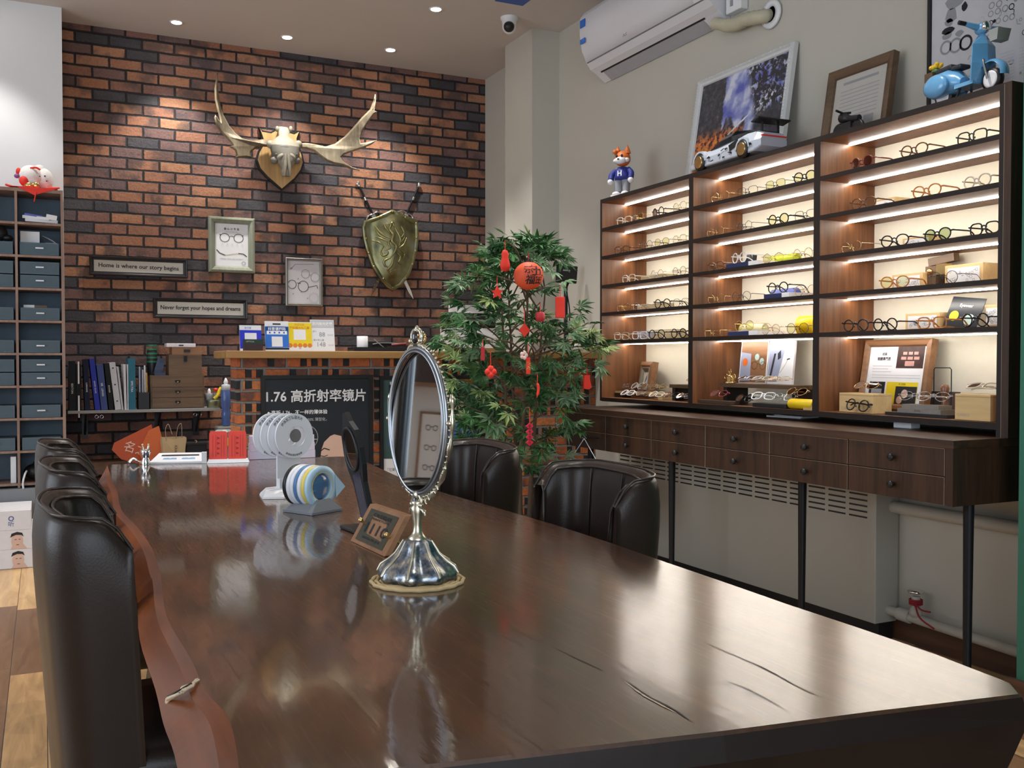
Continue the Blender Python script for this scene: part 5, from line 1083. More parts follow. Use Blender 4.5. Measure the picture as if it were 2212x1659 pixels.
# ================================================================ on top of the cabinets
CT = 2.0945
def painting_mat():
    m, nt, b = newmat('oil_painting'); o = nt.nodes.new('ShaderNodeTexCoord').outputs['Object']; sp = nt.nodes.new('ShaderNodeSeparateXYZ')
    nz = N(nt, 'ShaderNodeTexNoise'); nz.inputs['Scale'].default_value = 26; nz.inputs['Detail'].default_value = 3; L(nt, o, nz.inputs['Vector'])
    va = N(nt, 'ShaderNodeVectorMath', operation='MULTIPLY_ADD'); sb = N(nt, 'ShaderNodeVectorMath', operation='SUBTRACT'); L(nt, nz.outputs['Color'], sb.inputs[0]); sb.inputs[1].default_value = (.5, .5, .5)
    L(nt, sb.outputs[0], va.inputs[0]); va.inputs[1].default_value = (.05, .05, .05); L(nt, o, va.inputs[2]); L(nt, va.outputs[0], sp.inputs[0]); x, z = sp.outputs[0], sp.outputs[2]
    n1 = noise(nt, o, 9, 3); n2 = noise(nt, o, 32, 4, .7)
    sky = ramp(nt, n1, [(.38, (.10, .12, .48)), (.5, (.30, .34, .62)), (.6, (.66, .68, .80))])
    dark = ramp(nt, n2, [(.4, (.010, .011, .018)), (.62, (.05, .055, .08)), (.72, (.30, .14, .09))])
    fire = ramp(nt, n2, [(.35, (.10, .02, .012)), (.48, (.58, .09, .015)), (.6, (.72, .30, .04)), (.7, (.06, .05, .06))])
    u = MA(nt, 'DIVIDE', x, .34); w = MA(nt, 'DIVIDE', z, .25); inv = lambda k: MA(nt, 'SUBTRACT', 1, k); both = lambda p, q: MA(nt, 'MULTIPLY', p, q)
    slate = ramp(nt, n2, [(.38, (.012, .013, .022)), (.55, (.06, .07, .11)), (.66, (.16, .17, .24)), (.74, (.42, .20, .10))])
    c = sky
    roof = MA(nt, 'SUBTRACT', w, MA(nt, 'SUBTRACT', .16, MA(nt, 'MULTIPLY', MA(nt, 'ABSOLUTE', MA(nt, 'SUBTRACT', MA(nt, 'FRACT', MA(nt, 'MULTIPLY', u, 2.3)), .5)), .7)))
    c = mixc(nt, both(inv(smooth(nt, roof, -.03, .03)), inv(smooth(nt, u, .15, .2))), c, slate)
    c = mixc(nt, both(smooth(nt, MA(nt, 'ADD', u, MA(nt, 'MULTIPLY', w, .28)), .28, .45), smooth(nt, n2, .40, .50)), c, (.014, .014, .02))
    c = mixc(nt, both(smooth(nt, u, .30, .45), inv(smooth(nt, w, -.1, .15))), c, dark)
    c = mixc(nt, inv(smooth(nt, u, -.40, -.37)), c, dark)
    c = mixc(nt, inv(smooth(nt, w, -.55, -.35)), c, mixc(nt, smooth(nt, u, -.1, .3), fire, ramp(nt, n1, [(.4, (.03, .035, .06)), (.6, (.20, .22, .32))])))
    c = mixc(nt, both(both(inv(smooth(nt, w, -.30, -.02)), inv(smooth(nt, u, .05, .2))), smooth(nt, n2, .42, .5)), c, fire)
    L(nt, c, b.inputs['Base Color']); b.inputs['Roughness'].default_value = .45; bump(nt, b, n2, .4, .003); return m
pw, ph, ln = .74, .575, .155
t = thing('oil_painting', 'ornate white framed painting of a street at dusk leaning on the wall', 'painting', (3.166, 3.945, CT+ph/2*math.cos(ln)+.006), rot=(-ln, 0, RW))
M_frw = mat('white_gesso', (.66, .67, .67), .5, var=.06, ns=40)
fr_ = MB(M_frw).frame(pw, ph, [(0, .014), (0, -.010), (.006, -.022), (.014, -.024), (.02, -.014), (.032, -.012), (.036, -.004)])
for k in range(46): fr_.sph((-pw/2+.01+k*(pw-.02)/45, -.023, ph/2-.011), (.005, .005, .005), 6, 4)
for k in range(34):
    for s_ in (-1, 1): fr_.sph((s_*(pw/2-.011), -.023, -ph/2+.01+k*(ph-.03)/33), (.005, .005, .005), 6, 4)
fr_.build('frame', t); MB(painting_mat()).rect(0, 0, pw-.066, ph-.066, -.003).build('canvas', t)
bw, bh = .37, .35
t = thing('leaning_frame', 'dark brown framed sheet leaning against the wall under the poster', 'picture', (3.155, 3.13, CT+bh/2*.985+.003), rot=(-.16, 0, RW)); MB(M_brownwood).frame(bw, bh, [(0, .012), (0, -.02), (.012, -.024), (.036, -.012), (.04, -.004)]).build('frame', t)
m = MB(mat('aged_paper', (.50, .48, .44), .7)).rect(0, 0, bw-.076, bh-.076, -.003); m.m(M_grey).rect(0, .105, .2, .012, -.0036)
for k in range(8): m.line([(-.11, .07-k*.017), (.11, .07-k*.017)], .003, -.0036)
for k in range(3): m.rect(-.07+k*.07, -.09, .055, .05, -.0036)
m.build('print', t)
# toy sports car (brick built), nose towards the far end
t = thing('toy_car', 'pale blue grey model sports car with gold wheels on the middle cabinet', 'toy car', (2.99, 3.735, CT), PI/2-.03); t.scale = (1, .9, 1)
M_car = mat('toy_car_paint', (.44, .48, .56), .35, var=.08, ns=8); M_glz = mat('dark_glazing', (.015, .016, .02), .12)
def carsec(x, w, z0, z1, k=.72): return [(x, -w, z0), (x, -w*1.02, (z0+z1)/2), (x, -w*k, z1), (x, w*k, z1), (x, w*1.02, (z0+z1)/2), (x, w, z0)]
MB(M_car).loft([carsec(.278, .06, .022, .040), carsec(.262, .090, .016, .062), (carsec(.20, .100, .016, .088)), carsec(.13, .098, .016, .094), carsec(.06, .096, .016, .098), carsec(-.06, .100, .016, .106), carsec(-.17, .103, .016, .114), carsec(-.24, .098, .02, .112), carsec(-.272, .08, .04, .100)], False).build('body', t, bevel=.006)
MB(M_glz).loft([carsec(.115, .076, .088, .093, .92), carsec(.03, .082, .094, .136, .72), carsec(-.06, .082, .10, .148, .70), carsec(-.16, .074, .105, .134, .7), carsec(-.245, .06, .108, .114, .8)], False).build('cabin', t, bevel=.004)
for sx in (.17, -.165):
    for sy in (-1, 1):
        w_ = MB(M_black).lathe([(.030, -.016), (.0405, -.012), (.0405, .012), (.030, .016)], (sx, sy*.094, .0405), 26, ax='y').build('wheel', t); g = MB(M_gold)
        g.lathe([(.028, -.004), (.030, -.002), (.030, .004), (.026, .005)], (sx, sy*.111, .0405), 24, ax='y')
        for j in range(10): a = 2*PI*j/10; g.cyl((sx, sy*.111, .0405), (sx+.028*math.cos(a), sy*.110, .0405+.028*math.sin(a)), .0032, .0022, 6)
        g.build('rim', w_)
        MB(M_car).loft([[(sx+(.047+d)*math.cos(a), sy*(.089+yo), .043+(.047+d)*math.sin(a)) for a in [PI*j/12 for j in range(13)]]+[(sx+.043*math.cos(a), sy*(.089+yo), .043+.043*math.sin(a)) for a in [PI*j/12 for j in range(12, -1, -1)]] for d, yo in ((.008, -.012), (.004, .018))], False).build('fender', t)
MB(M_black).box((-.25, 0, .158), (.055, .2, .006), (0, .2, 0)).box((-.245, -.05, .13), (.012, .006, .056)).box((-.245, .05, .13), (.012, .006, .056)).build('rear_wing', t)
MB(M_car).box((-.09, .06, .178), (.12, .004, .09), (.9, .35, 0)).build('open_door', t); dt = MB(M_black)
for k in range(26): dt.box((random.uniform(-.22, .2), .1045, random.uniform(.03, .07)), (random.uniform(.01, .03), .003, random.uniform(.003, .008)), (0, random.uniform(-.5, .5), 0))
dt.box((-.10, .1035, .072), (.07, .003, .03), (0, .25, 0)); dt.build('panel_seams', t)['kind'] = 'stuff'; MB(M_red).box((-.272, 0, .086), (.01, .15, .006)).build('tail_light', t); MB(M_glz).box((.262, -.05, .055), (.03, .03, .012), (0, .3, 0)).box((.262, .05, .055), (.03, .03, .012), (0, .3, 0)).build('headlights', t)
# fox figurine
t = thing('fox_figurine', 'fox figurine in a blue hoodie at the far left end of the cabinets', 'figurine', (2.985, 4.745, CT+.006), RW+.55, rot=None)
M_fox = mat('fox_orange', (.62, .15, .03), .5, var=.15); M_hood = mat('hoodie_blue', (.02, .03, .22), .6); M_gt = mat('grey_trousers', (.26, .27, .30), .6)
bm_ = MB(M_gt)
for s_ in (-1, 1): bm_.tube([(s_*.024, .0, .03), (s_*.024, 0, .07), (s_*.02, 0, .105)], [.021, .024, .026], 14)
bm_.build('trousers', t)
sh_ = MB(M_whitep)
for s_ in (-1, 1): sh_.sph((s_*.028, -.016, .013), (.023, .038, .018), 14, 8).box((s_*.028, -.014, .004), (.044, .072, .008))
sh_.build('shoes', t)
h_ = MB(M_hood); h_.lathe([(.02, .092), (.045, .095), (.046, .12), (.038, .155), (.028, .168), (0, .172)], n=20, sy=.8).tube(spl([(.036, 0, .155), (.06, -.01, .13), (.062, -.02, .10)]), [.017]*13, 10).tube(spl([(-.036, 0, .155), (-.06, -.01, .13), (-.062, -.02, .10)]), [.017]*13, 10)
h_.m(M_whiteink); v, f, tw, th = text_data('H', .02); h_.add([(a_*.03/th, -.0335-.003*math.cos(a_*2), .13+b_*.03/th) for a_, b_ in v], f, False); h_.build('hoodie', t)
MB(M_whitep).sph((.064, -.024, .088), .017, 12, 8).sph((-.064, -.024, .088), .017, 12, 8).build('gloves', t)
hd = MB(M_fox); hd.sph((0, .004, .218), (.046, .044, .045), 20, 14)
for s_ in (-1, 1): hd.lathe([(.02, 0), (.014, .022), (0, .05)], (s_*.030, .004, .245), 12)
for k in range(9): hd.sph((random.uniform(-.035, .035), random.uniform(-.03, .02), .255+random.uniform(-.005, .008)), (.014, .013, .012), 8, 6)
hd.build('head', t); MB(M_whitep).sph((0, -.026, .204), (.036, .026, .022), 16, 10).sph((.033, -.014, .206), (.017, .016, .013)).sph((-.033, -.014, .206), (.017, .016, .013)).build('muzzle', t)
MB(M_ink).sph((0, -.053, .207), (.007, .005, .005), 10, 6).sph((.016, -.040, .226), (.006, .006, .010), 10, 8).sph((-.016, -.040, .226), (.006, .006, .010), 10, 8).build('eyes', t)
# black toy motorbike between the frames
t = thing('toy_motorbike', 'small black toy motorbike in front of the leaning brown frame', 'toy', (3.03, 3.06, CT), PI/2)
for sx in (-.05, .05): MB(M_black).lathe([(.026, -.007), (.034, -.005), (.034, .005), (.026, .007)], (sx, 0, .034), 20, ax='y').m(M_chrome).lathe([(0, -.003), (.024, -.003), (.024, .003), (0, .003)], (sx, 0, .034), 16, ax='y').build('wheel', t)
MB(M_black).tube(spl([(-.06, 0, .07), (-.02, 0, .075), (.02, 0, .085), (.04, 0, .09)]), [.014]*10+[.02]*9, 10).box((0, 0, .045), (.05, .03, .035)).tube([(.05, 0, .034), (.032, 0, .11)], .006, 8).tube([(.03, -.04, .115), (.032, 0, .108), (.03, .04, .115)], .005, 8).build('body', t); MB(mat('lime', (.45, .55, .1), .5)).sph((.047, 0, .09), .008, 10, 8).build('headlamp', t)
# light blue scooter, nose towards the viewer
t = thing('toy_scooter', 'pale blue model motor scooter on the nearest cabinet by the poster', 'toy scooter', (2.985, 2.44, CT), -PI/2-.10); t.scale = (1.1, 1.1, 1.1)
M_sc = mat('scooter_blue', (.13, .36, .62), .25, coat=.6, var=.05); M_dk = mat('dark_saddle', (.03, .03, .035), .5)
sc = MB(M_sc); sc.sm = True
def ell(x, z, ry, rz, n=16): return [(x, ry*math.cos(2*PI*j/n), z+rz*math.sin(2*PI*j/n)) for j in range(n)]
sc.loft([ell(-.155, .062, .012, .014), ell(-.14, .068, .04, .034), ell(-.105, .075, .052, .044), ell(-.065, .078, .046, .042), ell(-.03, .07, .03, .034), ell(-.012, .06, .026, .02)]); sc.build('tail_body', t)
for s_ in (-1, 1): MB(M_sc).sph((-.095, s_*.046, .066), (.052, .018, .038), 18, 12).build('side_cowl', t)
MB(M_sc).box((.012, 0, .046), (.075, .07, .012)).loft([[(.045, -.036, .045), (.053, 0, .043), (.045, .036, .045), (.038, .034, .045), (.045, 0, .044), (.038, -.034, .045)], [(.062, -.05, .10), (.078, 0, .10), (.062, .05, .10), (.056, .048, .10), (.07, 0, .1), (.056, -.048, .10)], [(.062, -.046, .16), (.076, 0, .162), (.062, .046, .16), (.056, .044, .16), (.068, 0, .162), (.056, -.044, .16)], [(.056, -.014, .195), (.064, 0, .197), (.056, .014, .195), (.05, .012, .195), (.056, 0, .196), (.05, -.012, .195)]], False).build('leg_shield', t)
MB(M_sc).sph((.052, 0, .215), (.026, .02, .02), 16, 10).tube([(.046, -.062, .225), (.05, -.02, .218), (.05, .02, .218), (.046, .062, .225)], [.007, .011, .011, .007], 10).build('handlebar', t)
MB(M_black).cyl((.046, -.062, .225), (.042, -.085, .228), .007).cyl((.046, .062, .225), (.042, .085, .228), .007).build('grips', t); MB(M_chrome).lathe([(.016, 0), (.018, .004), (.014, .012), (0, .013)], (.066, 0, .218), 18, ax='x').build('headlamp', t)
MB(M_dk).box((-.085, 0, .122), (.07, .05, .016), (0, -.05, 0)).box((-.035, 0, .116), (.045, .045, .014)).build('saddle', t, bevel=.005)
fw = MB(M_sc); fw.loft([[(.098+r_*math.cos(a), yy, .052+r_*math.sin(a)) for a in [-.1+PI*1.05*j/14 for j in range(15)]] for r_, yy in ((.044, -.018), (.052, -.012), (.054, 0), (.052, .012), (.044, .018))], True, (False, False), False); fw.build('front_mudguard', t)
for x_, z_ in ((.098, .042), (-.10, .036)): MB(M_black).lathe([(.025, -.012), (.036, -.009), (.036, .009), (.025, .012)], (x_, 0, z_), 26, ax='y').m(M_whitep).lathe([(.02, -.0125), (.027, -.0122), (.027, .0122), (.02, .0125)], (x_, 0, z_), 26, ax='y').m(M_chrome).lathe([(0, -.011), (.02, -.011), (.02, .011), (0, .011)], (x_, 0, z_), 20, ax='y').build('wheel', t)
MB(M_chrome).tube([(.098, -.02, .042), (.085, -.02, .08), (.065, -.01, .12)], .005, 8).build('fork', t); MB(M_blackmetal).tube([(-.01, -.02, .05), (-.02, -.035, .004)], .004, 6).tube([(-.01, .02, .05), (-.02, .035, .004)], .004, 6).build('kickstand', t)
MB(mat('grey_crate', (.36, .38, .36), .5)).loft([[(.084, .0, .165), (.112, .0, .165), (.112, .046, .165), (.084, .046, .165)], [(.082, -.004, .2), (.120, -.004, .2), (.120, .05, .2), (.082, .05, .2)]], False).build('basket', t)
fl = MB(mat('yellow_flower', (.75, .45, .02), .6))
for k in range(8): fl.sph((-.14+random.uniform(-.015, .015), random.uniform(-.015, .015), .15+random.uniform(-.006, .008)), .008, 8, 6)
fl.m(LG[1]).sph((-.14, 0, .132), (.016, .016, .012), 8, 6).m(M_brownwood).box((-.15, 0, .112), (.035, .05, .03)); fl.build('flower_crate', t)
# ================================================================ on the table
T1 = TZ+.0008
# woven mat and oval mirror
c0 = on_z(902, 1256, T1)
t = thing('woven_mat', 'round woven straw mat under the oval mirror', 'mat', c0); R = .086
m = MB(mat('straw', (.52, .38, .20), .8, var=.2, ns=80))
for k in range(9):
    r = .012+k*.0088; m.tube([((r+.0015*math.sin(q*16))*math.cos(q), (r+.0015*math.sin(q*16))*math.sin(q), .0026) for q in [2*PI*j/64 for j in range(64)]], .0038, 5, True, flat=1)
m.m(M_oak).lathe([(0, .002), (.08, .002)], n=24); m.build('braid', t)
def silver():
    m, nt, b = newmat('antique_silver'); v = coords(nt); f = noise(nt, v, 60, 4, .65); c = ramp(nt, f, [(.32, (.06, .09, .15)), (.5, (.26, .29, .33)), (.64, (.58, .52, .40))]); L(nt, c, b.inputs['Base Color'])
    b.inputs['Metallic'].default_value = .95; b.inputs['Roughness'].default_value = .3; bump(nt, b, f, .3, .002); return m
M_sil = silver(); M_sil2 = mat('antique_pale', (.60, .54, .42), .3, metal=.95, var=.2, ns=50)
mi = thing('oval_mirror', 'antique silver oval table mirror on an ornate lobed foot', 'mirror', (c0.x, c0.y, c0.z+.0065), math.radians(-78))
bs = MB(M_sil); bs.sm = True
def lobed(r, z, a, n=64): return [((r*(1+a*math.cos(8*2*PI*j/n)))*math.cos(2*PI*j/n), (r*(1+a*math.cos(8*2*PI*j/n)))*math.sin(2*PI*j/n), z) for j in range(n)]
bs.loft([lobed(.066, 0, .06), lobed(.070, .006, .06), lobed(.069, .014, .07), lobed(.061, .024, .09), lobed(.047, .034, .10), lobed(.036, .045, .10), lobed(.030, .057, .09), lobed(.026, .066, .06), lobed(.0135, .073, .0)]); bs.build('foot', mi)
sc_ = MB(M_sil2)
for j in range(8):
    q = 2*PI*j/8; d = Vector((math.cos(q), math.sin(q), 0)); s_ = Vector((-d.y, d.x, 0))
    sc_.tube([d*.026+Vector((0, 0, .069)), d*.034+Vector((0, 0, .056)), d*.041+Vector((0, 0, .045)), d*.053+Vector((0, 0, .034)), d*.0675+Vector((0, 0, .024)), d*.075+Vector((0, 0, .012))], [.0015, .002, .0022, .0028, .0036, .0022], 6)
    for e in (-1, 1): P = [d*(.060-.008*math.cos(a))+s_*e*(.008+.007*math.sin(a))+Vector((0, 0, .016+.006*math.cos(a))) for a in [k*.6 for k in range(8)]]; sc_.tube(P, .0014, 5)
sc_.build('foot_scrolls', mi)
MB(M_sil2).lathe([(.016, .068), (.017, .073), (.012, .078), (.0085, .085), (.0075, .098), (.011, .118), (.0125, .128), (.009, .134), (.012, .138), (.006, .142)], n=24).build('stem', mi)
OZ, OA, OB = .285, .094, .131   # oval centre height, half width, half height
def ov(q, k=1, y=0, d=0): return Vector(((OA*k+d)*math.cos(q), y, OZ+(OB*k+d)*math.sin(q)))
NQ = [2*PI*j/72 for j in range(72)]
rim = MB(mat('dark_silver', (.30, .31, .33), .28, metal=.95, var=.25)); rim.tube([ov(q, 1, 0) for q in NQ], .0050, 10, True).tube([ov(q, 1, -.004, -.006) for q in NQ], .0025, 8, True).loft([[ov(q, 1, .007, -.002) for q in NQ], [ov(q, .3, .009, 0) for q in NQ]], True, (False, True)); rim.build('rim', mi)
be = MB(M_sil2)
for q in NQ: be.sph(ov(q, 1, .003, .0065), .0028, 8, 6)
be.build('beading', mi)
m_, nt, b_ = newmat('mirror_glass'); b_.inputs['Base Color'].default_value = (.80, .82, .84, 1); b_.inputs['Metallic'].default_value = 1; L(nt, ramp(nt, noise(nt, coords(nt), 4, 2), [(0, (.015,)*3), (1, (.03,)*3)]), b_.inputs['Roughness'])
MB(m_).poly([(ov(q, 1, 0, -.006).x, ov(q, 1, 0, -.006).z-OZ) for q in NQ], -.0015).build('glass', mi, loc=(0, 0, OZ), rot=(-.05, 0, 0))
M_gem = mat('black_gem', (.006, .006, .012), .05, coat=1)
def crest(z, s, nm):
    o = MB(M_sil2)
    for e in (-1, 1):
        o.tube([(e*(.004+.012*math.sin(a))*s, 0, z+(.002+.012*(1-math.cos(a)))*s) for a in [k*.5 for k in range(9)]], [.0042*s]*7+[.005*s, .003*s], 7).sph((e*.016*s, -.002, z+.006*s), .0058*s, 10, 8).tube(spl([(e*.008*s, 0, z-.002), (e*.022*s, 0, z-.004*s), (e*.030*s, 0, z-.013*s)]), [.004*s]*10+[.002*s]*3, 7)
    o.sph((0, 0, z+.028*s), (.005*s, .004*s, .006*s), 10, 8).build('crest_scrolls', mi); MB(M_gem).sph((0, -.005, z+.012*s), (.0075*s, .0045*s, .0115*s), 14, 10).build('gem', mi)
crest(OZ+OB+.007, 1.0, 'top'); crest(OZ-OB-.026, .9, 'low')
yk = MB(M_sil2)
for e in (-1, 1):
    P = spl([(0, .004, .140), (e*.022, .006, .146), (e*.046, .006, .160), (e*.070, .006, .186), (e*.088, .006, .222), (e*.100, .006, .256), (e*.1035, .006, .286), (e*.1045, .006, .318), (e*.101, .006, .335)], 5)
    yk.tube(P, [.0042+.0016*math.sin(i*.9) for i in range(len(P))], 8).sph((e*.1015, .003, OZ), (.006, .008, .006), 10, 8)
    for k, (i, r) in enumerate(((6, .008), (12, .007), (18, .006))): p = P[i]; yk.tube([p+Vector((e*r*math.cos(a)*.9, -.002, -r*.4+r*math.sin(a))) for a in [.6*j for j in range(9)]], .002, 6)
yk.sph((0, .002, .150), (.012, .009, .011)).build('yoke', mi)
# white lens ring display
M_wl = mat('display_white', (.74, .75, .79), .4, var=.015)
c0 = on_z(618, 1068, T1); t = thing('lens_display', 'white stand of four overlapping lens rings on the table', 'display stand', c0, math.radians(22))
bp = [(-.105, -.035), (-.06, -.075), (.04, -.075), (.075, -.02), (.05, .05), (-.06, .05)]
MB(M_wl).loft([[(x, y, 0) for x, y in bp], [(x*.97, y*.97, .006) for x, y in bp], [(x*.62-.01, y*.5+.01, .022) for x, y in bp]], False).build('base', t)
tx = MB(M_ink)
for k in range(5): tx.text('镜片膜层 演示', -.012+.002*k, -.012-.0075*k, h=.0045, y=.0235-.0012*k, ax='xy')
tx.m(M_ink).text('NASO', .028, -.052, h=.010, y=.0165, ax='xy', bold=.02).build('lettering', t)
MB(M_wl).b2((-.030, .0, .015), (.052, .006, .13)).b2((-.030, -.012, .015), (.052, .0, .05)).build('stem', t)
for k in range(4):
    y = .036-.026*k; xx = -.022+.008*k; zc = .178; Ro, Ri = .066, .031; n = 40; r_ = MB(M_wl)
    o1 = circ(Ro, n, xx, zc); i1 = circ(Ri, n, xx+.008, zc-.002)
    for yy in (y, y+.005): r_.add([(a, yy, b) for a, b in o1]+[(a, yy, b) for a, b in i1], [(j, (j+1) % n, n+(j+1) % n, n+j) for j in range(n)], False)
    for lp_ in (o1, i1): r_.loft([[(a, y, b) for a, b in lp_], [(a, y+.005, b) for a, b in lp_]], True, (False, False))
    r_.m(M_ink)
    for s_, (i, chn) in enumerate(zip(range(8), '伊洛瓦丁防蓝光片')):
        q = PI*.78-i*.19; v, f, tw, th = text_data(chn, .01); h_ = .0095/th; ca, sa = math.cos(q-PI/2), math.sin(q-PI/2)
        r_.add([(xx+(Ro-.011)*math.cos(q)+(a*ca-b*sa)*h_, y-.0004, zc+(Ro-.011)*math.sin(q)+(a*sa+b*ca)*h_) for a, b in v], f, False)
    for s_, (i, chn) in enumerate(zip(range(8), '超清高透耐磨镀膜')):
        q = -PI*.66+i*.13; v, f, tw, th = text_data(chn, .01); h_ = .0065/th; ca, sa = math.cos(q+PI/2), math.sin(q+PI/2)
        r_.add([(xx+(Ro-.009)*math.cos(q)+(a*ca-b*sa)*h_, y-.0004, zc+(Ro-.009)*math.sin(q)+(a*sa+b*ca)*h_) for a, b in v], f, False)
    r_.build('ring', t); 
    if k == 3: MB(mat('smoke_lens', (.30, .28, .28), .1, trans=.5)).lathe([(0, -.003), (.018, -.001), (.020, .003)], (xx+.004, y+.004, zc), 24, ax='y').build('lens', t)
# stack of coloured lens rings in a grey holder
c0 = on_z(690, 1106, T1); t = thing('lens_stack', 'row of blue and white ringed lenses in a grey wedge holder', 'lens stack', c0, math.radians(30))
M_hold = mat('grey_holder', (.17, .18, .20), .5); M_ltb = mat('ice_blue', (.42, .60, .74), .4); M_mb = mat('steel_blue', (.09, .20, .40), .4); M_yl = mat('yellow_ring', (.72, .56, .10), .4)
MB(M_hold).loft([[(-.055, -.03, 0), (.055, -.03, 0), (.05, .085, 0), (-.05, .085, 0)], [(-.055, -.03, .006), (.055, -.03, .006), (.05, .085, .006), (-.05, .085, .006)], [(-.022, -.018, .036), (.022, -.018, .036), (.03, .07, .02), (-.03, .07, .02)]], False).build('holder', t)
zc = .068
for k, (mt, ro) in enumerate(((M_black, .055), (M_wl, .055), (M_wl, .055), (M_mb, .055), (M_wl, .055), (M_yl, .054), (M_ltb, .055))):
    y = .075-.0135*k; g = MB(mt)
    g.lathe([(.036, y+.006), (ro, y+.006), (ro, y-.0055), (.036, y-.0055), (.036, y+.006)], (0, 0, zc), 36, ax='y') if False else g.loft([[(a, yy, b) for a, b in circ(rr, 36, 0, zc)] for rr, yy in ((.036, y+.006), (ro, y+.006), (ro, y-.0055), (.036, y-.0055), (.036, y+.006))], True, (False, False))
    if k == 6: g.add([(.046, y-.006, zc+.03), (.085, y-.006, zc-.008), (.05, y-.006, zc-.034), (.046, y, zc+.03), (.085, y, zc-.008), (.05, y, zc-.034)], [(0, 1, 2), (3, 4, 5), (0, 1, 4, 3), (1, 2, 5, 4)], False)
    g.build('ring', t)
MB(M_yl).loft([[(a, yy, b) for a, b in circ(rr, 36, 0, zc)] for rr, yy in ((.0365, -.0125), (.0385, -.0125))], True, (False, False)).build('inner_band', t)
MB(mat('coated_lens', (.10, .22, .42), .06, trans=.35, coat=1)).sph((0, .0, zc), (.036, .012, .036), 26, 14).build('lens', t)
# black standing magnifier/mirror
p0 = on_z(800, 1142, T1); t = thing('table_mirror', 'slim black vanity mirror leaning with an oval glass at the top', 'mirror', p0, math.radians(-84))
hh = .285; tl = .16
def tp(u, v, d): return (u+.0, v*math.sin(tl)*-1*0+d, v)
pan = [(-.026, 0), (.026, 0), (.030, .11), (.045, .15), (.05, .19), (.042, .235), (.02, .26), (.008, hh), (-.008, hh), (-.02, .26), (-.042, .235), (-.05, .19), (-.045, .15), (-.030, .11)]
g = MB(M_black).pxz(pan, -.006, .006); g.build('panel', t, rot=(0, -.22, 0)).rotation_euler = (.12, -.24, 0)
o = MB(m_).disc(0, .195, .034, -.0066, 30, .05); o.m(M_black).tube([(.036*math.cos(q), -.007, .195+.052*math.sin(q)) for q in NQ[::2]], .004, 6, True); o.build('glass', t).rotation_euler = (.12, -.24, 0)
MB(mat('midnight_glass', (.01, .016, .05), .08, coat=1)).rect(0, .075, .044, .12, -.0066).build('lower_glass', t).rotation_euler = (.12, -.24, 0)
MB(M_black).box((.0, 0, .004), (.09, .12, .008)).build('base', t, bevel=.002)
# wooden calendar plaque with brass knobs
zt = T1+.075; B1, B2 = on_z(757, 1168, T1), on_z(831, 1203, T1); A1, A2 = on_z(800, 1088, zt), on_z(877, 1113, zt)
t = thing('desk_calendar', 'tilted wooden desk plaque with brass knobs and dark engraved plate', 'plaque', B1)
b1, b2, a1, a2 = Vector((0, 0, 0)), B2-B1, A1-B1, A2-B1; nn = (b2-b1).cross(a1-b1).normalized(); nn = -nn if nn.y > 0 else nn
bk_ = -nn*.016; bk_ = Vector((bk_.x, bk_.y, max(bk_.z, 0))); MB(M_midwood).loft([[b1, b2, a2, a1], [b1+bk_, b2+bk_, a2+bk_, a1+bk_]], False).build('block', t, bevel=.0025)
def uv(u, v, d=.001): p = (b1*(1-u)+b2*u)*(1-v)+(a1*(1-u)+a2*u)*v; return p+nn*d
MB(mat('engraved_plate', (.06, .055, .035), .4, metal=.5)).add([uv(.1, .09), uv(.88, .09), uv(.88, .9), uv(.1, .9)], [(0, 1, 2, 3)], False).build('plate', t)
e = MB(M_ink)
def etch(s_, u, v, hu, hv):
    vv, f, tw, th = text_data(s_, .02); e.add([uv(u+a/tw*hu, v+b/th*hv, .0016) for a, b in vv], f, False)
etch('CALENDAR', .5, .78, .5, .09); etch('PERPETUAL', .5, .68, .5, .05); etch('1110', .5, .45, .6, .26); etch('MON 08 JUL', .5, .2, .5, .07); e.build('engraving', t)
for (u, v) in ((.10, .52), (.90, .42)): p = uv(u, v); MB(M_gold).cyl(p, p+nn*.006, .003, n=10).sph(p+nn*.009, .006, 12, 8).build('knob', t)
r1 = uv(.95, .35)+bk_; r2 = on_z(880, 1187, T1+.006)-B1; MB(M_brass).cyl(r1, r2, .003, n=10).build('rod', t); MB(M_black).sph(r2, (.007, .007, .006), 12, 8).build('rod_tip', t)
# red card holder at the far end
c0 = on_z(492, 999, T1); k = .4*2100/219/2100; t = thing('red_card_holder', 'open red lacquered card holder on a white base at the far table end', 'card holder', c0, math.radians(-12))
for e_, nm in ((-1, 'left'), (1, 'right')):
    cx = e_*.036; q = MB(mat('red_lacquer', (.70, .05, .03), .45, var=.05)); w_, h_ = .068, .108
    q.loft([[(cx-w_/2, .006*e_*-1*0+yy, .014), (cx+w_/2, yy, .014), (cx+w_/2, yy+.02, .014+h_*.93), (cx+w_/2-.006, yy+.022, .014+h_), (cx-w_/2+.006, yy+.022, .014+h_), (cx-w_/2, yy+.02, .014+h_*.93)] for yy in (-.004, .004)], False)
    q.m(mat('dark_red_line', (.40, .015, .012), .5))
    for dx in (-.02, -.008, .012, .022): q.add([(cx+dx-.0008, -.0052+.002, .024), (cx+dx+.0008, -.0052+.002, .024), (cx+dx+.0008, .0108, .108), (cx+dx-.0008, .0108, .108)], [(0, 1, 2, 3)], False)
    for i in range(4): z = .036+.02*i; q.add([(cx-.004, -.005+z*.185-.0022, z-.006), (cx+.008, -.005+z*.185-.0022, z), (cx-.004, -.005+z*.185-.001, z+.006)], [(0, 1, 2)], False)
    q.build('red_panel', t)
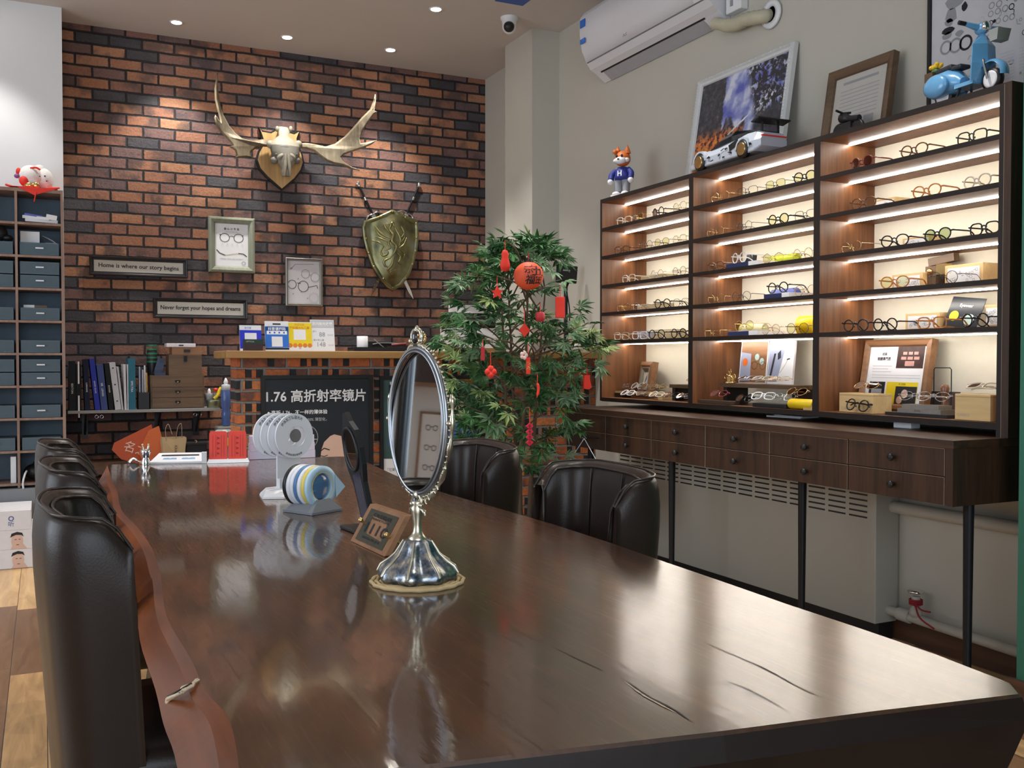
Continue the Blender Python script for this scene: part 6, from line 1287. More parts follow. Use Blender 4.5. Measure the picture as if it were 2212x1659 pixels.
MB(M_wl).loft([[(-.078, -.016, 0), (.082, -.016, 0), (.082, .03, 0), (-.078, .03, 0)], [(-.072, -.008, .014), (.076, -.008, .014), (.076, .026, .014), (-.072, .026, .014)]], False).box((-.088, -.006, .022), (.018, .02, .044)).build('base', t)
# white tray device
c0 = on_z(386, 1000, T1); t = thing('lens_tester', 'white wedge tray with a black slot and two blue lens shapes', 'tray', c0, math.radians(-14))
MB(M_wl).loft([[(-.105, -.02, 0), (.105, -.02, 0), (.085, .09, 0), (-.085, .09, 0)], [(-.105, -.02, .007), (.105, -.02, .007), (.085, .09, .032), (-.085, .09, .032)]], False).build('body', t, bevel=.002)
sl_ = lambda x, y: (x, y, .0075+(y+.02)*.2275)
MB(M_black).add([sl_(-.07, .066), sl_(.07, .066), sl_(.072, .048), sl_(-.072, .048)], [(3, 2, 1, 0)], False).build('slot', t)
for cx in (-.035, .035): MB(mat('blue_lens_shape', (.22, .38, .58), .3)).add([sl_(cx-.026, .008), sl_(cx-.024, .026), sl_(cx-.008, .028), sl_(cx, .022), sl_(cx+.008, .028), sl_(cx+.024, .026), sl_(cx+.026, .008)], [tuple(range(7))], False).build('lens_shape', t)
# chrome pieces
c0 = on_z(315, 1003, T1); t = thing('chrome_holder', 'little chrome pen holder with two prongs at the far table end', 'holder', c0); k = .00186
MB(M_chrome).lathe([(.016, 0), (.017, .01), (.010, .025), (.018, .045), (.019, .055), (.008, .06)], n=18).cyl((-.007, 0, .055), (-.011, 0, .074), .0035).cyl((.007, 0, .055), (.011, 0, .074), .0035).build('body', t); MB(M_gold).sph((-.011, 0, .076), .005, 8, 6).sph((.011, 0, .076), .005, 8, 6).build('prong_tips', t); MB(M_navy).sph((-.007, -.017, .036), (.004, .003, .010), 8, 6).sph((.007, -.017, .036), (.004, .003, .010), 8, 6).build('insets', t)
c0 = on_z(290, 1003, T1); t = thing('chrome_clip', 'small chrome clip lying left of the chrome pen holder', 'clip', c0); MB(M_chrome).tube(spl([(-.02, 0, .006), (-.005, .01, .02), (.012, .005, .012), (.03, .0, .004)]), [.006]*12+[.003]*7, 8).build('clip', t); MB(M_or).box((.03, .01, .006), (.02, .02, .01)).build('tab', t)
# frosted box with lilac sheets
def lil():
    m, nt, b = newmat('lilac_card'); o, x, y, z = xyz(nt, False); c = ramp(nt, MA(nt, 'ADD', MA(nt, 'MULTIPLY', x, 3), .5), [(.0, (.62, .40, .52)), (.22, (.60, .62, .80)), (.6, (.70, .71, .82)), (1, (.74, .62, .72))]); L(nt, c, b.inputs['Base Color']); b.inputs['Roughness'].default_value = .35; return m
a, b_2 = on_z(539, 993, T1), on_z(681, 988, T1); t = thing('lilac_card_box', 'pale lilac and pink card box behind the white lens rings', 'box', ((a+b_2)/2+Vector((0, .0, 0))), math.atan2(b_2.y-a.y, b_2.x-a.x)); w = (b_2-a).length
for k in range(3): MB(lil() if k == 0 else bpy.data.materials['lilac_card']).box((0, .03, .016+k*.0315), (w-.004*k, .06, .031)).build('sheet_layer', t)
# ================================================================ spectacles on the lit shelves
FR = {'black': (mat('acetate_black', (.010, .010, .012), .2), 1), 'gold': (mat('wire_gold', (.62, .46, .22), .25, metal=1), 0), 'silver': (mat('wire_silver', (.55, .55, .57), .2, metal=1), 0), 'dark': (mat('wire_dark', (.05, .045, .05), .3, metal=.8), 0),
      'tortoise': (mat('acetate_tortoise', (.13, .05, .022), .2, var=.8, ns=90), 1), 'amber': (mat('acetate_amber', (.50, .19, .045), .2, var=.45, ns=70), 1), 'clear': (mat('acetate_clear', (.62, .56, .46), .15, var=.1), 1), 'green': (mat('acetate_green', (.035, .04, .025), .2, var=.5, ns=60), 1), 'white': (mat('acetate_white', (.75, .75, .76), .25), 1), 'wine': (mat('acetate_wine', (.16, .03, .03), .15), 1)}
LN = {'clear': glassy('lens_clear', (.93, .93, .88), .10), 'yellow': glassy('lens_yellow', (.80, .80, .52), .12), 'green': glassy('lens_green', (.45, .55, .34), .15), 'brown': glassy('lens_brown', (.26, .13, .09), .2), 'grey': glassy('lens_grey', (.30, .31, .32), .2)}
def lens_outline(st, n=26):
    o = []
    for j in range(n):
        a = 2*PI*j/n; c, s = math.cos(a), math.sin(a)
        if st == 'round': x, z = .0225*c, .0225*s
        elif st == 'panto': x, z = .0245*c*(1+.10*s), .0215*s
        elif st == 'square': p = .62; x, z = .0255*math.copysign(abs(c)**p, c), .020*math.copysign(abs(s)**p, s)
        elif st == 'geo': k = math.cos(PI/6)/math.cos((a+PI/6) % (PI/3)-PI/6); x, z = .0258*c*k, .0235*s*k
        else: x, z = .0265*c*(1+.12*s), .0225*s-(.002 if s < 0 else 0)
        o.append((x, z))
    return o
PROTO = {}
def spectacles(st, col, lens, folded, label, loc, rot):
    if folded: loc = (loc[0], loc[1], loc[2]+.020*abs(math.sin(rot[0])))
    key = (st, col, lens, folded)
    if key in PROTO: return dup(PROTO[key], loc, label=label, rot=rot)
    m, thick = FR[col]; r = .0026 if thick else .0011; t = thing('glasses', label, 'glasses', loc, group='spectacles on the lit shelves', rot=rot)
    O_ = lens_outline(st); zc = -min(z for x, z in O_)+r; f = MB(m)
    for s in (-1, 1): f.tube([(s*.0335+x*s, .004*(abs(s*.0335+x*s)/.06)**2, zc+z) for x, z in O_], r, 6, True)
    f.tube(spl([(-.0115, 0, zc+.006), (0, -.001, zc+.0105), (.0115, 0, zc+.006)], 4), r, 6)
    for s in (-1, 1): f.tube([(s*.0575, .003, zc+.009), (s*.066, .004, zc+.0105), (s*.068, .010, zc+.0105)], r*1.2, 6).sph((s*.0095, .006, zc-.004), (.0016, .003, .0045), 6, 5)
    f.build('frame_front', t)
    for s in (-1, 1):
        MB(LN[lens]).add([(s*.0335+x*s, .004*(abs(s*.0335+x*s)/.06)**2, zc+z) for x, z in O_], [tuple(range(len(O_)))], False).build('lens', t)
        if folded: P = [(s*.067, .010, zc+.010), (s*.03, .013+.003*s, zc+.010), (-s*.03, .015+.003*s, zc+.010), (-s*.052, .016+.003*s, zc+.0)]
        else: P = [(s*.067, .010, zc+.0105), (s*.067, .06, zc+.0105), (s*.065, .095, zc+.009), (s*.061, .122, zc-.008), (s*.058, .135, .004)]
        MB(m).tube(spl(P, 4), r*1.05, 6, flat=.6 if not thick else 1).build('temple', t)
    PROTO[key] = t; return t
ORD = ['first', 'second', 'third', 'fourth', 'fifth', 'sixth']
SHN = ['', 'top', 'second', 'third', 'fourth', 'fifth']; CBN = ['nearest', 'middle', 'farthest']
SHN = ['', 'uppermost row', 'second row', 'third row', 'fourth row', 'fifth row']
DSC = {'black': 'black', 'gold': 'thin gold', 'silver': 'thin silver', 'dark': 'thin dark', 'tortoise': 'tortoiseshell', 'amber': 'orange amber', 'clear': 'clear framed', 'green': 'dark green', 'white': 'white rimmed', 'wine': 'wine red'}
ROWS = [  # (bay, row, [(px, style, frame, lens, lift, dx)])
 (0, 1, [(1858, 'round', 'wine', 'brown', 0, 0), (1970, 'panto', 'tortoise', 'clear', 0, 0), (2094, 'square', 'green', 'clear', 0, 0)]),
 (0, 2, [(1862, 'panto', 'tortoise', 'clear', 0, 0), (1998, 'panto', 'amber', 'clear', 0, 0), (2106, 'panto', 'clear', 'clear', 0, 0)]),
 (0, 3, [(1836, 'panto', 'gold', 'clear', 0, 0), (1930, 'panto', 'black', 'clear', 0, 0), (2022, 'panto', 'black', 'green', 0, 0), (2123, 'square', 'black', 'clear', 0, 0)]),
 (0, 4, [(1931, 'panto', 'amber', 'yellow', 0, 0), (2037, 'round', 'dark', 'clear', 0, 0)]),
 (0, 5, [(1848, 'round', 'black', 'clear', 0, 0), (1911, 'round', 'black', 'clear', 0, .02), (2012, 'square', 'amber', 'clear', 0, 0), (2105, 'round', 'black', 'clear', 0, 0)]),
 (1, 1, [(1553, 'aviator', 'gold', 'clear', 0, 0), (1612, 'square', 'dark', 'clear', 0, 0), (1672, 'square', 'dark', 'yellow', 0, 0), (1735, 'panto', 'black', 'yellow', 0, 0)]),
 (1, 2, [(1543, 'geo', 'gold', 'clear', 0, 0), (1606, 'geo', 'dark', 'clear', 0, 0), (1679, 'round', 'black', 'yellow', 0, 0), (1737, 'square', 'dark', 'clear', 0, 0)]),
 (1, 3, [(1545, 'square', 'tortoise', 'clear', 0, 0), (1595, 'round', 'white', 'clear', .0225, 0), (1668, 'geo', 'gold', 'yellow', 0, 0), (1732, 'round', 'gold', 'clear', 0, 0)]),
 (1, 4, [(1546, 'geo', 'gold', 'clear', 0, 0), (1600, 'round', 'dark', 'clear', 0, 0), (1679, 'round', 'black', 'clear', .0225, 0), (1739, 'round', 'gold', 'clear', 0, 0)]),
 (1, 5, [(1538, 'square', 'gold', 'clear', 0, 0), (1607, 'round', 'gold', 'yellow', .0225, 0), (1664, 'round', 'gold', 'clear', 0, 0), (1722, 'round', 'dark', 'yellow', 0, 0)]),
 (2, 1, [(1347, 'square', 'clear', 'clear', 0, 0), (1376, 'square', 'gold', 'yellow', 0, 0), (1420, 'round', 'black', 'clear', 0, 0), (1466, 'aviator', 'gold', 'clear', 0, 0)]),
 (2, 2, [(1343, 'square', 'tortoise', 'clear', 0, 0), (1394, 'round', 'dark', 'clear', 0, 0), (1428, 'panto', 'dark', 'yellow', 0, 0), (1466, 'square', 'gold', 'clear', 0, 0)]),
 (2, 3, [(1357, 'square', 'clear', 'clear', 0, 0), (1418, 'round', 'silver', 'clear', 0, 0), (1466, 'round', 'dark', 'clear', 0, 0)]),
 (2, 4, [(1345, 'panto', 'gold', 'clear', 0, 0), (1381, 'square', 'silver', 'clear', 0, 0), (1430, 'round', 'black', 'clear', 0, 0), (1470, 'square', 'dark', 'clear', 0, 0)]),
 (2, 5, [(1342, 'square', 'clear', 'clear', 0, 0), (1381, 'square', 'white', 'clear', 0, 0), (1418, 'round', 'black', 'clear', 0, 0), (1465, 'round', 'black', 'clear', 0, 0)])]
random.seed(3); bpy.context.view_layer.update()
for bay, row, its in ROWS:
    for i, (px, st, co, le, lift, dx) in enumerate(its):
        x = 2.935+dx; y = on_x(px, 700, x).y
        spectacles(st, co, le, False, '%s %s glasses, %s from the left in the %s of the %s cabinet' % (DSC[co], st if st in ('round', 'square') else 'wire' if co in ('gold', 'silver', 'dark') else 'rounded', ORD[i], SHN[row], CBN[bay]), (x, y, ZS[row]+lift), (0, 0, RW+random.uniform(-.12, .2)))
    bpy.context.view_layer.update()
# boxes and cases among them
def bxx(name, label, cat, px0, px1, row, h, m, xf=3.085, d=.09, lift=0, rot=0, bev=.001, group=None):
    a = on_x(px0, 700, xf).y; b = on_x(px1, 700, xf).y; w = a-b
    t = thing(name, label, cat, (xf, (a+b)/2, ZS[row]+lift+.001), RW+rot, group)
    MB(m).box((0, d/2, h/2), (w, d, h)).build('body', t, bevel=bev); return t, w
M_tan = mat('tan_card', (.42, .35, .22), .7); M_blue1 = mat('navy_card', (.02, .03, .10), .5); M_lav = mat('lavender_card', (.30, .33, .46), .6); M_lime = mat('lime_case', (.50, .58, .03), .4); M_yell = mat('yellow_case', (.78, .55, .01), .4); M_bcase = mat('blue_case', (.10, .13, .40), .45)
bxx('glasses_box', 'tan carton behind the third row of glasses in the farthest cabinet', 'box', 1384, 1434, 3, .045, M_tan); bxx('glasses_box', 'tan carton behind the fourth row of glasses in the farthest cabinet', 'box', 1376, 1427, 4, .045, M_tan)
bxx('glasses_box', 'lavender carton behind the fifth row of glasses in the farthest cabinet', 'box', 1376, 1409, 5, .052, M_lav); bxx('glasses_box', 'tan carton right of the lavender carton in the farthest cabinet', 'box', 1410, 1452, 5, .056, M_tan)
for (a, b, r, lab) in ((1568, 1636, 3, 'flat navy and white box under white rimmed glasses in the middle cabinet'), (1650, 1704, 4, 'flat navy and white box under the blue case in the middle cabinet'), (1573, 1636, 5, 'flat dark and white box under the cream case in the middle cabinet')):
    t, w = bxx('flat_box', lab, 'box', a, b, r, .02, M_paper, xf=2.915, d=.16); MB(M_blue1).box((-w*.14, -.001, .0099), (w*.70, .003, .019)).build('front_label', t)
def case(label, px0, px1, row, h, m, xf, lift=0, d=.055):
    a = on_x(px0, 700, xf).y; b = on_x(px1, 700, xf).y; w = a-b; t = thing('glasses_case', label, 'glasses case', (xf, (a+b)/2, ZS[row]+lift+.0015), RW); k = []
    for x in (-.5, -.47, .47, .5):
        s = .86 if abs(x) == .5 else 1; k.append([(x*w, d/2-d/2*s*math.cos(q), h/2*1.0-h/2*s*math.sin(q)) for q in [2*PI*j/20 for j in range(20)]])
    MB(m).loft(k, True).build('body', t); return t
case('lime green glasses case in the third row of the middle cabinet', 1654, 1712, 3, .058, M_lime, 3.085); case('yellow glasses case in the fifth row of the middle cabinet', 1716, 1752, 5, .085, M_yell, 3.085)
case('dark blue glasses case behind glasses in the fourth row of the middle cabinet', 1660, 1712, 4, .058, M_bcase, 3.085, 0); case('cream glasses case behind glasses in the fifth row of the middle cabinet', 1594, 1643, 5, .065, mat('cream_case', (.55, .52, .32), .5), 3.085, 0)
t = thing('case_stand', 'black curved stand behind the white rimmed glasses', 'stand', (3.10, on_x(1621, 700, 3.10).y, ZS[3]+.001), RW); MB(M_black).tube(spl([(-.03, 0, .004), (-.03, 0, .05), (-.01, 0, .075), (.0, 0, .02), (.02, 0, .03), (.03, 0, .075)]), .011, 10).build('body', t)
def woodbox(label, px0, px1, row, h, xf, d, win=True, lift=0):
    t, w = bxx('wooden_box', label, 'box', px0, px1, row, h, M_pine, xf, d, lift); 
    if win:
        p = MB(M_paper).rect(0, h/2, w*.84, h*.72, -.0012); p.m(M_grey)
        for k in range(14): p.ring(random.uniform(-.36, .36)*w, h/2+random.uniform(-.26, .22)*h, random.uniform(.003, .007), .0015, -.0018, 10)
        for k in range(8): x = random.uniform(-.36, .3)*w; z = h/2+random.uniform(-.28, .2)*h; p.line([(x, z), (x+.012, z+.002)], .0015, -.0018)
        p.build('parts_card', t)
    return t
random.seed(9)
t, w = bxx('wooden_tray', 'thin pale wooden tray behind glasses in the uppermost row', 'tray', 1915, 2000, 1, .016, M_pine, 3.09, .07)
t, w = bxx('wooden_tray', 'thin pale wooden tray at the right end of the uppermost row', 'tray', 2108, 2156, 1, .022, M_pine, 3.09, .07)
woodbox('pale wooden box with a parts card in the second row', 1888, 1932, 2, .058, 3.09, .08); woodbox('long low pale wooden box in the third row', 1948, 2010, 3, .05, 3.09, .06)
t, w = bxx('card_dish', 'small grey green dish in the third row of the nearest cabinet', 'dish', 2062, 2092, 3, .03, mat('celadon', (.40, .46, .38), .5), 3.09, .05)
woodbox('pale wooden box with a card left in the fourth row', 1926, 1992, 4, .068, 3.09, .09); woodbox('larger pale wooden box with a card right in the fourth row', 2040, 2122, 4, .082, 3.09, .085)
woodbox('pale wooden box with a card behind amber glasses in the fifth row', 1956, 2030, 5, .068, 3.09, .08); woodbox('pale wooden box cut by the right panel in the fifth row', 2128, 2157, 5, .085, 3.09, .09)
t = thing('bellows_camera', 'antique brown folding camera between two wooden boxes', 'camera', (3.13, on_x(2030, 590, 3.13).y, ZS[4]+.001), RW); MB(M_brownwood).box((0, .02, .114), (.12, .03, .03), (0, -.10, 0)).box((-.03, .01, .045), (.05, .05, .09)).build('body', t); MB(M_gold).sph((-.03, -.018, .07), .012).box((.02, .0, .075), (.05, .03, .04)).build('fittings', t)
t = thing('postcard', 'dark printed postcard leaning in the fifth row of the nearest cabinet', 'card', (3.08, on_x(2072, 700, 3.08).y, ZS[5]+.011), rot=(-.35, .12, RW)); p = MB(M_night).box((0, .001, .058), (.145, .002, .116)); p.m(M_whiteink).text('Eyewear', .0, .082, h=.016, y=-.0004, bold=.01).m(M_y1).disc(-.04, .04, .02, -.0004).m(M_mint).disc(.03, .03, .022, -.0004); p.build('card', t)
t = thing('wire_hook', 'bent steel wire hook hanging at the right of the fourth row', 'hook', (3.03, 2.262, ZS[4]+.02), RW); MB(M_chrome).tube(spl([(0, 0, .055), (-.045, 0, .09), (-.062, 0, .105), (-.072, 0, .098), (-.078, 0, .092), (-.083, 0, .098)]), .0022, 6).cyl((0, 0, .055), (.0, .0, -.02), .0022, n=6).build('wire', t)
# ---------------------------------------------------------------- bottom compartments
ZB = ZS[6]+.0012
def lie(px, py, z, st, co, le, label, rz=0, tilt=-1.05):
    p = on_z(px, py, z); e = Euler((tilt, 0, RW+rz)); return spectacles(st, co, le, True, label, (p.x, p.y, z+.003), tuple(e))
# far cabinet
pa, pb = on_z(1322, 853, ZB), on_z(1434, 861, ZB)
t = thing('display_plank', 'thin pale plank on blocks holding glasses in the farthest cabinet', 'plank', (2.985, 4.58, ZB), RW); MB(M_pine).box((0, .03, .030), (.46, .07, .010)).build('board', t); MB(M_edge).box((-.2, .03, .0125), (.08, .06, .025)).build('block', t); MB(M_pine).box((.22, .03, .0125), (.04, .06, .025)).build('block', t); plank_y = 4.58
for k, (dy, st, co) in enumerate(((.155, 'square', 'silver'), (.05, 'panto', 'white'), (-.055, 'geo', 'silver'), (-.16, 'round', 'gold'))):
    spectacles(st, co, 'clear', True, '%s pair of folded glasses from the left on the pale plank in the farthest cabinet' % ORD[k], (3.0, plank_y+dy, ZB+.0385), (-.75, 0, RW+.1*k-.1))
for k, (px, st, co, rz) in enumerate(((1350, 'square', 'white', 0), (1381, 'panto', 'silver', .04), (1412, 'square', 'clear', -.03), (1442, 'panto', 'dark', .04), (1471, 'geo', 'silver', .0))):
    p = on_z(px, 862, ZB); spectacles(st, co, 'clear', True, '%s pair of folded glasses from the left at the front floor of the farthest cabinet' % ORD[k], (2.925+.008*(k % 2), on_x(px, 700, 2.925).y, ZB+.003), (-.9, 0, RW+rz))
t = thing('bird_frame', 'small wooden frame with a bird print in the farthest cabinet', 'picture', (3.13, on_x(1396, 820, 3.12).y, ZB), rot=(-.14, 0, RW-.25)); MB(M_midwood).frame(.20, .20, [(0, .022), (0, -.012), (.02, -.02), (.034, -.012)]).build('frame', t, loc=(0, -.02, .102)); p = MB(M_silver).frame(.134, .134, [(0, -.012), (.004, -.018), (.022, -.004)]); p.m(M_gold).frame(.09, .09, [(0, -.004), (.004, -.008), (.007, -.003)]); p.m(M_paper).rect(0, 0, .08, .08, -.003).m(M_ink).poly([(-.02, -.022), (-.012, -.004), (.0, .014), (.012, .028), (.008, .004), (-.004, -.012)], -.0036).line([(-.012, -.018), (-.014, -.034)], .0015, -.0036); p.build('print', t, loc=(0, -.02, .102))
def bench_(label, y0, y1, xf, d, h):
    t = thing('display_bench', label, 'bench', (xf, (y0+y1)/2, ZB), RW); w = abs(y0-y1); MB(M_brownwood).box((0, d/2, h-.009), (w, d, .018)).build('top', t)
    for s in (-1, 1): MB(M_edge).box((s*(w/2-.025), d/2, (h-.018)/2), (.026, d-.02, h-.018)).build('leg', t)
    return t
y0, y1 = on_x(1434, 840, 2.95).y, 3.978; bench_('small dark wooden bench at the right of the farthest cabinet', y0, 4.0, 2.985, .12, .085)
spectacles('aviator', 'gold', 'clear', True, 'folded glasses lying on the small bench in the farthest cabinet', (3.02, (y0+3.99)/2, ZB+.088), (-1.1, 0, RW))
# middle cabinet
y0, y1 = on_x(1554, 840, 2.97).y, on_x(1718, 840, 2.97).y; bench_('long dark wooden bench holding prints in the middle cabinet', y0, y1, 2.975, .15, .10); zz = ZB+.1005
for k, (a, b, lab) in enumerate(((1597, 1656, 'print of glasses on brown planks standing on the dark bench'), (1658, 1712, 'pale print of glasses and a pen standing on the dark bench'))):
    ya, yb = on_x(a, 800, 3.09).y, on_x(b, 800, 3.09).y; w = ya-yb; h = .205; t = thing('glasses_print', lab, 'picture', (3.085, (ya+yb)/2, zz), rot=(-.10, 0, RW), group='prints on the bench'); p = MB(M_paper).box((0, .006, h/2), (w, .012, h)); Y = -.0006
    if k == 0:
        p.m(M_midwood).rect(0, h/2, w*.94, h*.96, Y).m(M_lav).poly([(-w*.47, .01), (-w*.08, .01), (-w*.10, h*.70), (-w*.47, h*.74)], Y*2).m(M_fox).disc(-w*.3, h*.5, .02, Y*3); p.m(M_mint).disc(w*.12, h*.62, .016, Y*2).disc(w*.30, h*.52, .016, Y*2); specs(p, w*.2, h*.42, .06, Y*3, M_gold, .002)
    else: p.m(M_lav).poly([(-w*.48, .01), (-w*.1, .01), (w*.2, h*.98), (-w*.48, h*.98)], Y).m(M_ink).poly([(-w*.42, .03), (-w*.34, .03), (-w*.2, h*.7), (-w*.28, h*.7)], Y*2).poly([(-w*.12, h*.55), (0, h*.6), (-w*.02, h*.78), (-w*.14, h*.7)], Y*2).m(M_tan).line([(0, h*.25), (w*.2, h*.45), (w*.3, h*.6)], .003, Y*2).m(M_ink).line([(w*.24, h*.56), (w*.36, h*.58)], .006, Y*2)
    p.build('print', t)
t = thing('gold_trinket', 'gold wire trinket at the left of the dark bench', 'ornament', (3.0, on_x(1577, 820, 3.0).y, zz), RW); g = MB(M_gold); g.lathe([(.03, 0), (.032, .004), (.02, .012), (.024, .03), (.012, .038), (0, .04)], n=18)
for s in (-1, 1): g.tube([(s*.03+.012*math.cos(q), 0, .03+.012*math.sin(q)) for q in [2*PI*j/14 for j in range(14)]], .0025, 6, True)
g.tube([(.008*math.cos(q), 0, .058+.01*math.sin(q)) for q in [2*PI*j/14 for j in range(14)]], .002, 6, True).cyl((0, 0, .038), (0, 0, .05), .002, n=6).build('body', t)
for k, (px, st, co) in enumerate(((1605, 'geo', 'silver'), (1640, 'square', 'clear'), (1675, 'panto', 'gold'))): spectacles(st, co, 'clear', True, '%s pair of folded glasses from the left on the dark bench' % ORD[k], (2.995, on_x(px, 820, 2.995).y, zz+.002), (-1.15, 0, RW+.1*k))
def trayb(label, a, b, m, h=.018, xf=2.915, d=.055):
    ya, yb = on_x(a, 870, xf).y, on_x(b, 870, xf).y; t = thing('display_tray', label, 'tray', (xf, (ya+yb)/2, ZB), RW); MB(m).box((0, d/2, h/2), (ya-yb, d, h)).build('tray', t, bevel=.002); return (ya+yb)/2
M_dkw = wood('black_brown_wood', (.02, .012, .008), (.06, .035, .02), 'x', 12, .5)
y = trayb('dark wooden tray at the left floor of the middle cabinet', 1508, 1578, M_dkw); spectacles('panto', 'wine', 'clear', True, 'pinkish folded glasses on the left tray of the middle cabinet', (2.925, y, ZB+.021), (-.8, 0, RW))
spectacles('round', 'black', 'grey', True, 'black round sunglasses lying between the two trays of the middle cabinet', (2.945, on_x(1601, 870, 2.945).y, ZB+.003), (-.7, 0, RW)); 
y = trayb('black tray at the right floor of the middle cabinet', 1625, 1697, M_black); spectacles('square', 'white', 'clear', True, 'white folded glasses left on the black tray', (2.92, y+.055, ZB+.021), (-.75, 0, RW+.3)); spectacles('square', 'silver', 'clear', True, 'silver folded glasses right on the black tray', (2.93, y-.065, ZB+.021), (-.75, 0, RW+.2))
case('long bright yellow glasses case on the floor of the middle cabinet', 1700, 1752, 6, .045, M_yell, 2.91, 0, .058); spectacles('panto', 'gold', 'brown', True, 'gold sunglasses resting on the long yellow case', (2.925, on_x(1714, 860, 2.925).y, ZB+.047), (-.8, 0, RW))
t, w = bxx('glasses_box', 'small pale wooden block at the right floor of the middle cabinet', 'box', 1736, 1755, 6, .03, M_pine, 2.915, .05)
# nearest cabinet
def cbox(label, p0, p1, h, d, txt):
    a, b = on_z(*p0, ZB), on_z(*p1, ZB); xf = (a.x+b.x)/2; w = a.y-b.y; t = thing('wooden_box', label, 'box', (xf, (a.y+b.y)/2, ZB), RW+math.atan2(a.x-b.x, w)); w = math.hypot(w, a.x-b.x)
    p = MB(M_pine).box((0, d/2, h/2), (w, d, h)); p.m(M_grey).text('CLASSICO', -w*.25, h*.2, w=w*.36, y=-.0008); p.build('body', t, bevel=.0015); MB(mat('lid_line', (.30, .20, .09), .6)).box((0, d/2, h*.9), (w+.001, d+.001, .0012)).build('lid_seam', t); return t, w
t, w1 = cbox('long pale wooden box marked CLASSICO under gold glasses', (1801, 889), (1897, 894), .078, .09, 1); q = t.location
spectacles('aviator', 'gold', 'brown', True, 'gold glasses lying on the left CLASSICO box', (q.x+.035, q.y-.0, ZB+.081), (-.95, 0, RW)); spectacles('round', 'black', 'clear', True, 'black folded glasses leaning at the front of the left CLASSICO box', (q.x-.036, q.y-.035, ZB+.003), (-.30, .05, RW))
t, w1 = cbox('pale wooden box marked CLASSICO at the right end of the cabinet floor', (2058, 906), (2143, 911), .092, .08, 1); q = t.location
spectacles('square', 'clear', 'clear', True, 'pale folded glasses on the right CLASSICO box', (q.x+.03, q.y, ZB+.095), (-1.1, 0, RW))
fy = on_x(1931, 830, 3.12).y; t = thing('framed_notice', 'brown wooden framed notice headed CLASSICO in the nearest cabinet', 'framed notice', (3.10, fy, ZB+.003), rot=(-.16, 0, RW-.08)); fw_, fh_ = .372, .295
MB(M_midwood).frame(fw_, fh_, [(0, .02), (0, -.012), (.008, -.018), (.024, -.012), (.030, -.004)]).build('frame', t, loc=(0, 0, fh_/2+.001)); p = MB(M_paper).rect(0, 0, fw_-.056, fh_-.056, -.003); Y = -.0036
p.m(M_grey).text('CLASSICO', -.075, .115, w=.08, y=Y).m(M_ink).text('經典', -.07, .088, h=.013, y=Y, bold=.01).text('眼鏡專門店', -.07, .068, w=.075, y=Y, bold=.02)
p.m(mat('photo_dark', (.05, .022, .02), .5, var=.8, ns=40)).rect(.075, .078, .145, .098, Y).m(mat('photo_pink', (.55, .30, .26), .5, var=.3, ns=60))
for k in range(3): p.rect(.045+.03*k, .09, .022, .012, Y*1.2).rect(.04+.035*k, .07, .028, .012, Y*1.2)
p.rect(.075, .048, .05, .02, Y*1.2).m(M_lgrey)
for k in range(3): p.line([(-.13, .038-k*.012), (-.02-.02*(k % 2), .038-k*.012)], .003, Y)
for k in range(2): p.line([(-.13, .0-k*.011), (.14, .0-k*.011)], .0025, Y)
p.m(M_night).rect(-.09, -.08, .09, .105, Y).m(M_grey).rect(-.09, -.075, .06, .035, Y*1.2).m(M_y1).rect(.05, -.08, .17, .105, Y).m(M_ink).text('手工眼鏡', .05, -.036, h=.009, y=Y*1.2).m(M_night).rect(.075, -.085, .115, .08, Y*1.2).m(M_skin).disc(.07, -.075, .018, Y*1.4).disc(.045, -.10, .016, Y*1.4); p.build('print', t, loc=(0, 0, fh_/2+.001))
ya, yb = on_x(1918, 890, 2.95).y, on_x(2052, 890, 2.95).y
t = thing('tray_stack', 'stacked dark base and brushed metal trays under silver glasses', 'tray', (2.935, (ya+yb)/2, ZB), RW); MB(M_black).box((0, .05, .006), (ya-yb, .10, .012)).build('base', t); mt = mat('brushed_metal', (.34, .32, .29), .35, metal=.8, var=.15, ns=60); MB(mt).box((.005, .055, .020), (.20, .085, .016)).m(M_ink).text('Quality', 0, .021, h=.009, y=.0122).build('middle_tray', t); MB(mt).box((.0, .06, .036), (.17, .07, .015)).build('upper_tray', t)
for k, dy in enumerate((.05, -.035)): spectacles('panto', 'silver', 'clear', True, ['left', 'right'][k]+' of two silver folded glasses on the metal trays', (2.98, (ya+yb)/2+dy, ZB+.046), (-.7, 0, RW+.35))
p = on_x(2041, 880, 3.0); t = thing('wooden_stamp', 'turned brown wooden stamp handle beside the metal trays', 'stamp', (3.055, on_x(2041, 880, 3.055).y, ZB)); MB(mat('turned_wood', (.20, .075, .03), .3, coat=.5)).lathe([(.015, 0), (.017, .03), (.013, .045), (.010, .06), (.013, .085), (.017, .105), (.012, .118), (0, .121)], n=20).build('handle', t)
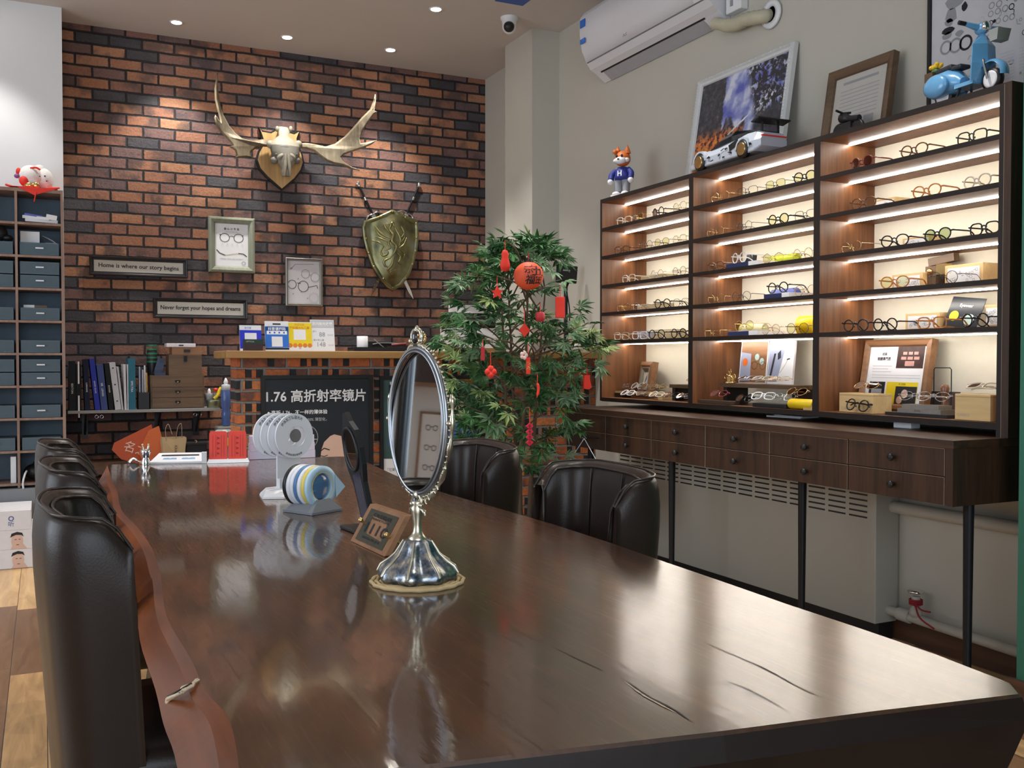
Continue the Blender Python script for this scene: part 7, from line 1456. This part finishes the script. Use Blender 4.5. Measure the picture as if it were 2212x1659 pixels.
p = on_x(2036, 820, 3.09); t = thing('wire_stand', 'thin black wire stand with a square arch by the stamp', 'stand', (3.115, on_x(2036, 820, 3.115).y, ZB), RW); MB(M_blackmetal).tube([(-.04, 0, .003), (-.04, 0, .175), (-.034, 0, .182), (.034, 0, .182), (.04, 0, .175), (.04, 0, .003)], .002, 6).box((0, .02, .0015), (.09, .05, .003)).build('wire', t)
t = thing('dark_card', 'dark brown card leaning behind the stamp', 'card', (3.15, on_x(2028, 830, 3.14).y, ZB), rot=(-.15, 0, RW)); MB(mat('plum_card', (.09, .055, .05), .6)).box((0, .0, .045), (.16, .003, .09)).build('card', t)
# things in the dark gap on the console
t = thing('white_adapter', 'small white power adapter in the gap under the nearest cabinet', 'adapter', (on_z(1938, 926, ZT).x+.03, on_z(1938, 926, ZT).y, ZT), RW); MB(M_whitep).box((0, .02, .0125), (.085, .05, .023)).build('body', t, bevel=.003)
p = on_z(1690, 902, ZT); t = thing('flat_papers', 'thin stack of papers in the gap under the middle cabinet', 'papers', (p.x+.01, p.y, ZT), RW+.05); MB(M_paper).box((0, .05, .003), (.2, .12, .006), (0, 0, .08)).box((.03, .05, .008), (.2, .1, .004), (0, 0, -.1)).build('papers', t)
# ================================================================ what the oval mirror shows of the room's other side
t = thing('glasses_poster', 'wood framed poster of spectacles seen reflected in the oval mirror', 'poster', (-3.379, 5.56, .83), PI/2); MB(M_midwood).frame(.26, .52, [(0, 0), (0, -.02), (.016, -.02), (.018, -.008)]).build('frame', t); p = MB(M_paper).rect(0, 0, .226, .486, -.009)
for k in range(3): specs(p, .0, .14-.15*k, .075, -.0096, M_ink, .007, .9)
p.build('print', t)
t = thing('steel_pole', 'dark round steel pole seen reflected in the oval mirror', 'pole', (-1.80, 4.22, 0)); MB(mat('dark_steel', (.05, .055, .06), .25, metal=.8)).lathe([(.04, 0), (.04, CEIL-.003)], n=24).build('shaft', t)
t = thing('wall_cabinet', 'dark wall cabinet seen reflected in the top of the oval mirror', 'cabinet', (-3.379, 5.9, 1.30), PI/2); MB(M_walnut).box((0, -.10, .4), (1.3, .2, .8)).build('carcass', t); MB(M_midwood).box((0, -.11, -.012), (1.3, .22, .024)).build('bottom_board', t)
